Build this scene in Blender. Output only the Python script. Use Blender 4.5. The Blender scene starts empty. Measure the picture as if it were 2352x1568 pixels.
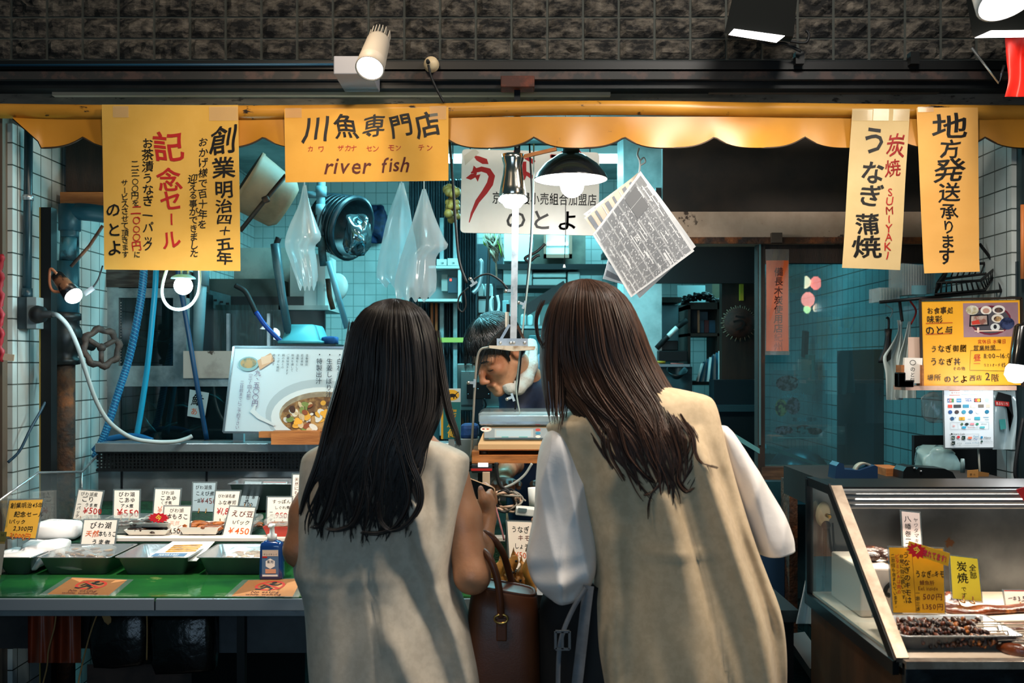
import bpy,bmesh,math,random
import numpy as np
from mathutils import Vector,Matrix
sc = bpy.context.scene
COL = sc.collection
PI = math.pi
# ---------------------------------------------------------------- camera, world, exposure
F,HX,HY,CZ = 2287.0,1176.0,834.0,1.45          # focal length in pixels, principal column, eye level row, eye height
cam = bpy.data.cameras.new('camera'); cam.sensor_width = 36.0; cam.lens = 36.0*F/2352.0
cam.shift_y = (HY-784.0)/2352.0; cam.clip_start = 0.05; cam.clip_end = 60
cam_o = bpy.data.objects.new('camera',cam); COL.objects.link(cam_o)
cam_o.location = (0,0,CZ); cam_o.rotation_euler = (PI/2,0,0); sc.camera = cam_o
cam.dof.use_dof = True; cam.dof.focus_distance = 3.0; cam.dof.aperture_fstop = 5.6
w = bpy.data.worlds.new('night'); sc.world = w; w.use_nodes = True
w.node_tree.nodes['Background'].inputs[0].default_value = (0.30,0.62,0.72,1)
w.node_tree.nodes['Background'].inputs[1].default_value = 0.07
sc.view_settings.view_transform = 'Standard'; sc.view_settings.look = 'None'
sc.view_settings.exposure = 0.0; sc.view_settings.gamma = 1.0; sc.view_settings.use_curve_mapping = False
cy = sc.cycles
cy.use_denoising = True; cy.max_bounces = 7; cy.diffuse_bounces = 3; cy.glossy_bounces = 3
cy.transmission_bounces = 5; cy.transparent_max_bounces = 10; cy.sample_clamp_indirect = 4.0; cy.sample_clamp_direct = 0
cy.caustics_reflective = False; cy.caustics_refractive = False; cy.blur_glossy = 1.0

def lamp(name,kind,loc,target,energy,col,size=0.3,size_y=None,spot=None,blend=0.5):
    l = bpy.data.lights.new(name,kind); l.energy = energy; l.color = col
    if kind == 'AREA':
        l.size = size
        if size_y: l.shape = 'RECTANGLE'; l.size_y = size_y
    else: l.shadow_soft_size = size
    if spot: l.spot_size = math.radians(spot); l.spot_blend = blend
    o = bpy.data.objects.new(name,l); COL.objects.link(o); o.location = loc
    d = Vector(target)-Vector(loc); o.rotation_euler = d.to_track_quat('-Z','Y').to_euler()
    return o
WARM = (1.0,0.80,0.58); WHITE = (1.0,0.93,0.84); TEAL = (0.26,0.88,1.0)
# market arcade ceiling lamps over the shoppers' heads (above the frame)
lamp('arcade_ceiling_lamp','AREA',(0.75,1.85,3.0),(0.35,2.15,1.2),26,WHITE,0.3)
lamp('arcade_ceiling_lamp','AREA',(-0.55,1.65,3.1),(-0.25,2.15,1.2),15,WARM,0.35)
lamp('round_downlight_beam','SPOT',(0.93,1.80,2.12),(0.0,2.1,1.2),44,(1.0,0.84,0.66),0.08,spot=110,blend=0.6)
lamp('street_fill_light','AREA',(-0.3,-0.9,1.5),(-0.1,2.5,0.8),15,(0.52,0.76,1.0),1.6,0.8)  # unseen cool fill added behind the camera for lower backs and counter front
# shop-front spots that wash the counter goods and the paper signs
lamp('counter_spot_lamp','SPOT',(-0.95,2.05,2.95),(-0.86,2.88,0.9),170,WHITE,0.05,spot=36,blend=0.6)
lamp('sign_spot_lamp','SPOT',(-0.42,2.3,2.45),(-0.62,2.92,1.98),11,WARM,0.04,spot=70)

# ---------------------------------------------------------------- helpers
def P(px,py,Y): return Vector(((px-HX)/F*Y,Y,CZ-(py-HY)/F*Y))
def S(n,Y): return n/F*Y
def lin(h):
    h = h.lstrip('#'); c = [int(h[i:i+2],16)/255 for i in (0,2,4)]
    return tuple(x/12.92 if x <= 0.04045 else ((x+0.055)/1.055)**2.4 for x in c)
def lerp(a,b,t): return a+(b-a)*t
def interp(x,tab):
    if x <= tab[0][0]: return tab[0][1]
    for (x0,y0),(x1,y1) in zip(tab,tab[1:]):
        if x <= x1:
            t = (x-x0)/(x1-x0); return y0+(y1-y0)*t
    return tab[-1][1]
def sinterp(x,tab):                                   # smooth (Catmull-Rom) table lookup
    n = len(tab)
    if x <= tab[0][0]: return tab[0][1]
    if x >= tab[-1][0]: return tab[-1][1]
    for i in range(n-1):
        if x <= tab[i+1][0]:
            x0,y0 = tab[i]; x1,y1 = tab[i+1]
            m0 = (tab[i+1][1]-tab[max(i-1,0)][1])/(tab[i+1][0]-tab[max(i-1,0)][0])
            m1 = (tab[min(i+2,n-1)][1]-y0)/(tab[min(i+2,n-1)][0]-x0)
            d = x1-x0; t = (x-x0)/d
            return (2*t**3-3*t*t+1)*y0+(t**3-2*t*t+t)*d*m0+(-2*t**3+3*t*t)*y1+(t**3-t*t)*d*m1
def spline(pts,n=8,closed=False):
    pts = [Vector(p) for p in pts]; out = []; m = len(pts)
    for i in range(m if closed else m-1):
        p0 = pts[(i-1) % m] if closed or i > 0 else pts[0]*2-pts[1]
        p1 = pts[i]; p2 = pts[(i+1) % m]
        p3 = pts[(i+2) % m] if closed or i+2 < m else pts[-1]*2-pts[-2]
        for k in range(n):
            t = k/n
            out.append(0.5*((2*p1)+(p2-p0)*t+(2*p0-5*p1+4*p2-p3)*t*t+(3*p1-p0-3*p2+p3)*t**3))
    if not closed: out.append(pts[-1])
    return out

MATS = {}
def mat(name,col='808080',rough=0.5,metal=0.0,col2=None,ns=6.0,lo=0.4,hi=0.6,bump=0.0,bs=60.0,emit=0.0,
        ecol=None,trans=0.0,alpha=1.0,spec=0.5,stretch=(1,1,1),island=0.0,ior=1.45,rough2=None,coat=0.0,col3=None,ns3=30.0,lo3=0.55,hi3=0.7,sheen=0.0,detail=5.0,sub=0.0):
    if name in MATS: return MATS[name]
    m = bpy.data.materials.new(name); m.use_nodes = True; MATS[name] = m
    nt = m.node_tree; N = nt.nodes; L = nt.links; b = N['Principled BSDF']
    c = (*lin(col),1) if isinstance(col,str) else (*col,1)
    b.inputs['Base Color'].default_value = c; b.inputs['Roughness'].default_value = rough
    b.inputs['Metallic'].default_value = metal; b.inputs['IOR'].default_value = ior
    b.inputs['Specular IOR Level'].default_value = spec
    b.inputs['Transmission Weight'].default_value = trans; b.inputs['Alpha'].default_value = alpha
    b.inputs['Coat Weight'].default_value = coat; b.inputs['Sheen Weight'].default_value = sheen
    if sub: b.inputs['Subsurface Weight'].default_value = sub; b.inputs['Subsurface Radius'].default_value = (0.012,0.005,0.003); b.inputs['Subsurface Scale'].default_value = 1.0
    if emit:
        b.inputs['Emission Strength'].default_value = emit
        b.inputs['Emission Color'].default_value = (*(ecol or c[:3]),1)
    if col2 or bump or col3 or rough2 is not None:
        tc = N.new('ShaderNodeTexCoord'); mp = N.new('ShaderNodeMapping'); mp.inputs['Scale'].default_value = stretch
        L.new(tc.outputs['Object'],mp.inputs['Vector'])
    last = None
    def layer(prev,c2,sc_,l_,h_):
        nz = N.new('ShaderNodeTexNoise'); nz.inputs['Scale'].default_value = sc_; nz.inputs['Detail'].default_value = detail; nz.inputs['Roughness'].default_value = 0.6
        L.new(mp.outputs[0],nz.inputs['Vector'])
        mr = N.new('ShaderNodeMapRange'); mr.inputs[1].default_value = l_; mr.inputs[2].default_value = h_
        L.new(nz.outputs['Fac'],mr.inputs[0])
        mx = N.new('ShaderNodeMix'); mx.data_type = 'RGBA'; L.new(mr.outputs[0],mx.inputs['Factor'])
        if prev is None: mx.inputs[6].default_value = c
        else: L.new(prev,mx.inputs[6])
        mx.inputs[7].default_value = (*lin(c2),1)
        return mx.outputs[2],mr.outputs[0]
    if col2:
        last,fac = layer(None,col2,ns,lo,hi)
        if rough2 is not None:
            r = N.new('ShaderNodeMapRange'); r.inputs[3].default_value = rough; r.inputs[4].default_value = rough2
            L.new(fac,r.inputs[0]); L.new(r.outputs[0],b.inputs['Roughness'])
    if col3: last,_ = layer(last,col3,ns3,lo3,hi3)
    if island:
        g = N.new('ShaderNodeNewGeometry'); hs = N.new('ShaderNodeHueSaturation')
        mr = N.new('ShaderNodeMapRange'); mr.inputs[3].default_value = 1-island; mr.inputs[4].default_value = 1+island
        L.new(g.outputs['Random Per Island'],mr.inputs[0]); L.new(mr.outputs[0],hs.inputs['Value'])
        if last: L.new(last,hs.inputs['Color'])
        else: hs.inputs['Color'].default_value = c
        last = hs.outputs[0]
    if last: L.new(last,b.inputs['Base Color'])
    if bump:
        nz = N.new('ShaderNodeTexNoise'); nz.inputs['Scale'].default_value = bs; nz.inputs['Detail'].default_value = 4
        L.new(mp.outputs[0],nz.inputs['Vector'])
        bp = N.new('ShaderNodeBump'); bp.inputs['Strength'].default_value = min(1,bump); bp.inputs['Distance'].default_value = 0.01
        L.new(nz.outputs['Fac'],bp.inputs['Height']); L.new(bp.outputs[0],b.inputs['Normal'])
    return m

def tile_mat(name,tile,grout,bw,bh,mortar=0.02,rough=0.25,off=0.0,axis='xz',vary=0.06,bump=0.4,dirt=None,orient=None):
    m = bpy.data.materials.new(name); m.use_nodes = True; MATS[name] = m
    nt = m.node_tree; N = nt.nodes; L = nt.links; b = N['Principled BSDF']
    tc = N.new('ShaderNodeTexCoord'); sx = N.new('ShaderNodeSeparateXYZ'); cx = N.new('ShaderNodeCombineXYZ')
    L.new(tc.outputs['Object'],sx.inputs[0])
    L.new(sx.outputs['XYZ'.index(axis[0].upper())],cx.inputs[0]); L.new(sx.outputs['XYZ'.index(axis[1].upper())],cx.inputs[1])
    br = N.new('ShaderNodeTexBrick'); br.offset = off; br.inputs['Scale'].default_value = 1.0
    br.inputs['Brick Width'].default_value = bw; br.inputs['Row Height'].default_value = bh
    br.inputs['Mortar Size'].default_value = mortar*bh; br.inputs['Mortar Smooth'].default_value = 0.3
    t = lin(tile); br.inputs['Color1'].default_value = (*[x*(1-vary) for x in t],1); br.inputs['Color2'].default_value = (*[min(1,x*(1+vary)) for x in t],1)
    br.inputs['Mortar'].default_value = (*lin(grout),1)
    L.new(cx.outputs[0],br.inputs['Vector'])
    out = br.outputs['Color']
    if dirt:
        nz = N.new('ShaderNodeTexNoise'); nz.inputs['Scale'].default_value = 2.2; nz.inputs['Detail'].default_value = 8
        L.new(tc.outputs['Object'],nz.inputs['Vector'])
        mr = N.new('ShaderNodeMapRange'); mr.inputs[1].default_value = 0.52; mr.inputs[2].default_value = 0.75; mr.inputs[4].default_value = 0.75
        L.new(nz.outputs['Fac'],mr.inputs[0])
        mx = N.new('ShaderNodeMix'); mx.data_type = 'RGBA'; L.new(mr.outputs[0],mx.inputs['Factor']); L.new(out,mx.inputs[6]); mx.inputs[7].default_value = (*lin(dirt),1)
        out = mx.outputs[2]
    L.new(out,b.inputs['Base Color']); b.inputs['Roughness'].default_value = rough
    bp = N.new('ShaderNodeBump'); bp.inputs['Strength'].default_value = bump; bp.inputs['Distance'].default_value = 0.004; bp.invert = True
    L.new(br.outputs['Fac'],bp.inputs['Height']); L.new(bp.outputs[0],b.inputs['Normal'])
    return m

def glass_mat(name,tint=(0.8,0.95,1.0),alpha=0.12,rough=0.02,refl=0.045):
    """thin pane: see-through with a clear-coat like reflection"""
    m = bpy.data.materials.new(name); m.use_nodes = True; MATS[name] = m
    nt = m.node_tree; N = nt.nodes; L = nt.links; N.remove(N['Principled BSDF']); out = N['Material Output']
    tr = N.new('ShaderNodeBsdfTransparent'); tr.inputs[0].default_value = (*tint,1)
    gl = N.new('ShaderNodeBsdfGlossy'); gl.inputs['Roughness'].default_value = rough
    df = N.new('ShaderNodeBsdfDiffuse'); df.inputs[0].default_value = (*[min(1,t*0.9) for t in tint],1)
    lw = N.new('ShaderNodeLayerWeight'); lw.inputs['Blend'].default_value = 0.5
    pw = N.new('ShaderNodeMath'); pw.operation = 'POWER'; pw.inputs[1].default_value = 5.0; L.new(lw.outputs['Facing'],pw.inputs[0])
    fr = N.new('ShaderNodeMath'); fr.operation = 'MULTIPLY_ADD'; fr.inputs[1].default_value = 0.85; fr.inputs[2].default_value = refl; L.new(pw.outputs[0],fr.inputs[0])
    m1 = N.new('ShaderNodeMixShader'); m1.inputs[0].default_value = alpha; L.new(tr.outputs[0],m1.inputs[1]); L.new(df.outputs[0],m1.inputs[2])
    m2 = N.new('ShaderNodeMixShader'); L.new(fr.outputs[0],m2.inputs[0]); L.new(m1.outputs[0],m2.inputs[1]); L.new(gl.outputs[0],m2.inputs[2])
    L.new(m2.outputs[0],out.inputs[0])
    return m

WL = {}                                                # where each object's origin stands in the world
class MB:
    """collects shapes in world coordinates and links them as one mesh object"""
    def __init__(s): s.v = []; s.f = []; s.m = []; s.sm = []; s.mats = []
    def mi(s,m):
        if m not in s.mats: s.mats.append(m)
        return s.mats.index(m)
    def add(s,vs,fs,m,smooth=False):
        o = len(s.v); k = s.mi(m); s.v.extend([tuple(v) for v in vs])
        for f in fs: s.f.append([i+o for i in f]); s.m.append(k); s.sm.append(smooth)
        return s
    def box(s,c,d,m,rot=None,bev=0.0):
        c = Vector(c); x,y,z = d[0]/2,d[1]/2,d[2]/2
        R = rot if rot is not None else Matrix.Identity(3)
        if not isinstance(R,Matrix): R = Matrix.Rotation(R[2],3,'Z') @ Matrix.Rotation(R[1],3,'Y') @ Matrix.Rotation(R[0],3,'X')
        if bev <= 0:
            vs = [c+R @ Vector((a*x,b*y,g*z)) for a in (-1,1) for b in (-1,1) for g in (-1,1)]
            return s.add(vs,[(0,1,3,2),(4,6,7,5),(0,4,5,1),(2,3,7,6),(0,2,6,4),(1,5,7,3)],m)
        bm = bmesh.new(); bmesh.ops.create_cube(bm,size=1)
        for v in bm.verts: v.co = Vector((v.co.x*d[0],v.co.y*d[1],v.co.z*d[2]))
        bmesh.ops.bevel(bm,geom=bm.edges[:],offset=min(bev,min(d)*0.45),segments=2,profile=0.5,affect='EDGES')
        bm.verts.index_update()
        s.add([c+R @ v.co for v in bm.verts],[[v.index for v in f.verts] for f in bm.faces],m,False); bm.free(); return s
    def bx(s,x0,x1,y0,y1,z0,z1,m,bev=0.0):
        return s.box(((x0+x1)/2,(y0+y1)/2,(z0+z1)/2),(abs(x1-x0),abs(y1-y0),abs(z1-z0)),m,None,bev)
    def tube(s,pts,r,m,n=8,closed=False,cap=True,flat=1.0):
        pts = [Vector(p) for p in pts]; k = len(pts); rr = r if hasattr(r,'__len__') else [r]*k
        vs = []; up = None
        for i,p in enumerate(pts):
            a = pts[(i-1) % k] if (closed or i) else p; b = pts[(i+1) % k] if (closed or i < k-1) else p
            t = (b-a)
            if t.length < 1e-9: t = Vector((0,0,1))
            t.normalize()
            if up is None:
                up = Vector((0,0,1)) if abs(t.z) < 0.9 else Vector((0,1,0))
            u = up-t*up.dot(t)
            if u.length < 1e-6: u = t.orthogonal()
            u.normalize(); w_ = t.cross(u); up = u
            for j in range(n):
                q = 2*PI*j/n; vs.append(p+(u*math.cos(q)*flat+w_*math.sin(q))*rr[i])
        fs = []
        for i in range(k if closed else k-1):
            for j in range(n):
                a = i*n+j; b = i*n+(j+1) % n; c = ((i+1) % k)*n
                fs.append((a,b,c+(j+1) % n,c+j))
        s.add(vs,fs,m,True)
        if cap and not closed:
            o = len(s.v)-len(vs); km = s.mi(m)
            s.f.append([o+j for j in range(n)][::-1]); s.m.append(km); s.sm.append(False)
            s.f.append([o+(k-1)*n+j for j in range(n)]); s.m.append(km); s.sm.append(False)
        return s
    def bar(s,a,b,wd,th,m,up=(0,-1,0)):
        a = Vector(a); b = Vector(b); t = (b-a).normalized(); u = Vector(up); u = (u-t*u.dot(t)).normalized(); v = t.cross(u)
        vs = [p+u*(g*th/2)+v*(h*wd/2) for p in (a,b) for g,h in ((-1,-1),(-1,1),(1,1),(1,-1))]
        return s.add(vs,[(3,2,1,0),(4,5,6,7),(0,1,5,4),(1,2,6,5),(2,3,7,6),(3,0,4,7)],m)
    def lathe(s,prof,m,c=(0,0,0),axis=(0,0,1),n=24,smooth=True,close=False):
        c = Vector(c); a = Vector(axis).normalized(); u = a.orthogonal().normalized(); v = a.cross(u)
        vs = []; fs = []
        for (r,h) in prof:
            for j in range(n):
                q = 2*PI*j/n; vs.append(c+a*h+(u*math.cos(q)+v*math.sin(q))*r)
        k = len(prof)
        for i in range(k-1):
            for j in range(n):
                fs.append((i*n+j,i*n+(j+1) % n,(i+1)*n+(j+1) % n,(i+1)*n+j))
        if close: fs.append(list(range(n))[::-1]); fs.append([(k-1)*n+j for j in range(n)])
        return s.add(vs,fs,m,smooth)
    def ball(s,c,r,m,n=12,k=8,rot=None):
        r = (r,r,r) if not hasattr(r,'__len__') else r
        c = Vector(c); vs = [c+((rot @ Vector((0,0,r[2]))) if rot else Vector((0,0,r[2])))]; fs = []
        for i in range(1,k):
            q = PI*i/k
            for j in range(n):
                p = Vector((r[0]*math.sin(q)*math.cos(2*PI*j/n),r[1]*math.sin(q)*math.sin(2*PI*j/n),r[2]*math.cos(q)))
                vs.append(c+(rot @ p if rot else p))
        p = Vector((0,0,-r[2])); vs.append(c+(rot @ p if rot else p)); e = len(vs)-1
        for j in range(n): fs.append((0,1+j,1+(j+1) % n)); fs.append((e,1+(k-2)*n+(j+1) % n,1+(k-2)*n+j))
        for i in range(k-2):
            for j in range(n):
                a = 1+i*n; fs.append((a+j,a+n+j,a+n+(j+1) % n,a+(j+1) % n))
        return s.add(vs,fs,m,True)
    def grid(s,fn,nu,nv,m,smooth=True,wrapu=False):
        vs = [fn(i/nu,j/nv) for j in range(nv+1) for i in range(nu+(0 if wrapu else 1))]
        c = nu if wrapu else nu+1
        fs = [(j*c+i,j*c+(i+1) % c,(j+1)*c+(i+1) % c,(j+1)*c+i) for j in range(nv) for i in range(nu)]
        return s.add(vs,fs,m,smooth)
    def loft(s,rings,m,smooth=True,caps=True):
        n = len(rings[0]); vs = [p for r in rings for p in r]
        fs = [(i*n+j,i*n+(j+1) % n,(i+1)*n+(j+1) % n,(i+1)*n+j) for i in range(len(rings)-1) for j in range(n)]
        if caps: fs.append(list(range(n))[::-1]); fs.append([(len(rings)-1)*n+j for j in range(n)])
        return s.add(vs,fs,m,smooth)
    def prism(s,pts,dvec,m,smooth=False):
        """closed outline (world points) pushed along dvec"""
        pts = [Vector(p) for p in pts]; d = Vector(dvec); n = len(pts)
        vs = pts+[p+d for p in pts]
        fs = [list(range(n))[::-1],[n+i for i in range(n)]]+[(i,(i+1) % n,n+(i+1) % n,n+i) for i in range(n)]
        return s.add(vs,fs,m,smooth)
    def mesh(s,name):
        me = bpy.data.meshes.new(name)
        me.from_pydata(s.v,[],s.f)
        for m in s.mats: me.materials.append(m)
        me.polygons.foreach_set('material_index',s.m); me.polygons.foreach_set('use_smooth',s.sm)
        return me
    def base(s):
        a = np.array(s.v); lo = a.min(0); hi = a.max(0); return Vector(((lo[0]+hi[0])/2,(lo[1]+hi[1])/2,lo[2]))
    def build(s,name,parent=None,label=None,origin=None):
        """a part (when parent is given) or a bare top-level mesh"""
        og = WL[parent.name] if parent is not None else (origin if origin is not None else s.base())
        og = Vector(og); s.v = [(v[0]-og.x,v[1]-og.y,v[2]-og.z) for v in s.v]
        o = bpy.data.objects.new(name,s.mesh(name)); COL.objects.link(o)
        if parent is not None: o.parent = parent
        else: o.location = og
        if label: o['label'] = label
        WL[o.name] = og
        bm = bmesh.new(); bm.from_mesh(o.data); bmesh.ops.recalc_face_normals(bm,faces=bm.faces[:]) if len(bm.faces) < 60000 else None; bm.to_mesh(o.data); bm.free()
        return o
def thing(name,label,cat,loc,group=None):
    o = bpy.data.objects.new(name,None); COL.objects.link(o); o.location = loc; WL[o.name] = Vector(loc)
    o.empty_display_size = 0.05
    o['label'] = label; o['category'] = cat
    if group: o['group'] = group
    return o
def solo(mb,name,label,cat,group=None):
    o = mb.build(name); o['label'] = label; o['category'] = cat
    if group: o['group'] = group
    return o
def struct(mb,name):
    o = mb.build(name); o['kind'] = 'structure'; return o

# ---------------------------------------------------------------- lettering
GL = {}
def glyph(ch,wt):
    k = (ch,wt)
    if k in GL: return GL[k]
    def outline(wt_):
        c = bpy.data.curves.new('glyph','FONT'); c.body = ch; c.resolution_u = 2; c.offset = wt_; c.fill_mode = 'FRONT'
        o = bpy.data.objects.new('glyph',c); COL.objects.link(o)
        dg = bpy.context.evaluated_depsgraph_get(); dg.update()
        e = o.evaluated_get(dg); me = e.to_mesh()
        r = [(v.co.x,v.co.y) for v in me.vertices],[list(p.vertices) for p in me.polygons],sum(p.area for p in me.polygons)
        e.to_mesh_clear(); bpy.data.objects.remove(o); bpy.data.curves.remove(c); return r
    v0,f0,a0 = outline(0.0); vs,fs,lack = v0,f0,wt
    for q in (1,0.75,0.5,0.3):                       # the boldest outline that still fills cleanly
        if wt <= 0: break
        v1,f1,a1 = outline(wt*q)
        if len(f1) == len(f0) and a0 < a1 < a0*(1+wt*q*45): vs,fs,lack = v1,f1,wt*(1-q); break
    if lack > 0.002:                                    # the rest of the weight: slightly shifted copies
        n = len(vs); V0,F0 = vs,fs; vs = []; fs = []
        for k_,(dx,dy) in enumerate(((-lack,-lack*0.6),(lack,lack*0.6))): vs += [(x+dx,y+dy) for x,y in V0]; fs += [[i+k_*n for i in f] for f in F0]
    st = [tuple(f) for f in fs]; fs = []                # long slivers are split so that lettering follows a curled sheet
    while st:
        t = st.pop()
        if len(t) != 3: fs.append(list(t)); continue
        e = [(math.dist(vs[t[i]],vs[t[(i+1) % 3]]),i) for i in range(3)]; d_,i = max(e)
        if d_ < 0.16 or len(vs) > 1500: fs.append(list(t)); continue
        a_,b_,c_ = t[i],t[(i+1) % 3],t[(i+2) % 3]; vs.append(((vs[a_][0]+vs[b_][0])/2,(vs[a_][1]+vs[b_][1])/2)); m_ = len(vs)-1
        st += [(a_,m_,c_),(m_,b_,c_)]
    GL[k] = (vs,fs); return GL[k]
RT = random.Random(5)
class Sheet:
    """a flat or gently curled sheet given by its four world corners; a, b run over W x H (photo pixels) from the upper left corner"""
    def __init__(s,TL,TR,BR,BL,W,H,curl=None):
        s.c = [Vector(p) for p in (TL,TR,BR,BL)]; s.W = W; s.H = H; s.curl = curl; s.k = 0; s.clip = False
        s.n = (s.c[3]-s.c[0]).cross(s.c[1]-s.c[0]).normalized()
    def pt(s,a,b,off=0.0):
        u = a/s.W; v = b/s.H
        p = s.c[0].lerp(s.c[1],u).lerp(s.c[3].lerp(s.c[2],u),v)
        return p+s.n*(off+(s.curl(u,v) if s.curl else 0.0))
    def lay(s): s.k += 1; return (0.0010 if s.curl else 0.00025)+0.00005*s.k
    def paper(s,mb,m,nu=1,nv=1,th=0.0006,edge=None):
        W,H = s.W,s.H; e = edge or (lambda u,v: (0,0))
        f = lambda o: (lambda u,v: s.pt(u*W+e(u,v)[0],v*H+e(u,v)[1],o))
        mb.grid(f(0),nu,nv,m); mb.grid(lambda u,v: f(-th)(1-u,v),nu,nv,m)
        rim = [(i/nu,0) for i in range(nu)]+[(1,j/nv) for j in range(nv)]+[(1-i/nu,1) for i in range(nu)]+[(0,1-j/nv) for j in range(nv)]
        vs = [f(0)(*q) for q in rim]+[f(-th)(*q) for q in rim]; n = len(rim)
        mb.add(vs,[(i,(i+1) % n,n+(i+1) % n,n+i) for i in range(n)],m)
    def rect(s,mb,a0,b0,a1,b1,m,nu=1,nv=1,off=None):
        off = s.lay() if off is None else off
        mb.grid(lambda u,v: s.pt(lerp(a0,a1,u),lerp(b0,b1,v),off),nu,nv,m,False)
    def poly(s,mb,pts,m,off=None):
        off = s.lay() if off is None else off
        if s.clip: pts = [(min(max(a,0),s.W),min(max(b,0),s.H)) for a,b in pts]
        n = len(pts); cx = sum(p[0] for p in pts)/n; cy_ = sum(p[1] for p in pts)/n
        mb.add([s.pt(cx,cy_,off)]+[s.pt(a,b,off) for a,b in pts],[(0,1+i,1+(i+1) % n) for i in range(n)],m)
    def disc(s,mb,a,b,ra,rb,m,n=20,off=None,rot=0.0):
        c,q = math.cos(rot),math.sin(rot)
        s.poly(mb,[(a+ra*math.cos(2*PI*i/n)*c-rb*math.sin(2*PI*i/n)*q,b+ra*math.cos(2*PI*i/n)*q+rb*math.sin(2*PI*i/n)*c) for i in range(n)],m,off)
    def ring(s,mb,a,b,ra,rb,wd,m,n=28):
        off = s.lay(); vs = []
        for i in range(n):
            c,q = math.cos(2*PI*i/n),math.sin(2*PI*i/n)
            vs += [s.pt(a+ra*c,b+rb*q,off),s.pt(a+(ra-wd)*c,b+(rb-wd)*q,off)]
        mb.add(vs,[(2*i,2*((i+1) % n),2*((i+1) % n)+1,2*i+1) for i in range(n)],m)
    def line(s,mb,pts,wd,m,off=None):
        off = s.lay() if off is None else off; n = len(pts); vs = []
        ww = wd if hasattr(wd,'__len__') else [wd]*n
        for i,(a,b) in enumerate(pts):
            p,q = pts[max(i-1,0)],pts[min(i+1,n-1)]; dx,dy = q[0]-p[0],q[1]-p[1]; l = math.hypot(dx,dy) or 1
            vs += [s.pt(a-dy/l*ww[i]/2,b+dx/l*ww[i]/2,off),s.pt(a+dy/l*ww[i]/2,b-dx/l*ww[i]/2,off)]
        mb.add(vs,[(2*i,2*i+1,2*i+3,2*i+2) for i in range(n-1)],m)
    def ch(s,mb,ch,a,b,size,m,wt,jit,off,sx=1.0,rot=0.0,slant=0.0):
        """one character centred on (a, b)"""
        vs,fs = glyph(ch,round(wt*0.65,4)); size *= 0.94
        if not fs: return
        cx,cy_ = 0.5,0.36
        if ord(ch) < 0x2000 or ch in '¥':
            xs = [v[0] for v in vs]; cx = (min(xs)+max(xs))/2; cy_ = 0.34
        th = rot+RT.uniform(-1,1)*0.07*jit; k = 1+RT.uniform(-1,1)*0.08*jit; sl = slant+RT.uniform(-1,1)*0.10*jit
        f1,f2,p1,p2 = RT.uniform(3,6),RT.uniform(3,6),RT.uniform(0,6),RT.uniform(0,6)
        c,q = math.cos(th),math.sin(th); out = []
        for x,y in vs:
            x -= cx; y -= cy_
            x += 0.030*jit*math.sin(f1*y+p1); y += 0.030*jit*math.sin(f2*x+p2)+0.06*jit*x
            x += sl*y
            out.append(s.pt(a+(x*c+y*q)*size*k*sx,b-(-x*q+y*c)*size*k,off))
        mb.add(out,fs,m)
    def v(s,mb,st,a,b,size,m,wt=0.012,pitch=None,jit=1.0,sx=1.0):
        """vertical line of writing, column centre a, from b downwards"""
        off = s.lay(); pitch = pitch or size*1.02
        for ch in st:
            if ch != ' ':
                r = PI/2 if ch in 'ー~～（）()ー' else 0.0
                s.ch(mb,ch,a+(size*0.3 if ch in '、。' else 0),b+pitch/2-(size*0.3 if ch in '、。' else 0),size,m,wt,jit if not r else 0.3,off,sx,r)
            b += pitch*(0.45 if ch == ' ' else 1)
        return b
    def h(s,mb,st,a,b,size,m,wt=0.012,jit=1.0,sp=0.06,sx=1.0,slant=0.0,pitch=None):
        """horizontal line of writing from a, centred on b"""
        off = s.lay()
        for ch in st:
            if ch == ' ': a += size*0.32*sx; continue
            if pitch: adv = pitch
            elif ord(ch) < 0x2000:
                vs,_ = glyph(ch,round(wt*0.65,4)); xs = [v[0] for v in vs] or [0,0.3]; adv = (max(xs)-min(xs)+sp)*size*sx
            else: adv = size*1.0*sx
            s.ch(mb,ch,a+adv/2,b,size,m,wt,jit,off,sx,0.0,slant); a += adv
        return a
def flat_sheet(x0,y0,x1,y1,Y,curl=None):
    return Sheet(P(x0,y0,Y),P(x1,y0,Y),P(x1,y1,Y),P(x0,y1,Y),x1-x0,y1-y0,curl)
def quad_sheet(TL,TR,BR,BL,Y,W=None,H=None,curl=None):
    """corners in photo pixels; Y a depth or four depths"""
    Y = Y if hasattr(Y,'__len__') else [Y]*4
    c = [P(p[0],p[1],y) for p,y in zip((TL,TR,BR,BL),Y)]
    W = W or math.hypot(TR[0]-TL[0],TR[1]-TL[1]); H = H or math.hypot(BL[0]-TL[0],BL[1]-TL[1])
    return Sheet(*c,W,H,curl)

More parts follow.
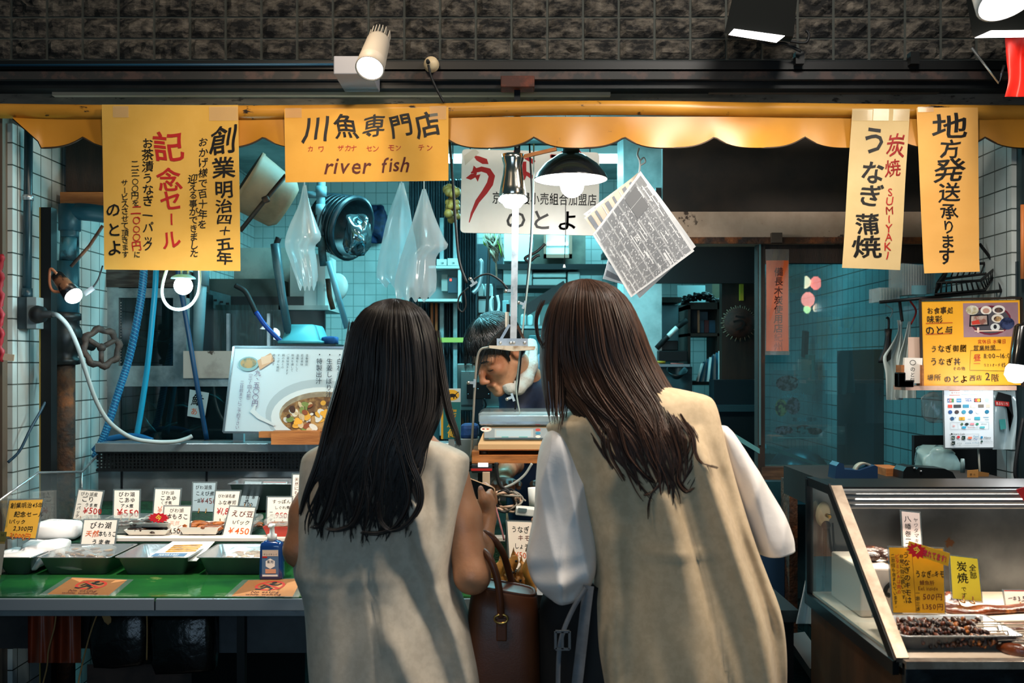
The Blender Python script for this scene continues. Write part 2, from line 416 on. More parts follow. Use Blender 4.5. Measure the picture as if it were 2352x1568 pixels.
# ---------------------------------------------------------------- organic surfaces: smooth union of tapered limbs, meshed on a grid
def surface_nets(f,lo,h):
    nx,ny,nz = f.shape
    neg = f < 0
    cnt = np.zeros((nx-1,ny-1,nz-1),np.int8)
    for a in (0,1):
        for b in (0,1):
            for c in (0,1): cnt += neg[a:nx-1+a,b:ny-1+b,c:nz-1+c]
    act = (cnt > 0) & (cnt < 8)
    idx = np.argwhere(act); ids = -np.ones(act.shape,np.int64); ids[act] = np.arange(len(idx))
    acc = np.zeros((len(idx),3)); num = np.zeros(len(idx)); I = idx
    cor = [(a,b,c) for a in (0,1) for b in (0,1) for c in (0,1)]
    for p in cor:
        for ax in range(3):
            if p[ax]: continue
            q = list(p); q[ax] = 1
            v0 = f[I[:,0]+p[0],I[:,1]+p[1],I[:,2]+p[2]]; v1 = f[I[:,0]+q[0],I[:,1]+q[1],I[:,2]+q[2]]
            cr = (v0 < 0) != (v1 < 0); t = np.where(cr,v0/np.where(cr,v0-v1,1),0)
            pos = np.tile(np.array(p,float),(len(I),1)); pos[:,ax] += t
            acc += pos*cr[:,None]; num += cr
    V = (idx+acc/num[:,None])*h+np.array(lo)
    quads = []
    for ax in range(3):
        sl0 = [slice(None)]*3; sl1 = [slice(None)]*3; sl0[ax] = slice(0,-1); sl1[ax] = slice(1,None)
        cr = neg[tuple(sl0)] != neg[tuple(sl1)]; E = np.argwhere(cr)
        b_,c_ = [(1,2),(2,0),(0,1)][ax]
        ok = (E[:,b_] > 0) & (E[:,c_] > 0) & (E[:,b_] < f.shape[b_]-1) & (E[:,c_] < f.shape[c_]-1); E = E[ok]
        fl = neg[tuple(E.T)]
        def cell(db,dc):
            q = E.copy(); q[:,b_] += db; q[:,c_] += dc; return ids[q[:,0],q[:,1],q[:,2]]
        A,B,C,D = cell(-1,-1),cell(0,-1),cell(0,0),cell(-1,0)
        Q = np.stack([A,B,C,D],1); Q[~fl] = Q[~fl][:,::-1]; quads.append(Q)
    Q = np.concatenate(quads); return V,Q[(Q >= 0).all(1)]
def smooth_verts(V,Q,it=2,lam=0.5):
    for _ in range(it):
        acc = np.zeros_like(V); n = np.zeros(len(V))
        for i in range(4):
            np.add.at(acc,Q[:,i],V[Q[:,(i+1) % 4]]); np.add.at(n,Q[:,i],1)
            np.add.at(acc,Q[:,(i+1) % 4],V[Q[:,i]]); np.add.at(n,Q[:,(i+1) % 4],1)
        V = V+(acc/np.maximum(n,1)[:,None]-V)*lam
    return V
class SDF:
    def __init__(s): s.p = []
    def limb(s,a,b,ra,rb,k=0.02): s.p.append(('c',Vector(a),Vector(b),ra,rb,k,1)); return s
    def chain(s,pts,rs,k=0.02):
        for i in range(len(pts)-1): s.limb(pts[i],pts[i+1],rs[i],rs[i+1],k)
        return s
    def egg(s,c,r,k=0.02,rot=None,sub=False): s.p.append(('e',Vector(c),r,rot,None,k,-1 if sub else 1)); return s
    def xf(s,M):
        """move everything so far by a rigid 4x4"""
        R = M.to_3x3(); q = []
        for p in s.p:
            if p[0] == 'c': q.append(('c',M @ p[1],M @ p[2],*p[3:]))
            else: q.append(('e',M @ p[1],p[2],R @ (p[3] or Matrix.Identity(3)),*p[4:]))
        s.p = q; return s
    def mesh(s,h,it=2):
        los,his = [],[]
        for p in s.p:
            if p[0] == 'c':
                for c,r in ((p[1],p[3]),(p[2],p[4])): los.append([x-r for x in c]); his.append([x+r for x in c])
            elif p[6] > 0: r = max(p[2]); los.append([x-r for x in p[1]]); his.append([x+r for x in p[1]])
        lo = np.min(los,0)-4*h; hi = np.max(his,0)+4*h; n = np.ceil((hi-lo)/h).astype(int)+1
        f = np.full(tuple(n),1.0,np.float32); ax = [lo[i]+h*np.arange(n[i]) for i in range(3)]
        for p in s.p:
            k = p[5]; mg = k+3*h
            if p[0] == 'c':
                a,b,ra,rb = np.array(p[1]),np.array(p[2]),p[3],p[4]; rm = max(ra,rb)
                l_,h_ = np.minimum(a,b)-rm-mg,np.maximum(a,b)+rm+mg
            else:
                rm = max(p[2]); l_,h_ = np.array(p[1])-rm-mg,np.array(p[1])+rm+mg
            i0 = np.clip(np.floor((l_-lo)/h).astype(int),0,n-1); i1 = np.clip(np.ceil((h_-lo)/h).astype(int)+1,1,n)
            sl = tuple(slice(i0[i],i1[i]) for i in range(3))
            X,Y,Z = np.meshgrid(ax[0][sl[0]],ax[1][sl[1]],ax[2][sl[2]],indexing='ij')
            if p[0] == 'c':
                d = b-a; L2 = max(d @ d,1e-12)
                t = np.clip(((X-a[0])*d[0]+(Y-a[1])*d[1]+(Z-a[2])*d[2])/L2,0,1)
                D = np.sqrt((X-a[0]-d[0]*t)**2+(Y-a[1]-d[1]*t)**2+(Z-a[2]-d[2]*t)**2)-(ra+(rb-ra)*t)
            else:
                c = p[1]; x,y,z = X-c[0],Y-c[1],Z-c[2]
                if p[3] is not None:
                    R = np.array(p[3]); x,y,z = R[0,0]*x+R[1,0]*y+R[2,0]*z,R[0,1]*x+R[1,1]*y+R[2,1]*z,R[0,2]*x+R[1,2]*y+R[2,2]*z
                r = p[2]; k0 = np.sqrt((x/r[0])**2+(y/r[1])**2+(z/r[2])**2); k1 = np.sqrt((x/r[0]**2)**2+(y/r[1]**2)**2+(z/r[2]**2)**2)
                D = k0*(k0-1)/np.maximum(k1,1e-6)
            D = D.astype(np.float32); g = f[sl]
            if p[6] > 0:
                e = np.clip(0.5+0.5*(g-D)/k,0,1); f[sl] = g*(1-e)+D*e-k*e*(1-e)
            else:
                D = -D; e = np.clip(0.5-0.5*(g-D)/k,0,1); f[sl] = g*(1-e)+D*e+k*e*(1-e)
        V,Q = surface_nets(f,lo,h); return smooth_verts(V,Q,it),Q
def np_mesh(mb,V,Q,m): mb.add([tuple(v) for v in V],[list(map(int,q)) for q in Q],m,True)
# ================================================================ the setting
def PZ(px,py,z):
    Y = (CZ-z)*F/(py-HY); return P(px,py,Y)
K = dict(
    black=mat('black_paint','0a0c0d',0.45),dark=mat('dark_metal','16191b',0.4,0.5),
    steel=mat('stainless_steel','b8bcbe',0.25,0.72,'8f9599',3,0.35,0.7,0.12,25),
    brushed=mat('brushed_steel','a8acb0',0.34,0.65,'7f868c',4,0.35,0.7,0.1,40),
    galv=mat('galvanised_steel','b9bec2',0.35,0.75,'8d959b',14,0.4,0.65),
    rust=mat('rusty_iron','54341f',0.8,0.1,'2a211d',20,0.4,0.6,0.5,80,col3='8a4d22',ns3=9),
    wood=mat('warm_wood','b5733c',0.55,0,'8f5427',6,0.35,0.65,0.15,60,stretch=(1,12,12)),
    dwood=mat('dark_wood','2c1c12',0.6,0,'191009',6,0.35,0.65,0.2,50,stretch=(8,8,1)),
    white=mat('white_plastic','e4e6e2',0.4),cream=mat('cream_plastic','d8c19a',0.45),
    grey=mat('grey_plastic','8f9698',0.5),rubber=mat('black_rubber','101214',0.6),
    ink=mat('black_ink','14110f',0.5),red=mat('red_ink','b3201c',0.5),orange=mat('orange_ink','d85a1e',0.5),brown=mat('brown_ink','5a1a10',0.5),
    card=mat('white_card','f0e8dc',0.45,spec=0.3),clear=glass_mat('clear_film',(0.93,0.97,0.97),0.10,0.08),
    glass=glass_mat('clear_glass',(0.90,0.96,0.97),0.03,0.01),tape=glass_mat('sticky_tape',(0.97,0.93,0.80),0.18,0.15),
    blue=mat('blue_hose','0d3f86',0.4),teal=mat('teal_hose','1f86a8',0.4),pvc=mat('grey_blue_pipe','6f929c',0.45,0,'56757e',7,0.4,0.7),
)
tile_mat('side_wall_tiles','c3ccca','48524f',0.075,0.066,0.035,0.16,axis='yz',vary=0.05,bump=0.5,dirt='7c7a70')
tile_mat('far_wall_tiles','c9d2d0','7f9694',0.066,0.066,0.032,0.25,axis='xz',vary=0.04,bump=0.4,dirt='8a958f')
# rough split-face blocks above the shop front
def block_wall_mat():
    m = bpy.data.materials.new('split_face_blocks'); m.use_nodes = True; nt = m.node_tree; N = nt.nodes; L = nt.links; b = N['Principled BSDF']
    tc = N.new('ShaderNodeTexCoord')
    n1 = N.new('ShaderNodeTexNoise'); n1.inputs['Scale'].default_value = 26; n1.inputs['Detail'].default_value = 7; n1.inputs['Roughness'].default_value = 0.65
    mp = N.new('ShaderNodeMapping'); mp.inputs['Scale'].default_value = (0.8,1,1.6); L.new(tc.outputs['Object'],mp.inputs[0]); L.new(mp.outputs[0],n1.inputs['Vector'])
    r = N.new('ShaderNodeValToRGB'); r.color_ramp.elements[0].position = 0.42; r.color_ramp.elements[1].position = 0.72
    r.color_ramp.elements[0].color = (*lin('161616'),1); r.color_ramp.elements[1].color = (*lin('7d7468'),1)
    L.new(n1.outputs['Fac'],r.inputs[0]); L.new(r.outputs[0],b.inputs['Base Color']); b.inputs['Roughness'].default_value = 0.85
    bp = N.new('ShaderNodeBump'); bp.inputs['Strength'].default_value = 0.8; bp.inputs['Distance'].default_value = 0.012; L.new(n1.outputs['Fac'],bp.inputs['Height']); L.new(bp.outputs[0],b.inputs['Normal'])
    return m
KB = block_wall_mat(); KG = mat('block_joint','4a4d48',0.8)
rw = random.Random(3)
mb = MB(); Yw = 3.12; bw,bh = S(82,Yw),S(48.5,Yw)
x0 = P(-40,0,Yw).x; z0 = P(0,138,Yw).z
for j in range(5):
    for i in range(31):
        cx,cz = x0+(i+0.5)*bw-0.02,z0+(j+0.5)*bh; a,c = bw/2-0.004,bh/2-0.003
        # each block face is hewn: a little relief grid
        nx,nz = 6,4; vs = []
        for q in range(nz+1):
            for p in range(nx+1):
                e = p in (0,nx) or q in (0,nz)
                vs.append((cx-a+2*a*p/nx,Yw-(0.004 if e else rw.uniform(0.008,0.024)),cz-c+2*c*q/nz))
        mb.add(vs,[(q*(nx+1)+p,q*(nx+1)+p+1,(q+1)*(nx+1)+p+1,(q+1)*(nx+1)+p) for q in range(nz) for p in range(nx)],KB,False)
mb.bx(x0-0.3,x0+31*bw+0.2,Yw,Yw+0.12,z0,z0+5*bh+0.5,KG)
struct(mb,'wall_front')
mb = MB(); mb.bx(-2.2,2.2,2.99,3.12,P(0,205,3.0).z,P(0,141,3.0).z,mat('black_steel_beam','0b0e10',0.5,0.3,'15191b',8))
mb.bx(-2.2,2.2,2.965,2.99,P(0,160,2.97).z,P(0,143,2.97).z,K['black']); mb.bx(-2.2,2.2,2.97,2.99,P(0,184,2.98).z,P(0,166,2.98).z,mat('beam_paint','2b2b2b',0.6,0,'4a3a36',18,0.5,0.6))
struct(mb,'trim_1')
mb = MB(); mb.bx(-2.2,2.2,3.05,3.10,P(0,240,3.05).z,P(0,205,3.05).z,mat('soffit_board','756e66',0.7,0,'4f4a45',5,0.4,0.65,col3='2c2825',ns3=25,lo3=0.6,hi3=0.66,stretch=(1,4,4)))
mb.bx(-1.4,0.30,3.03,3.05,P(0,219,3.03).z,P(0,209,3.03).z,mat('soffit_batten','a79a8c',0.6))
mb.bx(0.6,1.3,3.03,3.05,P(0,213,3.03).z,P(0,206,3.03).z,mat('soffit_batten_dark','4a3d33',0.6))
struct(mb,'trim_2')
mb = MB(); mb.bx(-2.6,2.6,-1.5,6.0,-0.1,0,mat('wet_concrete','2b2c2b',0.45,0,'191a1a',5,0.4,0.65,0.4,30)); struct(mb,'floor')
mb = MB(); mb.bx(-1.6,1.6,3.13,5.95,2.52,2.6,mat('ceiling_boards','aeb9b7',0.6,0,'7d8b89',3)); struct(mb,'ceiling')
mb = MB(); mb.bx(-1.62,-1.5,2.99,3.13,0,2.17,MATS['side_wall_tiles']); mb.bx(-1.62,-1.5,3.13,5.9,0,2.52,MATS['side_wall_tiles']); struct(mb,'wall_left')
mb = MB(); mb.bx(1.5,1.62,2.99,3.13,0,2.17,MATS['side_wall_tiles']); mb.bx(1.5,1.62,3.13,5.9,0,2.52,MATS['side_wall_tiles']); struct(mb,'wall_right'); mb = MB(); mb.bx(0.5,1.5,3.46,5.6,2.03,2.06,mat('light_block_steel','2a2f30',0.5,0.3)); struct(mb,'trim_9')  # the flat panel is added to keep shop light off the right wall
mb = MB(); mb.bx(-1.62,1.62,5.8,5.92,0,2.55,MATS['far_wall_tiles']); struct(mb,'wall_back')
# steel door jamb and trim at the street corner of the tiled wall
mb = MB(); mb.bx(-1.72,-1.535,2.94,3.02,0,2.2,mat('jamb_steel','1d2427',0.4,0.6)); mb.bx(-1.535,-1.515,2.96,3.0,0,2.2,mat('jamb_edge','6b5a4c',0.5,0.3)); struct(mb,'trim_3')
mb = MB(); mb.bx(1.515,1.8,2.96,3.1,0,2.2,mat('corner_post_paint','2a3a3d',0.5,0.2)); struct(mb,'trim_4')

# ---------------------------------------------------------------- awning
YA = 2.95
vin = mat('yellow_vinyl','c98a2c',0.38,0,'b57822',3,0.35,0.65,col3='3a2a18',ns3=11,lo3=0.70,hi3=0.74,spec=0.5)
vin2 = mat('yellow_vinyl_worn','d09338',0.35,0,'b27a24',4,0.35,0.65,col3='2a2018',ns3=16,lo3=0.62,hi3=0.66,stretch=(0.7,1,1.4))
aw = thing('shop_awning','rolled yellow vinyl awning with a scalloped valance across the shop front','awning',(0,YA,P(0,340,YA).z))
mb = MB()
xs = [-70+i*14 for i in range(181)]
mb.tube([P(x,255+4*math.sin(x/310.0)-(6 if 1000 < x < 1700 else 0)*math.sin((x-1000)/700*PI)*0.5,YA) for x in xs],S(17,YA),vin2,14); mb.build('roller_tube',aw)
def val_bottom(x):
    if x < 95: return lerp(272,330,max(0,(x-30)/65.0))
    t = ((x-605)/207.3) % 1.0
    return 314+25*(1-abs(2*t-1)**3.0)
mb = MB(); xv = [30+i*(2352+70-30)/330 for i in range(331)]
front = lambda u,v: (lambda x: P(x,lerp(268,val_bottom(x),v),YA-0.004-0.010*math.sin(x/33.0)*v-0.012*v))(xv[min(330,int(round(u*330)))])
mb.grid(front,330,7,vin)
mb.grid(lambda u,v: front(1-u,v)+Vector((0,0.003,0)),330,7,vin)
mb.build('valance',aw)
mb = MB(); mb.tube([P(x,val_bottom(x)+0.8,YA-0.016) for x in xv],0.0028,mat('valance_binding','3a2a1a',0.5),5); mb.build('edge_binding',aw)

# ---------------------------------------------------------------- the paper signs on the awning
pap = lambda n,a,b: mat(n,a,0.62,0,b,5,0.3,0.7,0.25,9,spec=0.25)
yel = pap('ochre_paper','e2b45a','d6a548'); yel2 = pap('golden_paper','efb350','e4a441'); tan = pap('tan_paper','dcc08c','d0b27c'); orp = pap('light_orange_paper','f2b765','eaab58')
def wav(ax,ay,ph,am): return lambda u,v: am*(math.sin(ax*u+ph)+0.6*math.sin(ay*v+ph*2))*0.5
YS = 2.918
s = quad_sheet((235,241),(547,241),(552,622),(240,619),YS,312,380,wav(5,4,1,0.006)); mb = MB(); s.paper(mb,yel,24,24)
o = lambda x,y: (x-235-2*(y-241)/380.0*1.2,y-241)
def put(st,size,m,wt=0.02,jit=1.0):                # single brush characters, each at its own place: (character, x, y, height, stretch)
    off = s.lay()
    for c,x,y,*z in st:
        a,b = o(x,y); s.ch(mb,c,a,b,z[0] if z else size,m,wt,jit,off,z[1] if len(z) > 1 else 1.0)
put([('創',513,322,72,.92),('業',512,386,50,1.1),('明',513,434,44,1.08),('治',512,472,34,1.25),('四',513,503,28,1.5),('十',514,530,24,1.2),('五',513,560,36,1.3),('年',512,592,35,1.2)],40,K['ink'],0.024)
put([(c,466-i*0.5,326+i*23.6,25) for i,c in enumerate('おかげ様で百十年を')],24,K['ink'],0.016)
put([(c,441+i*0.2,410+i*19,22 if i else 26) for i,c in enumerate('迎える事ができました')],20,K['ink'],0.014)
put([('記',387,338,74),('念',388,413,64),('セ',390,462,56),('ル',391,552,52)],50,K['red'],0.026)
s.v(mb,'ー',o(391,486)[0],o(391,486)[1],34,K['red'],0.03)
put([(c,339,330+i*26.5,29) for i,c in enumerate('お茶漬うなぎ')]+[(c,338,496+i*27,26) for i,c in enumerate('一パッ')]+[('ク',338,566,26)],26,K['ink'],0.018)
put([('二',310,377),('、',322,386),('三',310,398),('〇',310,418,17),('〇',310,434,17),('円',309,450),('を',311,467)],20,K['ink'],0.014)
put([('二',312,484),('、',326,494),('〇',312,508,20),('〇',312,528,20),('〇',312,546,20),('円',312,566)],25,K['red'],0.022); put([('に',313,586)],18,K['ink'])
put([(c,286,421+i*17,18) for i,c in enumerate('サ')]+[(c,286,453+i*16.6,19) for i,c in enumerate('ビスさせて頂きます')],18,K['ink'],0.012)
s.v(mb,'ー',o(286,430)[0],o(286,430)[1],16,K['ink'])
put([('の',260,484,40),('と',261,530,40),('よ',262,572,40)],40,K['ink'],0.028)
s.rect(mb,26,4,62,30,K['tape'],4,2,0.002); s.rect(mb,245,4,312,36,K['tape'],4,2,0.002)
solo(mb,'paper_sign','large ochre paper sign with a red anniversary sale headline, hung from the awning','sign','handwritten paper signs')

s = quad_sheet((653,251),(1030,246),(1030,415),(656,419),YS,377,168,wav(4,3,2,0.004)); mb = MB(); s.paper(mb,yel2,20,12)
o = lambda x,y: (x-653,y-250)
put([('川',726,297,64),('魚',794,292,62),('専',858,292,62),('門',920,291,60),('店',982,290,60)],62,K['brown' if 0 else 'ink'],0.026)
put([('カ',712,342),('ワ',737,342),('ザ',781,341),('カ',798,341),('ナ',812,341),('セ',847,342),('ン',862,342),('モ',898,341),('ン',914,341),('テ',967,341),('ン',986,342)],17,K['red'],0.004)
s.h(mb,'river',o(744,380)[0],131,54,K['brown'],0.010,0.8,0.09,0.95,0.15); s.h(mb,'fish',o(874,380)[0],130,50,K['brown'],0.010,0.8,0.09,0.92,0.18)
s.rect(mb,334,-3,372,28,K['tape'],4,2,0.002); s.rect(mb,2,-2,40,20,K['tape'],4,2,0.002)
solo(mb,'paper_sign','wide orange paper sign lettered river fish in English, under the track spotlight','sign','handwritten paper signs')

s = quad_sheet((1957,250),(2090,250),(2068,620),(1934,615),YS,133,367,wav(3,9,0.5,0.005)); mb = MB(); s.paper(mb,tan,10,26)
o = lambda x,y: (x-1957+23*(y-250)/367.0,y-250)
put([('う',2006,325,76,.9),('な',2004,396,58),('ぎ',2000,450,58,1.1),('蒲',1992,515,58,1.1),('焼',1990,567,54,1.25)],60,K['ink'],0.028)
put([('炭',2057,335,56,.8),('焼',2050,386,42,.9)],44,K['red'],0.016)
for i,c in enumerate('SUMIYAKI'): put([(c,2044-i*1.0,441+i*20.5,28)],28,K['red'],0.006)
s.rect(mb,0,3,46,28,K['tape'],4,2,0.002); s.rect(mb,48,1,84,28,K['tape'],4,2,0.002); s.rect(mb,94,2,131,28,K['tape'],4,2,0.002)
solo(mb,'paper_sign','crinkled tan paper strip with red SUMIYAKI letters beside big black characters','sign','handwritten paper signs')

s = quad_sheet((2105,248),(2246,247),(2249,624),(2122,628),YS,142,378,lambda u,v: 0.004*math.sin(3*u)+(0.05*(v-0.93) if v > 0.93 else 0)); mb = MB(); s.paper(mb,orp,12,26)
o = lambda x,y: (x-2105-17*(y-247)/380.0,y-247)
put([('地',2181,292,66,1.4),('方',2184,342,52,1.15),('発',2182,392,56,1.35),('送',2183,442,50,1.2),('承',2183,486,42,1.15),('り',2182,521,34),('ま',2180,554,38,1.1),('す',2178,588,44)],60,K['ink'],0.024)
s.rect(mb,2,-2,38,10,K['tape'],4,2,0.002)
solo(mb,'paper_sign','bright yellow paper strip with one column of black brush characters','sign','handwritten paper signs')
# ================================================================ the left half: counter, chilled case, fish tank, pipes
# ---------------------------------------------------------------- counter
gm = mat('green_mat_gloss','28682f',0.10,0,'154328',3,0.40,0.62,0.06,30,col3='6f8a4a',ns3=7,lo3=0.66,hi3=0.70,spec=0.6)
ct = thing('sales_counter','stainless edged fishmonger counter topped with glossy green matting','counter',(-0.75,2.7,0))
ZC = 0.876
mb = MB(); mb.bx(-1.40,-0.02,2.452,3.42,ZC-0.012,ZC,gm); mb.build('green_mat',ct)
mb = MB(); mb.bx(-1.40,-0.02,2.46,3.42,ZC-0.05,ZC-0.013,K['brushed']); mb.build('worktop',ct)
xj = P(357,0,2.45).x
for a,b in ((-1.40,xj-0.002),(xj+0.002,-0.02)):
    mb = MB(); mb.bx(a,b,2.444,2.462,ZC-0.034,ZC-0.004,mat('edge_steel','8d979f',0.3,0.5),0.002); mb.build('edge_strip',ct)
apr = mat('grey_apron_paint','41474c',0.55,0.2,'2c3034',6,0.4,0.65)
mb = MB(); mb.bx(P(503,0,2.58).x,-0.02,2.58,2.60,0.70,ZC-0.05,apr); mb.build('apron_panel',ct)
mb = MB(); mb.bx(P(545,0,2.56).x,P(552,0,2.56).x+0.012,2.555,2.58,0.0,ZC-0.05,K['black']); mb.build('leg',ct)
mb = MB(); mb.bx(-1.44,-1.40,2.5,2.54,0.0,ZC-0.05,K['dark']); mb.build('leg',ct)
mb = MB(); mb.bx(-0.08,-0.04,2.5,2.54,0.0,ZC-0.05,K['dark']); mb.build('leg',ct)
mb = MB(); mb.bx(-1.46,P(215,0,2.62).x,2.62,2.64,0.70,ZC-0.05,mat('rust_stained_panel','3a3634',0.7,0,'1c1d1f',4,0.4,0.6)); mb.build('back_panel',ct)
mb = MB(); mb.bx(-1.39,-0.03,2.75,3.3,0.30,0.33,mat('lower_shelf_board','2e2520',0.8,0,'171412',5)); mb.build('lower_shelf',ct)
# orange tarp, black bags, ropes under the counter
tarp = mat('orange_tarp','8f3a1c',0.45,0,'4e2114',5,0.4,0.65)
mb = MB(); mb.grid(lambda u,v: P(lerp(64,186,u),lerp(1398,1522,v),2.56+0.018*math.sin(u*11+v)+0.012*math.sin(u*23)),40,10,tarp)
mb.grid(lambda u,v: P(lerp(186,64,u),lerp(1398,1522,v),2.563+0.018*math.sin((1-u)*11+v)+0.012*math.sin((1-u)*23)),40,10,tarp)
solo(mb,'tarpaulin','orange tarpaulin hanging in folds below the green counter','tarpaulin')
bagm = mat('black_bag_plastic','0b0d0e',0.28,0,None,bump=0.5,bs=25)
def hang_bag(pts,Y,label):
    mb = MB(); pts = [P(x,y,Y) for x,y in pts]
    c = sum(pts,Vector())/len(pts)
    n = len(pts); rings = []
    for k,(d,s_) in enumerate(((-0.035,0.80),(-0.025,0.95),(0,1.0),(0.03,0.97),(0.04,0.85))):
        rings.append([c+(p-c)*s_+Vector((0,d,0)) for p in pts])
    mb.loft(rings,bagm); return solo(mb,'plastic_bag',label,'bag','black bin bags under the counter')
hang_bag([(216,1398),(240,1396),(300,1397),(345,1397),(350,1440),(348,1500),(335,1524),(270,1532),(222,1530),(212,1480),(209,1440)],2.55,'black plastic bag tied with tan cord below the counter')
hang_bag([(352,1402),(420,1402),(492,1400),(496,1450),(497,1500),(493,1538),(430,1543),(362,1545),(352,1520),(349,1460)],2.545,'wide black bag with white scratches, below the counter joint')
ropem = mat('tan_rope','8a6a40',0.8)
def cord(pts,Y,r,m,name,label,cat='cord',n=8,grp=None):
    Y = Y if hasattr(Y,'__len__') else [Y]*len(pts)
    mb = MB(); mb.tube(spline([P(x,y,yy) for (x,y),yy in zip(pts,Y)],n),r,m,8); return solo(mb,name,label,cat,grp)
cord([(337,1398),(338,1450),(337,1515)],2.50,0.002,ropem,'tan_rope','straight tan cord hanging between the two black bags')
cord([(130,1398),(125,1440),(112,1490),(108,1530),(98,1572)],2.53,0.002,ropem,'tan_rope','wavy tan cord in front of the orange tarpaulin')
cord([(228,1398),(212,1440),(200,1480),(188,1530),(178,1575)],2.50,0.002,ropem,'tan_rope','slanting tan cord beside the bag that has a knotted tie')
mb = MB()
for i in range(6): mb.tube(spline([P(230+i*2,1400,2.47),P(238+i*3,1418,2.47),P(242+i*2.2,1434-abs(i-3)*2,2.47)],5),0.0025,ropem,6)
solo(mb,'knotted_rope','bunched tan cord knot at the top of the black bag','cord')
cl = mat('brown_floor_cloth','4a3a33',0.85,0,'2a2624',7)
mb = MB(); mb.grid(lambda u,v: P(lerp(200,440,u),lerp(1525,1600,v),2.66-0.05*v+0.01*math.sin(9*u)),24,8,cl); solo(mb,'sackcloth','brown sackcloth draped low behind the black bags','cloth')

# ---------------------------------------------------------------- chilled display case
case = thing('chilled_display_case','stainless chilled display case with black grille and glass end panel','display case',(-0.7,3.2,ZC))
XL,XR = -1.40,-0.02
bed = mat('dark_green_mesh','0d3a24',0.5,0,'0a2a1c',40,0.45,0.55,0.5,250,spec=0.4)
mb = MB(); pr = [(2.90,ZC+0.001),(2.90,0.928),(3.05,0.942),(3.36,0.985),(3.36,ZC+0.001)]
mb.prism([Vector((XL,y,z)) for y,z in pr],(XR-XL,0,0),bed); mb.build('sloping_bed',case)
mb = MB(); mb.bx(XL,XR,3.37,3.385,0.96,1.09,mat('dull_mirror_steel','9aa0a3',0.2,0.75,'6b7073',2.5,0.4,0.65,0.25,6)); mb.build('back_panel',case)
for xx in (P(280,0,3.37).x,P(475,0,3.37).x): mb = MB(); mb.bx(xx-0.003,xx+0.003,3.366,3.37,0.96,1.088,K['dark']); mb.build('panel_joint',case)
mb = MB(); mb.bx(XL,XR,3.34,3.44,1.152,1.182,K['steel'],0.003); mb.build('top_rail',case)
# black perforated grille: a real lattice of bars
mb = MB(); gz0,gz1 = 1.090,1.152
for k in range(6): z = lerp(gz0+0.004,gz1-0.004,k/5); mb.bx(XL,XR,3.356,3.360,z-0.0028,z+0.0028,K['black'])
nx = 110
for k in range(nx+1): x = lerp(XL+0.01,XR,k/nx); mb.bx(x-0.003,x+0.003,3.354,3.358,gz0,gz1,K['black'])
mb.bx(XL,XR,3.35,3.362,gz0-0.004,gz0+0.004,K['black']); mb.bx(XL,XR,3.352,3.362,gz1-0.006,gz1+0.001,K['black']); mb.build('grille',case)
mb = MB(); mb.bx(XL,XR,3.42,3.43,1.09,1.152,mat('grille_backing','9a938c',0.3,0.8,'3a3836',9,0.45,0.55)); mb.build('coil_cover',case)
gp = [(3.457,1.169),(3.247,1.096),(2.948,1.126),(2.723,1.074),(2.80,0.93),(2.90,ZC+0.001),(3.457,ZC+0.001)]
mb = MB(); mb.prism([Vector((XL-0.006,y,z)) for y,z in gp],(0.005,0,0),K['glass']); mb.build('side_glass',case)
mb = MB(); mb.tube([Vector((XL-0.003,y,z)) for y,z in gp[:4]],0.004,K['steel'],6); mb.build('glass_trim',case)
mb = MB(); mb.tube([Vector((XL-0.003,3.247,0.96)),Vector((XL-0.003,3.247,1.096))],0.0035,K['steel'],6); mb.build('glass_upright',case)
mb = MB(); mb.bx(P(255,0,2.92).x,XR,2.905,2.96,0.931,0.940,mat('white_shelf_board','eadfd3',0.5)); mb.build('white_shelf',case)

# ---------------------------------------------------------------- trays in the front row
def tray(label,x0,x1,Y0,Y1,z0,z1,sl=0.018,m=None,name='steel_tray',grp='steel trays at the front of the counter',lip=0.006):
    m = m or K['steel']
    def ring(x0,x1,y0,y1,z,r=0.012):
        out = []
        for cx,cy_,a0 in ((x1-r,y1-r,0),(x0+r,y1-r,90),(x0+r,y0+r,180),(x1-r,y0+r,270)):
            for k in range(4): q = math.radians(a0+k*30); out.append(Vector((cx+r*math.cos(q),cy_+r*math.sin(q),z)))
        return out
    R = [ring(x0+sl,x1-sl,Y0+sl,Y1-sl,z0),ring(x0,x1,Y0,Y1,z1),ring(x0-lip,x1+lip,Y0-lip,Y1+lip,z1+0.001),ring(x0-lip,x1+lip,Y0-lip,Y1+lip,z1+0.003),
         ring(x0+0.002,x1-0.002,Y0+0.002,Y1-0.002,z1+0.002),ring(x0+sl+0.001,x1-sl-0.001,Y0+sl+0.001,Y1-sl-0.001,z0+0.002)]
    mb = MB(); mb.loft(R,m,True,True); return solo(mb,name,label,'tray',grp)
def pad(mb,c,d,m,seed=0,rot=0.0,n=18,k=10,amp=0.06,e=0.45,tilt=0.0):
    """soft wrapped parcel: rounded box with creases"""
    r = random.Random(seed); ph = [r.uniform(0,6) for _ in range(6)]; c = Vector(c)
    R = Matrix.Rotation(rot,3,'Z') @ Matrix.Rotation(tilt,3,'X')
    sg = lambda x: math.copysign(abs(x)**e,x)
    def f(u,v):
        q,t = 2*PI*u,PI*(v-0.5); p = Vector((sg(math.cos(t))*sg(math.cos(q))*d[0]/2,sg(math.cos(t))*sg(math.sin(q))*d[1]/2,sg(math.sin(t))*d[2]/2))
        w_ = 1+amp*(math.sin(4*q+ph[0]+3*t)+0.6*math.sin(7*q+ph[1]-2*t)); p = Vector((p.x*w_,p.y*w_,p.z*(1+amp*2*math.sin(3*q+ph[2]))))
        return c+R @ p
    mb.grid(f,n,k,m,True,wrapu=True)
tx = lambda p,Y=2.69: P(p,0,Y).x
zt0,zt1,ty0,ty1 = ZC+0.001,0.924,2.69,2.885
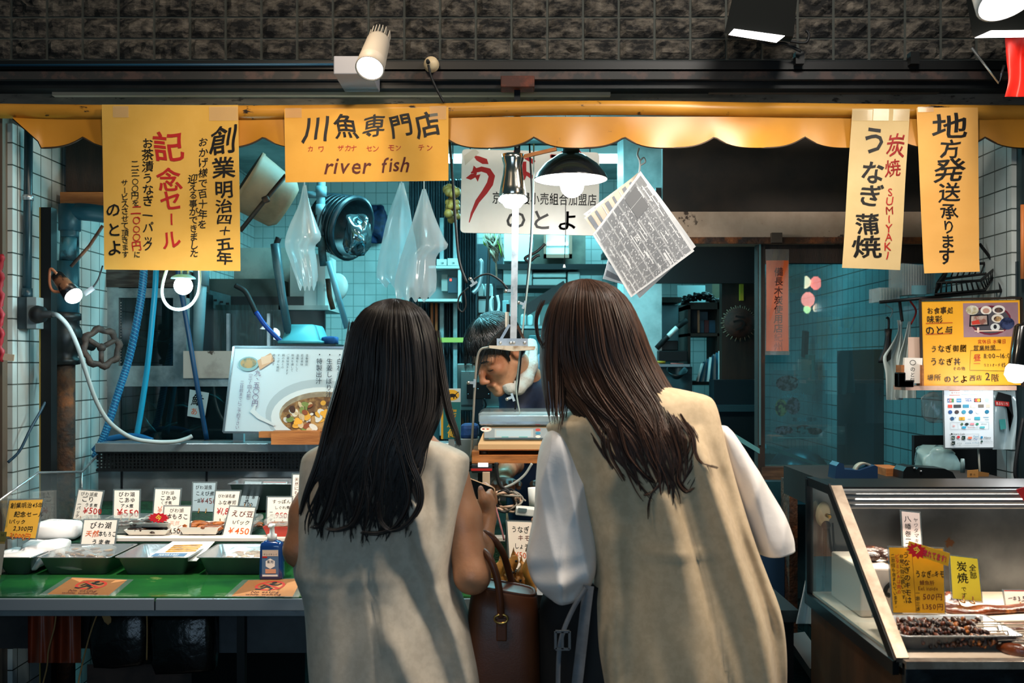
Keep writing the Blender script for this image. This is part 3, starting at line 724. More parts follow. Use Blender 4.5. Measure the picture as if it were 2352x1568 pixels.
tray('stainless tray of white paper packets beside the yellow price card',tx(-12),tx(72),ty0,ty1,zt0,zt1)
tray('stainless tray holding a cellophane pack of small dried fish',tx(88),tx(250),ty0,ty1,zt0,zt1)
tray('stainless tray holding the white card with a grilled eel picture',tx(268),tx(432),ty0,ty1,zt0,zt1)
tray('stainless tray beside the blue soap bottle',tx(455),tx(640),ty0,ty1,zt0,zt1)
wp = mat('white_wrapping_paper','efe9e6',0.45,0,None,bump=0.3,bs=12)
cello = glass_mat('crinkled_cellophane',(0.96,0.96,0.95),0.20,0.12)
mb = MB(); pad(mb,(tx(20),2.79,0.905),(0.13,0.15,0.05),wp,1); solo(mb,'paper_packet','flat white paper packet lying at the end of the tray row','packet')
mb = MB(); pad(mb,(tx(66)-0.02,2.83,0.92),(0.12,0.12,0.05),wp,2,0.3); solo(mb,'paper_packet','white paper packet printed with a small mark, in the first tray','packet')
mb = MB(); xq = P(110,0,2.88).x; pad(mb,(xq,2.945,0.958),(0.135,0.10,0.052),wp,3,0.15,24,12,0.05); s = None
sh = Sheet(Vector((xq-0.02,2.96,0.986)),Vector((xq+0.03,2.96,0.986)),Vector((xq+0.03,2.92,0.986)),Vector((xq-0.02,2.92,0.986)),50,40)
sh.rect(mb,5,10,30,16,K['grey']); solo(mb,'wrapped_parcel','large white paper-wrapped parcel in front of the ¥500 card','parcel')
pack = thing('cellophane_pack','crinkled cellophane pack of small dried fish in a steel tray','food pack',(tx(165),2.78,ZC+0.004))
rr = random.Random(9)
mb = MB(); fm = mat('dried_small_fish','b98a52',0.5,0,'6b4526',30,0.4,0.6,island=0.35)
for k in range(70):
    p = Vector((tx(165)+rr.uniform(-0.075,0.05),2.78+rr.uniform(-0.07,0.07),ZC+0.014+rr.uniform(0,0.03)))
    mb.ball(p,(0.016,0.004,0.004),fm,6,4,Matrix.Rotation(rr.uniform(-0.8,0.8),3,'Z'))
o_ = mb.build('dried_fish',pack); o_['kind'] = 'stuff'
mb = MB(); pad(mb,(tx(165)-0.01,2.775,ZC+0.034),(0.15,0.15,0.05),cello,5,0,24,12,0.09); mb.build('cellophane_bag',pack)
# eel picture card
ec = thing('picture_card','white card with a golden grilled eel picture and blue band','card',(tx(362),2.78,ZC+0.005))
c0 = [Vector((tx(322),2.705,0.914)),Vector((tx(448),2.705,0.914)),Vector((tx(462)-0.02,2.88,0.935)),Vector((tx(350)-0.01,2.88,0.935))]
s = Sheet(c0[3],c0[2],c0[1],c0[0],120,60); mb = MB(); s.paper(mb,K['card'],1,1,0.002)
gold = mat('printed_eel_gold','d8962c',0.5,0,'8a5516',40,0.4,0.6)
for k in range(4): s.poly(mb,[(20+k,12+k*6),(95,10+k*6),(97,14+k*6),(20+k,17+k*6)],gold)
s.rect(mb,4,38,82,48,mat('printed_blue','5f7f9e',0.5)); s.h(mb,'HAMAYAKI',18,43,9,K['card'],0.01,0.1); s.rect(mb,10,50,80,59,gold); s.rect(mb,12,49,58,57,K['ink'])
mb.build('printed_card',ec)
ep = thing('fish_pack','clear topped pack of fish with writing, in the tray nearest the soap','food pack',(tx(560),2.78,ZC+0.004))
mb = MB(); mb.box((tx(560),2.785,ZC+0.02),(0.15,0.15,0.03),wp,None,0.006); mb.build('pack_base',ep)
mb = MB()
for k in range(26): mb.ball((tx(560)+rr.uniform(-0.06,0.06),2.785+rr.uniform(-0.06,0.06),ZC+0.038),(0.014,0.006,0.005),mat('pale_fish','c9ab86',0.5,0,'a6744a',30,island=0.25),6,4,Matrix.Rotation(rr.uniform(0,3),3,'Z'))
o_ = mb.build('small_fish',ep); o_['kind'] = 'stuff'
mb = MB(); pad(mb,(tx(560),2.785,ZC+0.035),(0.16,0.16,0.035),cello,8); mb.build('film',ep)

# ---------------------------------------------------------------- second row of food packs on the sloping bed
simm = mat('simmered_fish_glaze','3a2010',0.25,0,'1a0d06',30,0.4,0.6,island=0.4,spec=0.7)
orf = mat('orange_fish','b5652c',0.4,0,'7a3a16',30,0.4,0.6,island=0.3)
def food_pack(px,Y,z,wd,dp,ht,food,label,base=None,lid=True,n=40,seed=0,fl=0.022):
    x = P(px,0,Y).x; r = random.Random(seed); t = thing('food_pack',label,'food pack',(x,Y,z),'packs of cooked river fish')
    m = base or K['clear']
    mb = MB(); pr = [(x-wd/2+0.012,Y-dp/2+0.01,z),(x+wd/2-0.012,Y-dp/2+0.01,z),(x+wd/2-0.012,Y+dp/2-0.01,z),(x-wd/2+0.012,Y+dp/2-0.01,z)]
    pt_ = [(x-wd/2,Y-dp/2,z+ht),(x+wd/2,Y-dp/2,z+ht),(x+wd/2,Y+dp/2,z+ht),(x-wd/2,Y+dp/2,z+ht)]
    q = lambda L,d: [Vector(p)+(Vector((x,Y,p[2]))-Vector(p)).normalized()*d for p in L]
    mb.loft([[Vector(p) for p in pr],[Vector(p) for p in pt_],q(pt_,0.004),q(pr,0.004)],m,False); mb.build('pack_tray',t)
    mb = MB()
    for k in range(n): mb.ball((x+r.uniform(-0.42,0.42)*wd,Y+r.uniform(-0.4,0.4)*dp,z+ht*0.5+r.uniform(0,ht*0.5)),(fl,fl*0.24,fl*0.22),food,6,4,Matrix.Rotation(r.gauss(0,0.7),3,'Z'))
    o_ = mb.build('cooked_fish',t); o_['kind'] = 'stuff'
    if lid: mb = MB(); mb.box((x,Y,z+ht+0.012),(wd*0.98,dp*0.98,0.022),K['clear'],None,0.008); mb.build('lid',t)
    return t
bz = lambda Y: (lerp(0.928,0.942,(Y-2.9)/0.15) if Y < 3.05 else lerp(0.942,0.985,(Y-3.05)/0.31))+0.003
food_pack(216,3.0,bz(3.0)+0.003,0.10,0.11,0.020,simm,'dark glazed fish in a clear box under the ¥500 card',seed=1)
food_pack(302,3.01,bz(3.01)+0.003,0.105,0.12,0.022,simm,'dark glazed fish in a clear box under the ¥550 card',seed=2)
food_pack(350,2.99,bz(2.99)+0.003,0.13,0.11,0.016,simm,'white foam tray of dark fish under the 今 burst sticker, lower of two',K['card'],False,34,3)
food_pack(356,3.01,bz(3.01)+0.020,0.12,0.10,0.014,simm,'white foam tray of dark fish under the 今 burst sticker, upper of two',K['card'],False,34,4)
food_pack(470,3.0,bz(3.0)+0.003,0.12,0.12,0.022,orf,'flat pack of orange fish fillets beside the えび豆 card',K['card'],False,36,5,0.03)
food_pack(560,3.02,bz(3.02)+0.003,0.10,0.10,0.02,orf,'clear box of orange fish behind the えび豆 card',seed=6)
food_pack(655,2.97,bz(2.97)+0.003,0.11,0.10,0.03,orf,'red rimmed box of orange shreds behind the blue soap bottle',mat('red_rim_box','c23a2a',0.4),True,60,7,0.014)
mb = MB(); s = Sheet(P(495,1207,3.02),P(520,1210,3.03),P(505,1225,2.99),P(470,1221,2.98),40,20); s.paper(mb,K['card']); s.h(mb,'ふな',12,10,9,K['grey'],0.0); solo(mb,'paper_note','small white slip lying on the flat orange fish pack','note')
# burst sticker on the foam trays
def burst(label,cx,cy_,rx,ry,Y,txt,sz):
    mb = MB(); s = flat_sheet(cx-rx,cy_-ry,cx+rx,cy_+ry,Y)
    pts = [(rx+rx*(1 if k % 2 else 0.78)*math.cos(2*PI*k/28),ry+ry*(1 if k % 2 else 0.78)*math.sin(2*PI*k/28)) for k in range(28)]
    s.poly(mb,pts,mat('burst_red','c81f2c',0.4)); s.h(mb,txt,rx-sz*0.5*len(txt),ry,sz,mat('burst_yellow','f0d84a',0.4),0.02,0.3); mb.prism([s.pt(a,b,0) for a,b in pts],s.n*-0.002,K['red'])
    return solo(mb,'burst_sticker',label,'sticker')
burst('small red starburst sticker with a yellow 今 on the foam trays',364,1189,25,12,2.945,'今',16)
# black tray with a slip at the far corner
tray('brushed steel pan at the far corner of the case behind the 950 yen card',P(540,0,3.27).x,P(735,0,3.27).x,3.20,3.35,0.975,1.06,0.02,K['brushed'],'deep_pan','deep pans in the case')

# ---------------------------------------------------------------- handwritten price cards
wc = mat('price_card_white','f3e6d8',0.45,0,None,spec=0.3); yc = mat('price_card_yellow','e9ae3f',0.45); gc = mat('price_card_grey','9fb0b6',0.45)
clipm = mat('wire_clip','a8793f',0.35,0.5)
def pcard(label,TL,TR,BR,BL,Y,paper,rows,lean=0.02,cat='price card',name='price_card',grp='handwritten price cards',clip=True,sleeve=True):
    s = quad_sheet(TL,TR,BR,BL,[Y+lean,Y+lean,Y,Y]); base = (s.c[2]+s.c[3])/2
    t = thing(name,label,cat,base,grp)
    mb = MB(); s.paper(mb,paper,1,1,0.0008)
    for r in rows:
        k,st,x,y,sz,m = r[:6]; wt = r[6] if len(r) > 6 else 0.018
        if k == 'h': s.h(mb,st,x,y,sz,m,wt,0.9,0.08,*([r[7]] if len(r) > 7 else []))
        elif k == 'v': s.v(mb,st,x,y,sz,m,wt)
        elif k == 'r': s.rect(mb,*r[1:5],r[5])
        elif k == 'l': s.line(mb,r[1],r[2],r[5])
    mb.build('card',t)
    if sleeve:
        mb = MB(); e = 3.5; q = [s.pt(-e,-e,-0.0016),s.pt(s.W+e,-e,-0.0016),s.pt(s.W+e,s.H+e,-0.0016),s.pt(-e,s.H+e,-0.0016)]
        mb.prism(q,s.n*-0.0012,mat('sleeve_plastic','6f7a7c',0.3,alpha=0.55)); mb.build('plastic_sleeve',t)
    if clip:
        for u in (0.33,0.67):
            p = s.pt(s.W*u,s.H,0); mb = MB(); mb.tube(spline([p+Vector((0,-0.003,0.010)),p+Vector((0,-0.004,0.002)),p+Vector((0,-0.012,-0.004)),p+Vector((0,0.012,-0.005)),p+Vector((0,0.006,0.012))],4),0.0016,clipm,6); mb.build('clip',t)
    return t
k,rd,og,br_ = K['ink'],K['red'],K['orange'],K['brown']
pcard('yellow price card announcing the 2,000円 anniversary sale',(22,1149),(98,1147),(81,1236),(8,1231),2.76,yc,[('h','創業明治45年',4,12,14,k,.015,.9),('h','記念セール',16,32,14,k,.02),('h','1パック',8,49,12,k),('h','2,300円',20,64,14,k),('h','2,000円',14,80,15,og)])
pcard('white price card reading ごり うま煮 ¥500 in red',(181,1125),(236,1129),(223,1195),(168,1191),3.12,wc,[('h','びわ湖産',6,8,11,k,.012,.9),('h','ごり',10,20,15,k),('h','うま煮',20,33,10,k),('v','一パック',8,28,9,k),('h','¥500',18,46,20,rd,.016)])
pcard('white price card reading こあゆ アメ煮 ¥550',(263,1126),(320,1126),(318,1191),(261,1189),3.12,wc,[('h','びわ湖',9,9,13,k),('h','こあゆ',10,22,13,k),('h','アメ煮',15,35,10,k),('h','¥550',6,51,24,rd,.016)])
pcard('white price card for こあゆ partly hidden by the 1,500円 card',(357,1123),(414,1124),(408,1190),(352,1188),3.13,wc,[('h','びわ湖',14,8,10,k,.005),('h','こあゆ',12,20,13,k),('h','くぎ煮',14,31,9,k,.004),('h','¥550',8,47,20,mat('faded_red_ink','e08a74',0.5),.006)])
pcard('large white price card 天然本もろこ 700円 beside the wrapped parcel',(194,1194),(269,1194),(257,1287),(182,1281),2.875,wc,[('h','びわ湖',14,12,17,k),('h','天然',6,31,16,og,.018),('h','本もろこ',36,31,14,k,.018,.75),('h','うま煮',22,50,15,k),('h','50グラム',6,66,10,k,.01,.8),('h','700円',36,67,17,og,.018),('h','グラム',16,84,10,k,.01,.8),('h','1300円',36,84,15,og,.018,.85)],0.03)
pcard('white price card 本もろこ 1,500円 standing behind the eel picture card',(378,1163),(438,1163),(432,1243),(372,1241),2.965,wc,[('h','びわ湖',12,9,11,k,.006),('h','本もろこ',6,23,14,k,.02,.9),('h','天然',14,38,12,mat('pale_red_ink','eab5a0',0.5),.01),('v','一ケ',8,44,9,k),('h','1,500円',16,55,17,k,.012)])
pcard('grey blue price card こえび煮 ¥450 at the far edge of the green bed',(444,1109),(495,1109),(490,1175),(442,1173),3.23,gc,[('h','びわ湖産',5,10,11,k,.01,.9),('h','こえび煮',6,24,11,k),('h','一盆',3,40,10,k,.012,.8),('h','¥450',17,40,18,mat('dull_red_ink','6a2a24',0.5),.006)],0.025)
pcard('white price card ふな寿司 with a red ¥1,8 price partly hidden',(496,1128),(551,1128),(539,1198),(490,1197),3.10,wc,[('h','びわ湖名産',6,11,9,k,.012,.9),('h','ふな寿司',7,26,11,k),('h','¥1,800',5,46,21,rd,.014,.9)])
pcard('white price card えび豆 1パック ¥450 beside the soap bottle',(529,1163),(586,1166),(571,1240),(510,1236),2.955,wc,[('h','えび豆',6,16,17,br_,.014),('h','1パック',14,36,12,k),('h','¥450',8,56,21,og,.016)])
pcard('narrow grey price card もろこ白焼 700 in the far pan',(563,1105),(601,1106),(588,1166),(550,1162),3.20,gc,[('v','もろこ白焼',14,4,9,k,.02),('v','一本',27,22,9,k),('h','700',8,53,13,k)])
pcard('pale blue card of short upright columns in the far pan',(597,1105),(660,1106),(658,1140),(596,1140),3.30,mat('pale_blue_card','a9c4c8',0.45),[('v','甘味',48,4,9,k,.02),('v','南蛮',32,4,9,k,.02),('v','カラ揚',16,4,8,k,.02),('r',0,1,60,2,K['red']),('r',0,32,60,33,K['red'])],0.01,clip=False)
pcard('white price card すっぽん しぐれ煮 950円 above the soap bottle',(615,1142),(670,1142),(668,1201),(613,1202),3.08,wc,[('h','すっぽん',10,10,11,k),('h','しぐれ煮',16,24,9,k),('v','一パック',9,30,8,k),('h','950円',18,42,19,rd,.012)])
pcard('tall white strip card 天然にもろこ beside the shopper with black hair',(673,1090),(692,1090),(690,1165),(670,1165),3.14,wc,[('v','天然にもろこ',9,6,10,br_,.01)],clip=False)
mb = MB(); s = quad_sheet((-30,1220),(14,1221),(0,1330),(-40,1330),2.60); s.paper(mb,mat('olive_card','7d6a3a',0.5)); s.rect(mb,0,0,46,22,mat('olive_card_band','5d5a2e',0.5)); s.h(mb,'30',33,8,8,k); s.rect(mb,0,28,46,100,mat('olive_card_grey','8f8a80',0.5)); solo(mb,'price_card','olive and grey card cut off at the near end of the counter','price card','handwritten price cards')

# ---------------------------------------------------------------- soap bottle and the no-eating notices
sb = thing('soap_bottle','blue pump bottle of hand soap with a white nozzle','soap bottle',tuple(PZ(625,1323,ZC)))
Yb = 2.655; xb = P(625,0,Yb).x; zb = ZC+0.001
def rrect(cx,cy_,hw,hd,z,r=0.35,n=24):
    e = 2.0/4.5; out = []
    for i in range(n):
        q = 2*PI*i/n; c,q_ = math.cos(q),math.sin(q)
        out.append(Vector((cx+math.copysign(abs(c)**e,c)*hw,cy_+math.copysign(abs(q_)**e,q_)*hd,z)))
    return out
zs = lambda py: CZ-(py-HY)/F*Yb
mb = MB(); H0 = zs(1325)
mb.loft([rrect(xb,Yb,S(a,Yb),S(a*0.62,Yb),zb+max(0,zs(y)-H0)) for a,y in ((26,1325),(28,1321),(27.5,1300),(26.5,1270),(26,1250),(24,1243),(16,1238),(10,1236))],mat('blue_soap_bottle','12356e',0.12,0,None,spec=0.6,coat=0.5)); mb.build('bottle_body',sb)
mb = MB(); zz = lambda y: zb+zs(y)-H0
mb.lathe([(0,zz(1238)),(S(11,Yb),zz(1238)),(S(11,Yb),zz(1224)),(S(6,Yb),zz(1222)),(S(5,Yb),zz(1208)),(S(7,Yb),zz(1206)),(S(7,Yb),zz(1200)),(0,zz(1200))],K['white'],(xb,Yb,0))
mb.box((xb-0.0,Yb-0.012,zz(1203)),(0.010,0.03,0.006),K['white'],None,0.002); mb.build('pump_nozzle',sb)
mb = MB(); s = Sheet(P(606,1256,Yb),P(644,1256,Yb),P(644,1318,Yb),P(606,1318,Yb),38,62)
for i in range(4): s.c[i] = Vector((s.c[i].x,Yb-S(17.5,Yb),s.c[i].z+zb-H0))
s.paper(mb,mat('soap_label','53708f',0.3)); s.rect(mb,1,1,37,15,mat('soap_label_top','cdb9a8',0.3)); s.h(mb,'キレイキレイ',3,11,5.4,k,.012,.1); s.rect(mb,1,15,12,19,rd)
s.poly(mb,[(19+12*math.cos(PI/6+PI/3*i),32+12*math.sin(PI/6+PI/3*i)) for i in range(6)],K['card']); s.h(mb,'薬用',11,28,8,mat('navy_ink','122a52',0.4),.02,.1); s.rect(mb,8,44,32,54,mat('soap_label_peach','d89a78',0.3)); s.rect(mb,1,57,36,61,K['card'])
mb.build('label',sb)
opn = mat('orange_notice_paper','e39a62',0.5,0,'d88d55',3)
def notice(label,TL,TR,BR,BL):
    c = [PZ(*q,ZC+0.0012) for q in (TL,TR,BR,BL)]; s = Sheet(*c,130,90)
    if s.n.z < 0: s.n = -s.n
    mb = MB(); q = [p+Vector((0,0,0.0003)) for p in c]; mb.prism([p-Vector((0,0,0.0008)) for p in c],(0,0,0.0007),opn)
    s.poly(mb,[(-14,-4),(144,-4),(144,94),(-14,94)],K['clear'],-0.0001)
    nr = mat('notice_red','b5301f',0.5); s.ring(mb,65,36,34,26,6,nr)
    s.disc(mb,70,20,6,6,k,12); s.line(mb,[(68,26),(60,44)],12,k); s.line(mb,[(60,42),(74,52),(70,62)],6,k); s.line(mb,[(60,42),(48,56),(38,54)],6,k); s.line(mb,[(66,30),(82,34),(88,26)],5,k); s.line(mb,[(64,30),(50,34),(46,44)],5,k)
    s.line(mb,[(40,20),(90,52)],5,nr)
    s.h(mb,'No eating',34,70,15,br_,.004,0.1,0.08); s.h(mb,'while walking',26,82,14,br_,.004,0.1,0.08)
    return solo(mb,'counter_notice',label,'notice','orange no-eating notices')
notice('orange no eating while walking notice in front of the cellophane fish tray',(166,1326),(292,1331),(250,1366),(108,1364))
notice('orange no eating while walking notice under the blue soap bottle',(570,1332),(694,1328),(672,1369),(532,1368))
# ================================================================ left wall pipes, tank, hoses and hanging things
def pts3(L,Y,n=8):
    Y = Y if hasattr(Y,'__len__') else [Y]*len(L)
    return spline([P(x,y,yy) for (x,y),yy in zip(L,Y)],n)
def lampglass(name,col,e): return mat(name,'ffffff',0.3,emit=e,ecol=col)
dt = mat('dark_teal_pipe','1d3a44',0.35,0,'12262d',8,0.4,0.7)
Yc = 3.04
t = thing('electrical_conduit','dark blue conduit running down the tiled wall into a switch box','conduit',P(65,755,Yc))
mb = MB(); mb.tube([P(66,268,Yc),P(64,480,Yc),P(62,690,Yc)],S(9.5,Yc),dt,12); cp = mb.build('conduit_pipe',t)
mb = MB(); mb.tube([P(65,448,Yc),P(65,460,Yc)],S(12,Yc),K['galv'],12); mb.build('pipe_clamp',cp)
mb = MB(); mb.tube([P(62,662,Yc),P(62,686,Yc)],S(12,Yc),dt,12); mb.build('pipe_socket',cp)
mb = MB(); a,b = P(43,755,Yc),P(93,683,Yc); mb.bx(a.x,a.x+S(30,Yc),Yc-0.02,Yc+0.05,a.z,b.z,mat('switch_box_dark','2a3a40',0.5),0.002); mb.bx(a.x+S(27,Yc),b.x,Yc-0.025,Yc+0.05,a.z,b.z,mat('switch_box_grey','7f8a8b',0.5),0.002); mb.build('switch_box',t)
t = thing('hose_tap','black tap with a pale grey hose that sags onto the display case','tap',P(100,722,3.0))
mb = MB(); mb.lathe([(0,-0.012),(S(18,3.0),-0.012),(S(21,3.0),0.0),(S(18,3.0),0.02),(S(9,3.0),0.024),(S(8,3.0),0.055),(0,0.055)],K['rubber'],P(86,722,3.01),(1,-0.3,0)); mb.build('tap_body',t)
mb = MB(); mb.tube(pts3([(118,722),(134,725),(158,752),(180,800),(200,862),(222,922),(252,970),(300,1004),(350,1014),(400,1014),(428,1007),(441,1001)],[3.0,2.98,3.0,3.02,3.06,3.1,3.14,3.2,3.26,3.31,3.34,3.35]),S(5.2,3.1),mat('pale_grey_hose','9aa2a2',0.5),10); mb.build('grey_hose',t)
mb = MB(); mb.bx(P(101,0,3.08).x,P(124,0,3.08).x,3.06,3.10,0.0,P(0,478,3.08).z,K['black']); mb.bx(P(100,0,3.08).x-0.004,P(100,0,3.08).x,3.06,3.07,0.2,P(0,478,3.08).z,mat('yellow_edge_tape','8a7432',0.6)); solo(mb,'steel_post','black square post standing against the tiles beside the rusty pipe','post')
# main water pipe with valve
Yp = 3.22; t = thing('water_main','old water main with peeling blue elbow, gate valve and rusty lower pipe','pipe',(P(152,0,Yp).x,Yp,0))
peel = mat('peeling_blue_paint','2f6472',0.45,0,'1b2f36',14,0.45,0.55,0.2,30)
mb = MB(); mb.tube(pts3([(160,545),(160,510),(170,488),(200,487),(240,492),(300,500)],[Yp,Yp,Yp,Yp,Yp+0.02,Yp+0.04]),S(20,Yp),mat('dark_blue_elbow','1b4350',0.4),16); mb.tube([P(160,530,Yp),P(160,470,Yp)],S(24,Yp),MATS['dark_blue_elbow'],16); mb.build('elbow',t)
mb = MB(); mb.tube([P(158,530,Yp),P(155,604,Yp)],S(18,Yp),peel,16); mb.build('upper_pipe',t)
mb = MB(); mb.tube([P(155,600,Yp),P(153,735,Yp)],S(24,Yp),MATS['dark_blue_elbow'],16); mb.build('sleeve_pipe',t)
mb = MB(); c = P(152,780,Yp); mb.lathe([(S(22,Yp),S(64,Yp)),(S(33,Yp),S(60,Yp)),(S(33,Yp),S(46,Yp)),(S(24,Yp),S(42,Yp)),(S(34,Yp),S(22,Yp)),(S(37,Yp),0),(S(33,Yp),-S(24,Yp)),(S(24,Yp),-S(40,Yp)),(S(30,Yp),-S(44,Yp)),(S(30,Yp),-S(56,Yp)),(S(20,Yp),-S(58,Yp))],mat('black_valve_iron','15191a',0.4,0.3,'23282a',10),c,(0,0,1),20); mb.tube([c+Vector((0.02,-0.0,0)),P(212,795,Yp-0.05)],S(11,Yp),MATS['black_valve_iron'],12); mb.build('valve_body',t)
mb = MB(); hc = P(233,798,Yp-0.07); ax = Vector((0.75,-0.66,0)).normalized(); u = Vector((0.66,0.75,0)).normalized()
wheel = mat('rusty_handwheel','46362f',0.7,0.2,'2a2220',22,0.4,0.6,0.4,60)
mb.tube([hc+(u*math.cos(q)+Vector((0,0,1))*math.sin(q))*(S(40,Yp)+0.004*math.sin(8*q)) for q in [2*PI*i/40 for i in range(40)]],[S(7.5,Yp)+0.0018*math.sin(8*2*PI*i/40) for i in range(40)],wheel,8,True)
for q in (0.5,2.6,4.7): mb.tube([hc,hc+(u*math.cos(q)+Vector((0,0,1))*math.sin(q))*S(38,Yp)],S(6,Yp),wheel,8)
mb.ball(hc,S(10,Yp),wheel); mb.build('handwheel',t)
mb = MB(); mb.tube([P(151,834,Yp),P(151,1000,Yp),Vector((P(151,0,Yp).x,Yp,0.0))],S(20.5,Yp),K['rust'],16); mb.build('rusty_pipe',t)
mb = MB(); mb.tube([P(176,520,Yp+0.06),P(177,760,Yp+0.06)],S(6,Yp),peel,8); mb.build('thin_side_pipe',t)
mb = MB(); mb.bx(P(141,0,3.28).x,P(260,0,3.28).x,3.27,3.45,P(0,474,3.28).z,P(0,442,3.28).z,K['wood']); solo(mb,'plank_shelf','brown plank shelf on the tiled wall above the blue elbow pipe','shelf')
mb = MB(); mb.bx(P(154,0,3.3).x,P(300,0,3.3).x,3.29,3.44,P(0,442,3.3).z+0.002,P(0,318,3.3).z,K['dwood']); solo(mb,'wooden_box','dark wooden box on the plank shelf under the awning corner','box')
cord([(128,845),(118,890),(98,935),(70,985),(45,1035),(18,1062)],[3.12,3.1,3.05,3.0,2.97,2.95],S(3.2,3),mat('navy_cable','1b3a4c',0.5),'power_cable','navy cable slanting down the tiles below the switch box','cable')
mb = MB()
pr = [P(2+3*math.sin(i*1.1),585+i*7.6,2.93) for i in range(33)]; mb.tube(pr,[S(6+2*math.sin(i*2.2),2.93) for i in range(33)],mat('red_paper_rope','9c1f2a',0.5),8); solo(mb,'red_tassel','red knotted tassel hanging at the street corner of the shop','tassel')
mb = MB(); mb.box(P(18,820,2.93),(S(30,2.93),0.004,S(15,2.93)),mat('pale_tag','c9b79f',0.6),(0,0.12,0)); solo(mb,'paper_tag','pale paper tag below the red tassel','tag')

# ---------------------------------------------------------------- fish tank
Yt = 3.70
t = thing('fish_tank_cabinet','steel framed fish tank cabinet with two dark windows of live fish','fish tank',(P(380,0,Yt).x,Yt,0))
X = lambda p,Y=Yt: P(p,0,Y).x
Z = lambda p,Y=Yt: P(0,p,Y).z
tf = mat('worn_tank_steel','a9b2b3',0.35,0.45,'5d6a6d',6,0.4,0.65,0.15,30)
mb = MB()
for i_,(a,b,c,d) in enumerate(((246,275,660,1100),(400,430,660,868),(246,430,662,684),(246,430,840,868),(246,560,868,887),(246,700,1010,1080),(560,700,868,1010))):
    mb.bx(X(a),X(b),Yt-0.010-0.0009*i_,Yt+0.03-0.0007*i_,Z(d),Z(c),tf)
mb.build('steel_frame',t)
mb = MB(); mb.bx(X(246),X(700),Yt+0.005,Yt+0.5,0.0,Z(1080),K['dark']); mb.build('stand',t)
mb = MB(); mb.bx(X(244),X(425),Yt-0.02,Yt+0.3,Z(660),Z(620),mat('weathered_lintel','3a302b',0.8,0,'57504a',10,0.45,0.65,stretch=(1,6,10))); mb.build('top_timber',t)
inn = mat('tank_inner_dark','0b1c20',0.4)
mb = MB(); mb.bx(X(250),X(700),Yt+0.40,Yt+0.42,Z(1075),Z(664),inn); mb.bx(X(250),X(425),Yt+0.03,Yt+0.4,Z(868),Z(864),inn); mb.bx(X(246),X(246)+0.005,Yt+0.03,Yt+0.4,Z(1075),Z(664),inn); mb.bx(X(425),X(425)+0.005,Yt+0.03,Yt+0.4,Z(866),Z(664),inn); mb.bx(X(695),X(700),Yt+0.03,Yt+0.4,Z(1075),Z(872),inn); mb.bx(X(250),X(700),Yt+0.03,Yt+0.4,Z(1079),Z(1073),inn); mb.build('tank_lining',t)
tg = glass_mat('dark_tank_glass',(0.22,0.42,0.46),0.02,0.02)
mb = MB(); mb.bx(X(274),X(401),Yt+0.006,Yt+0.010,Z(841),Z(683),tg); mb.build('upper_pane',t)
mb = MB(); mb.bx(X(274),X(561),Yt+0.006,Yt+0.010,Z(1011),Z(886),tg); mb.build('lower_pane',t)
mb = MB(); a = X(427); mb.bx(a,X(560),Yt-0.03,Yt-0.011,Z(868),Z(806),mat('scuffed_white_plank','b3a99f',0.6,0,'7d6f66',5,0.45,0.62,0.1,30,col3='4a3a30',ns3=18,lo3=0.64,hi3=0.68)); mb.build('white_plank',t)
mb = MB(); s = flat_sheet(275,690,281,838,Yt+0.004)
for i in range(22): s.rect(mb,2,4+i*6.5,4,6+i*6.5,K['white'],off=0.0005)
mb.build('gauge_dots',t)
def fish(label,L,Y,r,m,name='live_fish',grp='live fish in the tank'):
    mb = MB(); pp = pts3(L,Y,6); n = len(pp)
    mb.tube(pp,[max(0.0012,r*(math.sin(PI*min(1,(i/(n-1))*0.92+0.10))**0.7)) for i in range(n)],m,10,flat=0.55)
    d = (pp[-1]-pp[-2]).normalized(); up = Vector((0,0,1)); e = pp[-1]
    mb.prism([e-d*0.006,e+d*0.022+up*0.014,e+d*0.016,e+d*0.022-up*0.014],(0,0.002,0),m)
    mid = pp[n//2]; d2 = (pp[n//2+1]-mid).normalized(); mb.prism([mid+up*r*0.8-d2*0.012,mid+up*r*1.7+d2*0.004,mid+up*r*0.8+d2*0.02],(0,0.002,0),m)
    return solo(mb,name,label,'fish',grp)
fm_ = mat('silver_fish','9fb0a8',0.25,0.3,'4a5a58',18,0.4,0.6)
for lb,L,y,r in (('small silver fish swimming high in the lower window of the tank',[(318,916),(334,920),(350,928)],Yt+0.06,0.010),('curled pale fish beside the teal hose in the lower tank window',[(330,958),(338,976),(360,993)],Yt+0.05,0.012),
                ('silver fish pointing up, in the middle of the lower tank window',[(406,970),(385,980),(362,995)],Yt+0.07,0.013),('dim fish near the card in the lower tank window',[(402,932),(420,931),(436,936)],Yt+0.09,0.009),('shadowy fish behind the card that reads 鮎',[(480,905),(497,912),(515,925)],Yt+0.08,0.010),
                ('low grey fish on the bottom right of the lower tank window',[(415,995),(440,988),(462,978)],Yt+0.09,0.012),('faint fish drifting in the upper tank window',[(318,772),(345,782),(378,784)],Yt+0.1,0.012)):
    fish(lb,L,y,r,fm_)
mb = MB(); s = quad_sheet((436,894),(480,902),(470,962),(430,955),Yt-0.016); s.paper(mb,mat('pale_tank_card','b7c4c4',0.4)); s.h(mb,'鮎',6,22,30,k,0.02); s.h(mb,'あり',6,48,20,og,0.012); solo(mb,'tank_card','white card reading 鮎あり stuck on the lower tank glass','card')
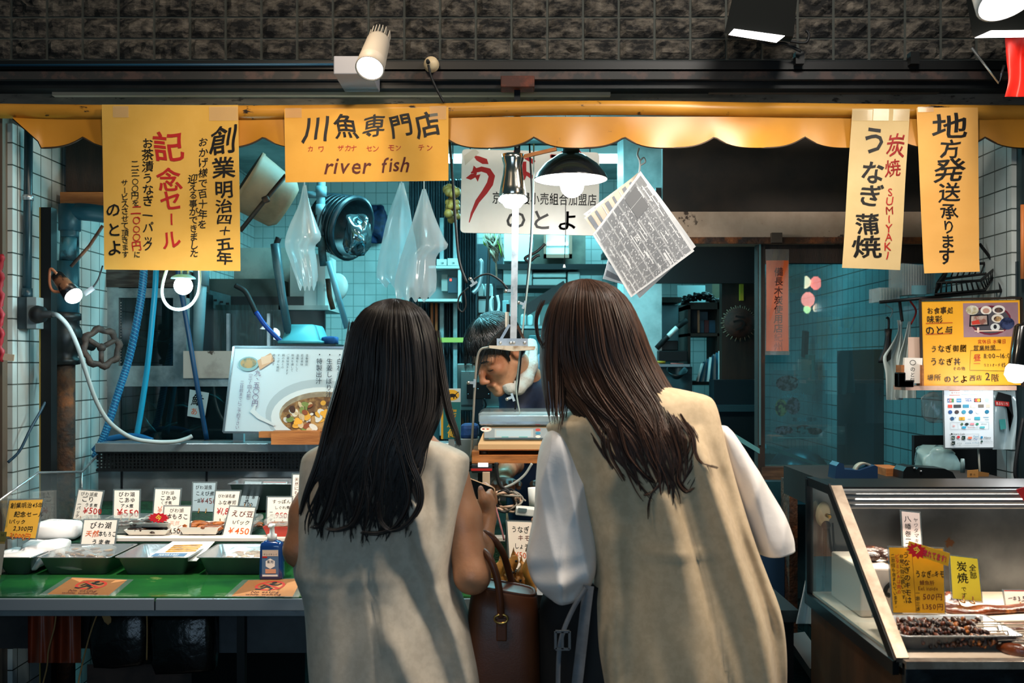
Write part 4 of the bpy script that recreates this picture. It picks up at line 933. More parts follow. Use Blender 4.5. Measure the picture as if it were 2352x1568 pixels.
# bigger tank farther back with a slotted angle rail
Yr = 3.95
t = thing('large_fish_tank','large greenish fish tank under a slotted steel rail behind the poster','fish tank',(P(560,0,Yr).x,Yr,0.2))
mb = MB(); mb.prism([P(440,655,Yr),P(640,708,Yr+0.35),P(640,745,Yr+0.35),P(440,695,Yr)],(0,0.012,0),mat('slotted_angle','6d8f95',0.4,0.4,'4a666c',8))
for i in range(14): q = i/13; c = P(lerp(452,636,q),lerp(678,728,q),lerp(Yr,Yr+0.35,q)-0.004); mb.box(c,(0.012,0.006,0.008),K['black'])
mb.build('slotted_rail',t)
mb = MB(); mb.bx(P(440,0,4.0).x,P(650,0,4.0).x,4.04,4.4,0.6,P(0,700,4.04).z,mat('green_tank_wall','27484a',0.3,0,'16302f',22,0.4,0.6,stretch=(6,1,0.6))); mb.build('tank_wall',t)
mb = MB(); mb.bx(P(440,0,4.0).x,P(650,0,4.0).x,4.02,4.03,1.0,P(0,712,4.02).z,K['glass']); mb.build('tank_pane',t)
for px_ in (525,618): mb = MB(); mb.bx(P(px_,0,4.0).x-0.006,P(px_,0,4.0).x+0.006,3.99,4.01,0.9,P(0,720,4.0).z,K['galv']); mb.build('glass_clip',t)
mb = MB(); mb.bx(P(470,0,4.1).x,P(640,0,4.1).x,4.1,4.5,P(0,712,4.1).z,P(0,640,4.1).z,mat('murky_panel','57605c',0.6,0,'3a4441',4)); mb.build('cover_panel',t)
mb = MB(); mb.box(P(445,705,3.85),(S(12,3.85),0.002,S(28,3.85)),K['card']); s = flat_sheet(439,690,451,720,3.848); s.h(mb,'0',3,15,16,k); solo(mb,'number_tag','little white tag marked 0 beside the pvc standpipe','tag')
mb = MB(); mb.tube([P(462,610,3.8),P(456,720,3.8),P(450,815,3.8)],S(15,3.8),K['pvc'],14); mb.tube([P(463,600,3.8),P(461,655,3.8)],S(18,3.8),K['pvc'],14); solo(mb,'standpipe','thick grey-blue pvc standpipe beside the tank behind the lit bulb','pipe')
# hoses
mb = MB(); pb = pts3([(332,560),(329,640),(318,720),(297,820),(272,900),(245,985),(218,1050)],[3.5,3.5,3.5,3.5,3.48,3.46,3.47],10); mb.tube(pb,S(8.5,3.5),mat('braided_blue_hose','1b5f90',0.4),10)
hm = mat('hose_braid','3f9cc0',0.4)
n = len(pb)
for ph in range(3):
    L = []
    for i in range((n-1)*3):
        f_ = i/3; a = pb[int(f_)].lerp(pb[min(n-1,int(f_)+1)],f_-int(f_)); q = i*0.9+ph*2*PI/3; L.append(a+Vector((math.cos(q),math.sin(q),0.0))*S(8.3,3.5))
    mb.tube(L,S(1.5,3.5),hm,4)
solo(mb,'water_hose','braided blue hose crossing in front of the fish tank','hose','tank hoses')
mb = MB(); mb.tube(pts3([(360,560),(357,650),(350,730),(340,830),(326,930),(312,1012)],3.55),S(6.5,3.55),mat('bright_teal_hose','1c98bd',0.35),10); solo(mb,'water_hose','smooth bright teal hose in front of the tank windows','hose','tank hoses')
mb = MB(); mb.tube(pts3([(404,560),(410,640),(420,690),(434,770),(452,880),(475,1010)],3.52),S(5.5,3.52),mat('navy_hose','123a5c',0.4),10); solo(mb,'water_hose','thin navy hose passing the 鮎あり card','hose','tank hoses')
mb = MB(); mb.tube(pts3([(540,655),(562,668),(576,692),(590,722)],3.75),S(6,3.75),K['rubber'],10); mb.tube(pts3([(588,716),(612,750),(660,798)],3.74),S(5.5,3.74),mat('royal_blue_hose','173f9a',0.35),10); solo(mb,'water_hose','black and royal blue hose that drops behind the hotpot poster','hose','tank hoses')
mb = MB(); mb.tube(pts3([(215,1035),(240,1012),(285,1002),(320,1003),(350,1012)],3.5),S(7,3.5),MATS['braided_blue_hose'],10); solo(mb,'water_hose','short loop of blue hose lying behind the top rail','hose','tank hoses')

# ---------------------------------------------------------------- lamps on the left
Yl = 2.94
t = thing('reflector_lamp','black clamp lamp with peeling bronze paint pointing down at the tiles','lamp',P(160,640,Yl))
a,b = P(128,632,Yl),P(168,678,Yl-0.03); d = (b-a).normalized(); L = (b-a).length
mb = MB(); mb.lathe([(0,0),(S(13,Yl),0),(S(16,Yl),0.008),(S(17,Yl),L*0.5),(S(22,Yl),L),(0,L)],mat('peeling_lamp_black','15171a',0.3,0.2,'8d6248',9,0.56,0.60),a,d,20); mb.build('lamp_housing',t)
mb = MB(); mb.lathe([(S(20,Yl),L),(S(20,Yl),L+0.004),(S(17,Yl),L+0.012),(S(10,Yl),L+0.020),(0,L+0.023)],lampglass('cool_bulb',(0.80,0.97,1.0),14),a,d,20); mb.build('bulb',t)
mb = MB(); mb.tube([P(236,518,Yl),P(205,565,Yl),P(163,612,Yl)],S(4,Yl),K['rust'],8); mb.build('support_rod',t)
mb = MB(); mb.tube(pts3([(130,628),(116,618),(114,650),(122,668),(142,670)],Yl-0.03),S(3.4,Yl),mat('copper_cord','a5694a',0.4),8); mb.build('cord',t)
mb = MB(); mb.box(P(205,668,Yl+0.02),(S(26,Yl),0.006,S(12,Yl)),K['galv'],(0,-0.6,0)); mb.tube(pts3([(212,662),(226,640),(236,610)],Yl+0.02),S(2,Yl),K['rubber'],6); mb.build('clip',t)
lamp('reflector_bulb_light','POINT',tuple(a+d*(L+0.07)),(0,0,0),1.2,(0.75,0.95,1.0),0.03)
Yb2 = 2.985
t = thing('bare_bulb_lamp','bare round bulb glowing below the large ochre sign, looped with a white flex','lamp',P(421,655,Yb2))
mb = MB(); mb.ball(P(421,656,Yb2),S(21,Yb2),lampglass('bright_bulb',(0.85,0.99,1.0),22),20,12); mb.build('bulb',t)
mb = MB(); mb.lathe([(0,0.0),(S(28,Yb2),0),(S(26,Yb2),0.005),(S(16,Yb2),0.012),(0,0.012)],mat('bulb_collar','9fc6cc',0.4),P(421,640,Yb2),(0,0,1)); mb.tube([P(417,636,Yb2),P(417,615,Yb2)],S(3,Yb2),K['galv'],6); mb.tube([P(432,636,Yb2),P(432,615,Yb2)],S(3,Yb2),K['galv'],6); mb.build('lamp_collar',t)
mb = MB(); mb.tube(pts3([(386,610),(374,650),(373,680),(386,703),(410,711),(436,702),(454,677),(459,645),(458,612)],Yb2-0.01),S(3.6,Yb2),mat('white_flex','f2f6f6',0.35,emit=0.0),8); mb.build('white_flex',t)
lamp('bare_bulb_light','POINT',tuple(P(421,700,Yb2-0.02)),(0,0,0),6.0,(0.50,0.93,1.0),0.03)

# ---------------------------------------------------------------- hotpot poster
Yq = 3.33
t = thing('hotpot_poster','framed pale blue menu poster with a hotpot photo standing on the case','poster',P(655,992,Yq))
s = quad_sheet((539,798),(812,800),(812,993),(516,990),[Yq+0.03,Yq+0.03,Yq,Yq],285,193); s.clip = True
mb = MB(); s.paper(mb,mat('poster_paper','c6d6de',0.35,0,None,spec=0.4),1,1,0.004)
pf = lambda c,c2=None,n_=40: mat('poster_'+c,c,0.4,0,c2,n_,0.42,0.58)
s.disc(mb,205,150,118,78,pf('aebdc4'),36); s.disc(mb,212,158,112,68,pf('d8e0e2'),36); s.disc(mb,218,152,100,52,pf('8d7f6a','b8ab90',14),36); s.disc(mb,218,158,96,46,pf('6b4a2e','b98d55',18),36)
for i in range(95):
    a_,r_ = RT.uniform(0,2*PI),RT.uniform(0,1)**0.5; s.disc(mb,214+84*r_*math.cos(a_),158+34*r_*math.sin(a_),RT.uniform(4,13),RT.uniform(3,8),pf(RT.choice(['e0d4be','d9a03c','8a4a2a','4a2f20','c9b08a','d8d5cc','7a8a4a'])),10,None,RT.uniform(0,3))
for a_,b_ in ((216,150),(224,146),(230,152),(222,156),(160,166),(166,170),(158,172),(233,142)): s.disc(mb,a_,b_,6,5.5,pf('e8a83a'),12)
s.line(mb,[(64,132),(58,146),(74,160),(110,178)],[4,12,9,5],pf('d2dbde'))
s.disc(mb,38,38,24,17,pf('7fa3a6')); s.disc(mb,38,36,19,12,pf('4f6a5a','b08a50',30)); s.poly(mb,[(58,30),(88,12),(98,30),(66,52)],pf('c99a74')); s.poly(mb,[(66,22),(92,16),(90,34),(70,40)],pf('d9b494'))
pk = mat('poster_text','1d2a38',0.4); pl = mat('poster_text_lilac','6a5a7a',0.4)
for x_,st in ((253,'・白ねぎ・京生麩'),(229,'・生姜しぼり汁'),(205,'・特製出汁')): s.v(mb,st,x_,8,16,pk,0.004,15.2,0.1)
for i,st in enumerate(('温養雑炊','若返美味','温養をとして','粉末を通して','ご賞味頂きます','鍋のあとの','すっぽん雑炊','絶品です')): s.v(mb,st,175-i*11.2,14,7,pk,0.0,7,0.1)
s.v(mb,'九、五〇〇円',62,52,17,pl,0.0,14,0.1); s.v(mb,'（三～四人前）',46,54,11,pl,0.0,10.5,0.1); s.v(mb,'二日前までにご予約下さい',28,76,10,pl,0.0,9.4,0.1); s.v(mb,'（三～四人前）',276,46,12,pl,0,11,.1)
mb.build('poster_sheet',t)
mb = MB()
for a_,b_ in (((-2,-2),(287,-2)),((287,-2),(287,195)),((287,195),(-2,195)),((-2,195),(-2,-2))): mb.bar(s.pt(*a_),s.pt(*b_),0.007,0.010,mat('silver_frame','b9c4ca',0.25,0.9))
mb.build('poster_frame',t)
mb = MB(); mb.bx(P(598,0,3.30).x,P(640,0,3.30).x,3.28,3.31,P(0,1004,3.3).z,P(0,990,3.3).z,K['wood']); mb.bx(P(626,0,3.29).x,P(737,0,3.29).x,3.27,3.335,1.183,P(0,990,3.28).z,K['wood']); solo(mb,'wooden_block','orange brown wooden block propping the hotpot poster on the rail','block')
mb = MB(); mb.bx(P(537,0,3.38).x,P(561,0,3.38).x,3.37,3.39,1.183,P(0,993,3.38).z,mat('pale_foot','aab6ba',0.5)); solo(mb,'poster_foot','small pale foot under the near corner of the hotpot poster','foot')

# ---------------------------------------------------------------- hanging and stacked things in the middle left
Yh = 3.55
t = thing('hanging_tub','stained tan plastic tub hung on its side under the awning scallop','tub',P(605,525,Yh))
ax = Vector((0.80,0.35,-0.52)).normalized(); c0 = P(563,412,Yh)
tub = mat('stained_tan_plastic','917458',0.6,0,'6e5640',5,0.4,0.6,0.1,20)
mb = MB(); L = S(112,Yh); r0 = S(72,Yh); r1 = S(62,Yh)
mb.lathe([(r0+0.004,0),(r0+0.004,0.012),(r0,0.014),(r1,L-0.02),(r1-0.02,L),(0,L)],tub,c0,ax,28); mb.lathe([(0,L-0.01),(r1-0.02,L-0.01),(r0-0.006,0.0),(r0+0.004,0)],mat('tub_inside','3a3b36',0.6),c0,ax,28); mb.build('tub_body',t)
mb = MB(); mb.tube([P(552,530,Yh-0.14),P(600,470,Yh-0.14),P(657,402,Yh-0.14)],S(5,Yh),K['dwood'],8); mb.tube([P(608,452,Yh-0.15),P(613,464,Yh-0.15)],S(8,Yh),K['rust'],8); solo(mb,'long_pole','dark wooden pole slanting across the tan tub','pole')
filmb = glass_mat('milky_bag_film',(0.88,0.95,0.97),0.42,0.12)
def bag(label,tip,L,R,bot,Y,seed=0,tear=True):
    """a thin plastic bag gathered at a knot and hanging open: L, R tables of row -> column"""
    r = random.Random(seed); y0,y1 = tip[1],bot; ph = r.uniform(0,6)
    def f(u,v,o=0):
        y = lerp(y0,y1,v); l,rr_ = sinterp(y,L),sinterp(y,R); x = lerp(l,rr_,u)
        w_ = min(1,v*3)*0.5*(rr_-l)/F*Y
        d = 0.8*w_*math.sin(PI*u)+0.0035*math.sin(u*15+ph+v*2)*min(1,v*3)+0.002*math.sin(u*27+ph)*v
        return P(x,y+(6*math.sin(u*23+ph) if v > 0.96 else 0),Y-(d if o == 0 else -d*0.8))
    mb = MB(); mb.grid(lambda u,v: f(u,v),34,26,filmb); mb.grid(lambda u,v: f(1-u,v,1),34,26,filmb)
    mb.tube([P(tip[0]-1,126,Y),P(tip[0],tip[1]+4,Y)],0.0025,mat('bag_string','c9d6d8',0.5),6)
    return solo(mb,'plastic_bag',label,'bag','clear plastic bags on strings')
bag('clear plastic bag hanging in front of the white cartons',(699,425),[(425,696),(470,686),(520,664),(560,654),(600,666),(640,680),(665,690)],[(425,703),(470,712),(520,730),(548,738),(565,724),(600,728),(640,730),(660,726)],662,3.45,1)
bag('long clear plastic bag hanging under the river fish sign',(922,420),[(420,918),(500,890),(560,876),(600,868),(640,866),(655,880)],[(420,927),(470,940),(520,948),(580,958),(630,955),(660,950)],655,3.5,2)
bag('wide clear plastic bag hung beside the electric meter panel',(974,434),[(434,970),(500,950),(560,930),(620,912),(660,906),(690,915)],[(434,978),(500,1000),(550,1022),(567,1030),(585,1004),(640,1003),(670,1000),(690,985)],688,3.42,3)
Yk = 3.95
t = thing('plastic_crate','dark navy ribbed basket tipped on its side with shiny film inside','basket',P(800,600,Yk))
c0 = P(812,525,Yk); ax = Vector((-0.82,0.45,0.28)).normalized(); L = 0.15; r0 = S(72,Yk)
mb = MB(); navy = mat('dark_navy_plastic','152830',0.4,0,'0d1b21',40,0.4,0.6)
mb.lathe([(r0,0),(r0+0.008,0.004),(r0+0.006,0.02),(r0-0.006,0.02),(r0*0.86,L),(0,L)],navy,c0,ax,30); mb.lathe([(0,L-0.01),(r0*0.82,L-0.01),(r0-0.01,0),(r0,0)],navy,c0,ax,30)
for i in range(6): mb.lathe([(r0*lerp(0.99,0.87,i/5)+0.002,0.03+i*0.022),(r0*lerp(0.99,0.87,i/5)+0.005,0.034+i*0.022),(r0*lerp(0.99,0.87,i/5)+0.001,0.038+i*0.022)],navy,c0,ax,30)
mb.build('basket_body',t)
mb = MB(); pad(mb,c0+Vector((0.02,-0.03,-0.03)),(0.09,0.09,0.12),mat('shiny_film','7f959b',0.12,0.9),4,0,20,10,0.2); mb.build('crumpled_film',t)
mb = MB(); mb.tube([P(738,330,3.9),P(737,460,3.9),P(738,540,3.9)],S(10,3.9),K['pvc'],14)
for y_ in (440,482): mb.tube([P(737.5,y_-12,3.9),P(737.5,y_+12,3.9)],S(12.5,3.9),K['pvc'],14)
mb.tube([P(737,447,3.9),P(700,447,3.9)],S(8,3.9),K['pvc'],12); mb.tube([P(738,540,3.9),P(740,580,3.9),P(744,610,3.9)],S(9,3.9),mat('black_taped_pipe','16242a',0.6,0,'2d4a50',25),10); solo(mb,'drain_pipe','grey pvc pipe with a tee joint behind the first plastic bag','pipe')
mb = MB(); mb.tube([P(632,560,3.7),P(638,612,3.7),P(648,680,3.7),P(663,766,3.7)],[S(11,3.7),S(11,3.7),S(9.5,3.7),S(9.5,3.7)],mat('dark_grey_tube','3d5a62',0.4,0,'2a4048',6),12); mb.tube(pts3([(640,612),(634,570),(640,545)],3.7),S(7,3.7),K['rubber'],8); solo(mb,'steel_tube','dark grey tube leaning behind the hotpot poster','tube')
mb = MB(); mb.tube([P(755,600,3.75),P(772,665,3.75),P(797,753,3.75)],S(7,3.75),mat('pale_blue_tube','5f8a98',0.4),12); solo(mb,'steel_tube','pale blue tube leaning beside the white cartons','tube')
mb = MB(); mb.tube([P(753,640,4.0),P(757,680,4.0),P(765,710,4.0)],S(6,4.0),K['rust'],10); solo(mb,'wooden_rod','short brown rod behind the pale blue tube','rod')
cartn = mat('white_carton','cfd6d2',0.6)
mb = MB(); mb.bx(P(670,0,4.15).x,P(716,0,4.15).x,4.12,4.35,P(0,702,4.15).z,P(0,596,4.15).z,cartn); solo(mb,'carton','white carton behind the hanging clear bag','carton')
mb = MB(); mb.bx(P(704,0,4.1).x,P(752,0,4.1).x,4.05,4.3,P(0,706,4.1).z,P(0,586,4.1).z,cartn); s = flat_sheet(704,586,752,706,4.048); s.v(mb,'冷凍',42,66,9,K['grey'],0.0); s.line(mb,[(24,0),(24,118)],1,K['grey']); solo(mb,'carton','tall white carton with small print beside the pale blue tube','carton')
mb = MB(); mb.bx(P(540,0,4.3).x,P(690,0,4.3).x,4.28,4.6,P(0,708,4.3).z,P(0,570,4.3).z,mat('grey_styrofoam','9a9c94',0.7,0,'7b7d76',5)); solo(mb,'styrofoam_bin','grey styrofoam bin behind the hoses and tubes','bin')
mb = MB(); mb.bx(P(660,0,4.2).x,P(770,0,4.2).x,4.04,4.4,P(0,716,4.2).z,P(0,706,4.2).z,mat('pale_shelf','b9c2be',0.6)); solo(mb,'wall_shelf','pale shelf carrying the white cartons','shelf')
mb = MB(); mb.lathe([(0,0.02),(S(30,4.2),0.02),(S(34,4.2),0.0),(S(30,4.2),-0.015),(0,-0.02)],mat('pale_lid','c3cfcb',0.4),P(772,660,4.3),(-0.5,-0.85,0.1),26); solo(mb,'round_tray','round pale tray leaning on the wall beyond the cartons','lid')
mb = MB(); a,b = P(664,0,3.8).x,P(742,0,3.8).x
mb.loft([[Vector((x_,y_,P(0,pz,3.8).z)) for x_,y_ in ((a+i_,3.68+i_),(b-i_,3.68+i_),(b-i_,3.92-i_),(a+i_,3.92-i_))] for pz,i_ in ((790,-0.012),(784,-0.012),(782,0.0),(752,0.016),(747,0.022))],mat('teal_plastic','5aa4ad',0.45)); solo(mb,'plastic_basin','upturned teal basin on the dark tray behind the hotpot poster','basin')
mb = MB(); mb.bx(P(652,0,3.8).x,P(786,0,3.8).x,3.66,3.98,P(0,799,3.8).z,P(0,791,3.8).z,K['black'],0.002); solo(mb,'flat_tray','thin black tray under the upturned teal basin','tray')
mb = MB(); pad(mb,P(758,782,3.8),(0.06,0.08,0.03),mat('blue_cloth','1d4a80',0.8),11); solo(mb,'cleaning_cloth','crumpled blue cloth on the black tray','cloth')
mb = MB(); mb.bx(P(690,0,3.9).x,P(830,0,3.9).x,3.62,4.3,0.5,P(0,800,3.9).z-0.002,mat('dim_cabinet','3a5a60',0.5,0,'22393e',5)); mb.bx(P(812,0,3.6).x,P(990,0,3.6).x,3.62,4.0,0.4,P(0,830,3.6).z,MATS['dim_cabinet']); solo(mb,'storage_cabinet','dim grey-green cabinet carrying the black tray','cabinet')
# crumpled navy net on the far wall
mb = MB(); pad(mb,P(866,515,5.74),(S(44,5.74),0.08,S(72,5.74)),mat('navy_net','12305c',0.6,0,'0b1d3a',30),12,0,22,14,0.12); solo(mb,'net_bag','crumpled navy net bag hung on the white tiles','net')
# ================================================================ middle: shop board, pole, lamps, back of the shop
def bxp(mb,x0,y0,x1,y1,Y,dY,m,bev=0.0):        # a box whose front face covers the given photo rectangle at depth Y
    a,b = P(x0,y0,Y),P(x1,y1,Y); mb.bx(a.x,b.x,Y,Y+dY,b.z,a.z,m,bev); return mb
def box1(name,label,cat,x0,y0,x1,y1,Y,dY,m,bev=0.003,grp=None): return solo(bxp(MB(),x0,y0,x1,y1,Y,dY,m,bev),name,label,cat,grp)
Yn = 3.5
s = quad_sheet((1061,342),(1377,350),(1375,541),(1057,534),Yn,317,196); mb = MB()
rc = lambda W,H,r: [(cx+r*math.cos(math.radians(a0+q)),cy_+r*math.sin(math.radians(a0+q))) for cx,cy_,a0 in ((W-r,H-r,0),(r,H-r,90),(r,r,180),(W-r,r,270)) for q in (0,30,60,90)]
wb = mat('white_enamel_board','d9d6cf',0.35,0,'c5c2ba',4,0.4,0.7)
mb.prism([s.pt(a,b,0) for a,b in rc(317,196,9)],s.n*-0.008,wb)
rb = mat('board_red','9c1a1c',0.4)
s.line(mb,[(20,172),(26,150),(38,122),(54,100),(66,80),(70,62),(62,50),(46,46),(32,50),(22,56)],[2,6,10,13,15,15,14,12,10,3],rb)
s.poly(mb,[(10,68),(22,58),(36,56),(32,66),(22,72)],rb); s.poly(mb,[(24,56),(28,38),(38,48),(34,58)],rb); s.poly(mb,[(30,62),(44,58),(38,76)],rb)
s.poly(mb,[(26,14),(40,16),(58,22),(62,34),(48,34),(34,26)],rb)
s.h(mb,'な',88,38,88,rb,0.03,0.1); s.h(mb,'ぎ',190,36,92,rb,0.03,0.1)
s.h(mb,'京都府鰻小売組合加盟店',70,114,31,k,0.016,0.0,pitch=22,sx=0.72) if 0 else [s.h(mb,c,71+i*21.9,113,32,k,0.02,0.0,0,0.7) for i,c in enumerate('京都府鰻小売組合加盟店')]
s.h(mb,'の',100,163,54,k,0.03,0.2); s.h(mb,'と',158,163,54,k,0.03,0.2); s.h(mb,'よ',218,163,54,k,0.03,0.2)
s.poly(mb,[(5,16),(30,-2),(40,8),(8,38)],mat('masking_tape','b9b4a6',0.6)); mb.tube([P(1080,345,Yn+0.004),P(1080,134,Yn+0.004)],0.002,K['rubber'],5); mb.tube([P(1355,352,Yn+0.004),P(1355,134,Yn+0.004)],0.002,K['rubber'],5); solo(mb,'shop_board','white enamel shop board with an eel-shaped red character and のとよ','sign')
Yo = 2.96
t = thing('hanging_support','flat metal strut hanging from a wood block with a white plate at its foot','support',P(1180,803,Yo))
mb = MB(); bxp(mb,1150,173,1228,200,Yo-0.03,0.06,mat('rust_brown_block','6b3320',0.7,0,'43231a',20),0.003); mb.build('wood_block',t)
mb = MB(); bxp(mb,1181,203,1195,370,Yo,0.006,mat('dark_iron_strut','1d2125',0.4,0.6)); us = mb.build('upper_strut',t)
for y_ in (248,337): mb = MB(); mb.lathe([(0,0.003),(0.003,0.003),(0.0045,0)],K['galv'],P(1188,y_,Yo),(0,-1,0),10); mb.build('screw',us)
mb = MB(); mb.bar(P(1186,366,Yo),P(1179,790,Yo),S(15,Yo),0.005,mat('aluminium_strut','c4cace',0.4,0.35,'8f979c',12,0.45,0.62)); mb.build('lower_strut',t)
mb = MB(); bxp(mb,1141,777,1213,796,Yo-0.004,0.003,K['galv']); us = mb.build('angle_bracket',t)
for x_ in (1149,1173,1180,1205): mb = MB(); mb.lathe([(0,0.006),(0.003,0.005),(0.0055,0)],K['galv'],P(x_,787,Yo-0.004),(0,-1,0),10); mb.build('screw',us)
mb = MB(); mb.bar(P(1170,745,Yo),P(1150,780,Yo),0.008,0.003,K['galv']); mb.build('brace',t)
mb = MB(); mb.bar(P(1188,748,Yo),P(1203,778,Yo),0.008,0.003,K['rust']); mb.build('brace',t)
mb = MB(); mb.prism([P(1123,793,Yo-0.04),P(1230,795,Yo-0.04),P(1228,803,Yo-0.04),P(1180,806,Yo-0.04),P(1124,799,Yo-0.04)],(0,0.08,0),mat('dirty_white_plate','d5cbb8',0.5,0,'9c8468',20,0.5,0.62)); mb.build('base_plate',t)
mb = MB(); bxp(mb,1160,716,1169,752,Yo+0.012,0.02,mat('white_plug','e6dccb',0.5),0.002); bxp(mb,1163,698,1171,716,Yo+0.012,0.02,K['rubber']); mb.build('plug',t)
# chrome cone lamp
Yq2 = 2.90; t = thing('chrome_lamp','fluted chrome cone lamp with a glowing led bulb on the strut','lamp',P(1180,470,Yq2))
c = P(1178,455,Yq2); zz = lambda y: (455-y)/F*Yq2
mb = MB(); mb.lathe([(0,zz(355)),(S(26,Yq2),zz(355)),(S(25,Yq2),zz(366)),(S(21,Yq2),zz(380)),(S(23,Yq2),zz(400)),(S(29,Yq2),zz(430)),(S(32,Yq2),zz(448)),(S(30,Yq2),zz(452)),(0,zz(450))],mat('chrome','d8d2c6',0.16,1.0),c,(0,0,1),32); mb.build('shade',t)
mb = MB()
for i in range(14): q = 2*PI*i/14; mb.ball(c+Vector((math.cos(q),math.sin(q),0))*S(27,Yq2)+Vector((0,0,-0.004)),S(6.5,Yq2),lampglass('led_lens',(0.85,0.98,1.0),9),8,6)
mb.lathe([(S(27,Yq2),0.0),(S(26,Yq2),-zz(441)*0-0.012),(S(18,Yq2),-0.026),(0,-0.032)],lampglass('led_lens',(0.85,0.98,1.0),9),c,(0,0,1),24); mb.build('bulb',t)
lamp('led_bulb_light','POINT',tuple(c+Vector((0,0,-0.07))),(0,0,0),1.6,(0.75,0.95,1.0),0.03)
# enamel pendant
Ye = 3.05; t = thing('enamel_pendant_lamp','black enamel dome pendant with a white inside and bright round bulb','lamp',P(1311,455,Ye))
c = P(1311,410,Ye); z2 = lambda y: (410-y)/F*Ye
mb = MB(); pr = [(S(20,Ye),z2(352)),(S(34,Ye),z2(358)),(S(62,Ye),z2(378)),(S(80,Ye),z2(400)),(S(85,Ye),z2(411))]
mb.lathe(pr,mat('black_enamel','15181b',0.18,0.0,coat=0.4),c,(0,0,1),40); mb.lathe([(r-0.002,h-0.002) for r,h in pr[::-1]]+[(0,z2(353)-0.002)],mat('white_enamel','eef0ee',0.35),c,(0,0,1),40); mb.lathe([(S(85,Ye),z2(411)),(S(86,Ye),z2(413)),(S(84,Ye),z2(413))],MATS['black_enamel'],c,(0,0,1),40); mb.build('lamp_shade',t)
mb = MB(); mb.lathe([(0,z2(325)),(S(14,Ye),z2(325)),(S(15,Ye),z2(340)),(S(20,Ye),z2(342)),(S(20,Ye),z2(354)),(0,z2(354))],K['rubber'],c,(0,0,1),20); mb.build('socket',t)
mb = MB(); mb.ball(P(1314,427,Ye),S(27,Ye),lampglass('warm_white_bulb',(1.0,0.96,0.90),16),22,14); mb.lathe([(S(16,Ye),z2(404)-0.0),(S(16,Ye),z2(396))],K['white'],P(1314,410,Ye),(0,0,1)); mb.build('bulb',t)
lamp('pendant_light','POINT',tuple(P(1314,470,Ye)),(0,0,0),7,(1.0,0.93,0.85),0.04)
mb = MB(); mb.bar(P(1192,362,Yo-0.01),P(1278,342,Yo-0.03),0.010,0.012,K['wood']); solo(mb,'wooden_stick','brown wooden stick wedged behind the strut towards the pendant lamp','stick')
def wire(L,Y,r,m,name,label,n=8): mb = MB(); mb.tube(pts3(L,Y,n),r,m,6); return solo(mb,name,label,'wire')
wire([(1033,325),(1040,420),(1047,520),(1055,600),(1072,650)],3.0,0.0045,K['rubber'],'black_cable','black cable dropping beside the river fish sign to a bulldog clip')
wire([(1088,642),(1105,632),(1125,630),(1150,645),(1166,664)],2.98,0.003,K['rubber'],'black_cable','black cable arching from the clip to the metal strut')
wire([(1076,660),(1056,680),(1052,705),(1062,716),(1070,700),(1066,668)],2.99,0.0025,K['rubber'],'black_cable','loose loop of black wire under the bulldog clip')
wire([(1226,330),(1224,500),(1218,600),(1208,690),(1200,760),(1190,850),(1186,900),(1196,960)],2.99,0.0028,mat('pale_wire','9fb0ac',0.4),'pale_wire','pale wire running down behind the strut to the scale')
wire([(1216,330),(1222,480),(1213,620),(1206,700),(1194,850),(1183,940)],3.0,0.003,K['rubber'],'black_cable','black cable hanging next to the pale wire behind the strut')
wire([(1125,797),(1104,803),(1095,830),(1090,900),(1086,980),(1082,1050)],2.93,0.0035,mat('wire_grey','8f8a80',0.4),'pale_wire','grey wire bending down from the white plate to the wooden shelf')
wire([(1158,752),(1130,780),(1108,820),(1090,900),(1084,1040)],2.95,0.002,K['rubber'],'black_cable','thin black wire beside the grey wire in front of the vendor')
wire([(920,60),(985,150),(1000,190),(1020,238)],[2.96,2.95,2.93,2.93],0.004,K['rubber'],'black_cable','black cable from the beam socket down to the awning roll') if 0 else wire([(984,150),(990,175),(1003,205),(1020,236)],2.93,0.004,K['rubber'],'black_cable','black cable from the beam socket down to the awning roll')
def clip(px,py,Y,ang,label):
    mb = MB(); c = P(px,py,Y); d = Vector((math.cos(ang),0,math.sin(ang)))*0.62; e = Vector((-d.z,0,d.x))
    mb.bar(c-d*0.020,c+d*0.020,0.007,0.005,mat('nickel_clip','b9b3a6',0.25,0.9)); mb.bar(c+d*0.002+e*0.005,c+d*0.002+e*0.030,0.008,0.003,MATS['nickel_clip']); mb.lathe([(0,0.002),(0.005,0.002),(0.005,0),(0,0)],MATS['nickel_clip'],c+e*0.030,(0,-1,0),12); solo(mb,'bulldog_clip',label,'clip','nickel clips on wires')
clip(1088,652,2.97,0.6,'nickel clip joining black cables below the shop board'); clip(1176,668,2.94,1.6,'nickel clip fastened to the metal strut'); clip(1204,700,2.97,1.2,'nickel clip on the pale wire right of the strut'); clip(1178,912,2.97,1.9,'nickel clip dangling in front of the vendor chest'); clip(1090,880,2.92,1.5,'nickel clip on the grey wire beside the monitor mount')
# beam socket
Yz = 2.955; t = thing('ceiling_socket','round cream ceiling socket on the black beam with a black plug','socket',P(990,150,Yz)); mb = MB(); mb.lathe([(0,0.028),(S(13,Yz),0.026),(S(17,Yz),0.012),(S(18,Yz),0)],K['cream'],P(991,149,Yz),(0,-1,0),22); mb.build('socket_body',t); mb = MB(); mb.lathe([(0,0.04),(S(4,Yz),0.04),(S(5,Yz),0.024)],K['rubber'],P(985,149,Yz),(0,-1,0),12); mb.build('plug',t)

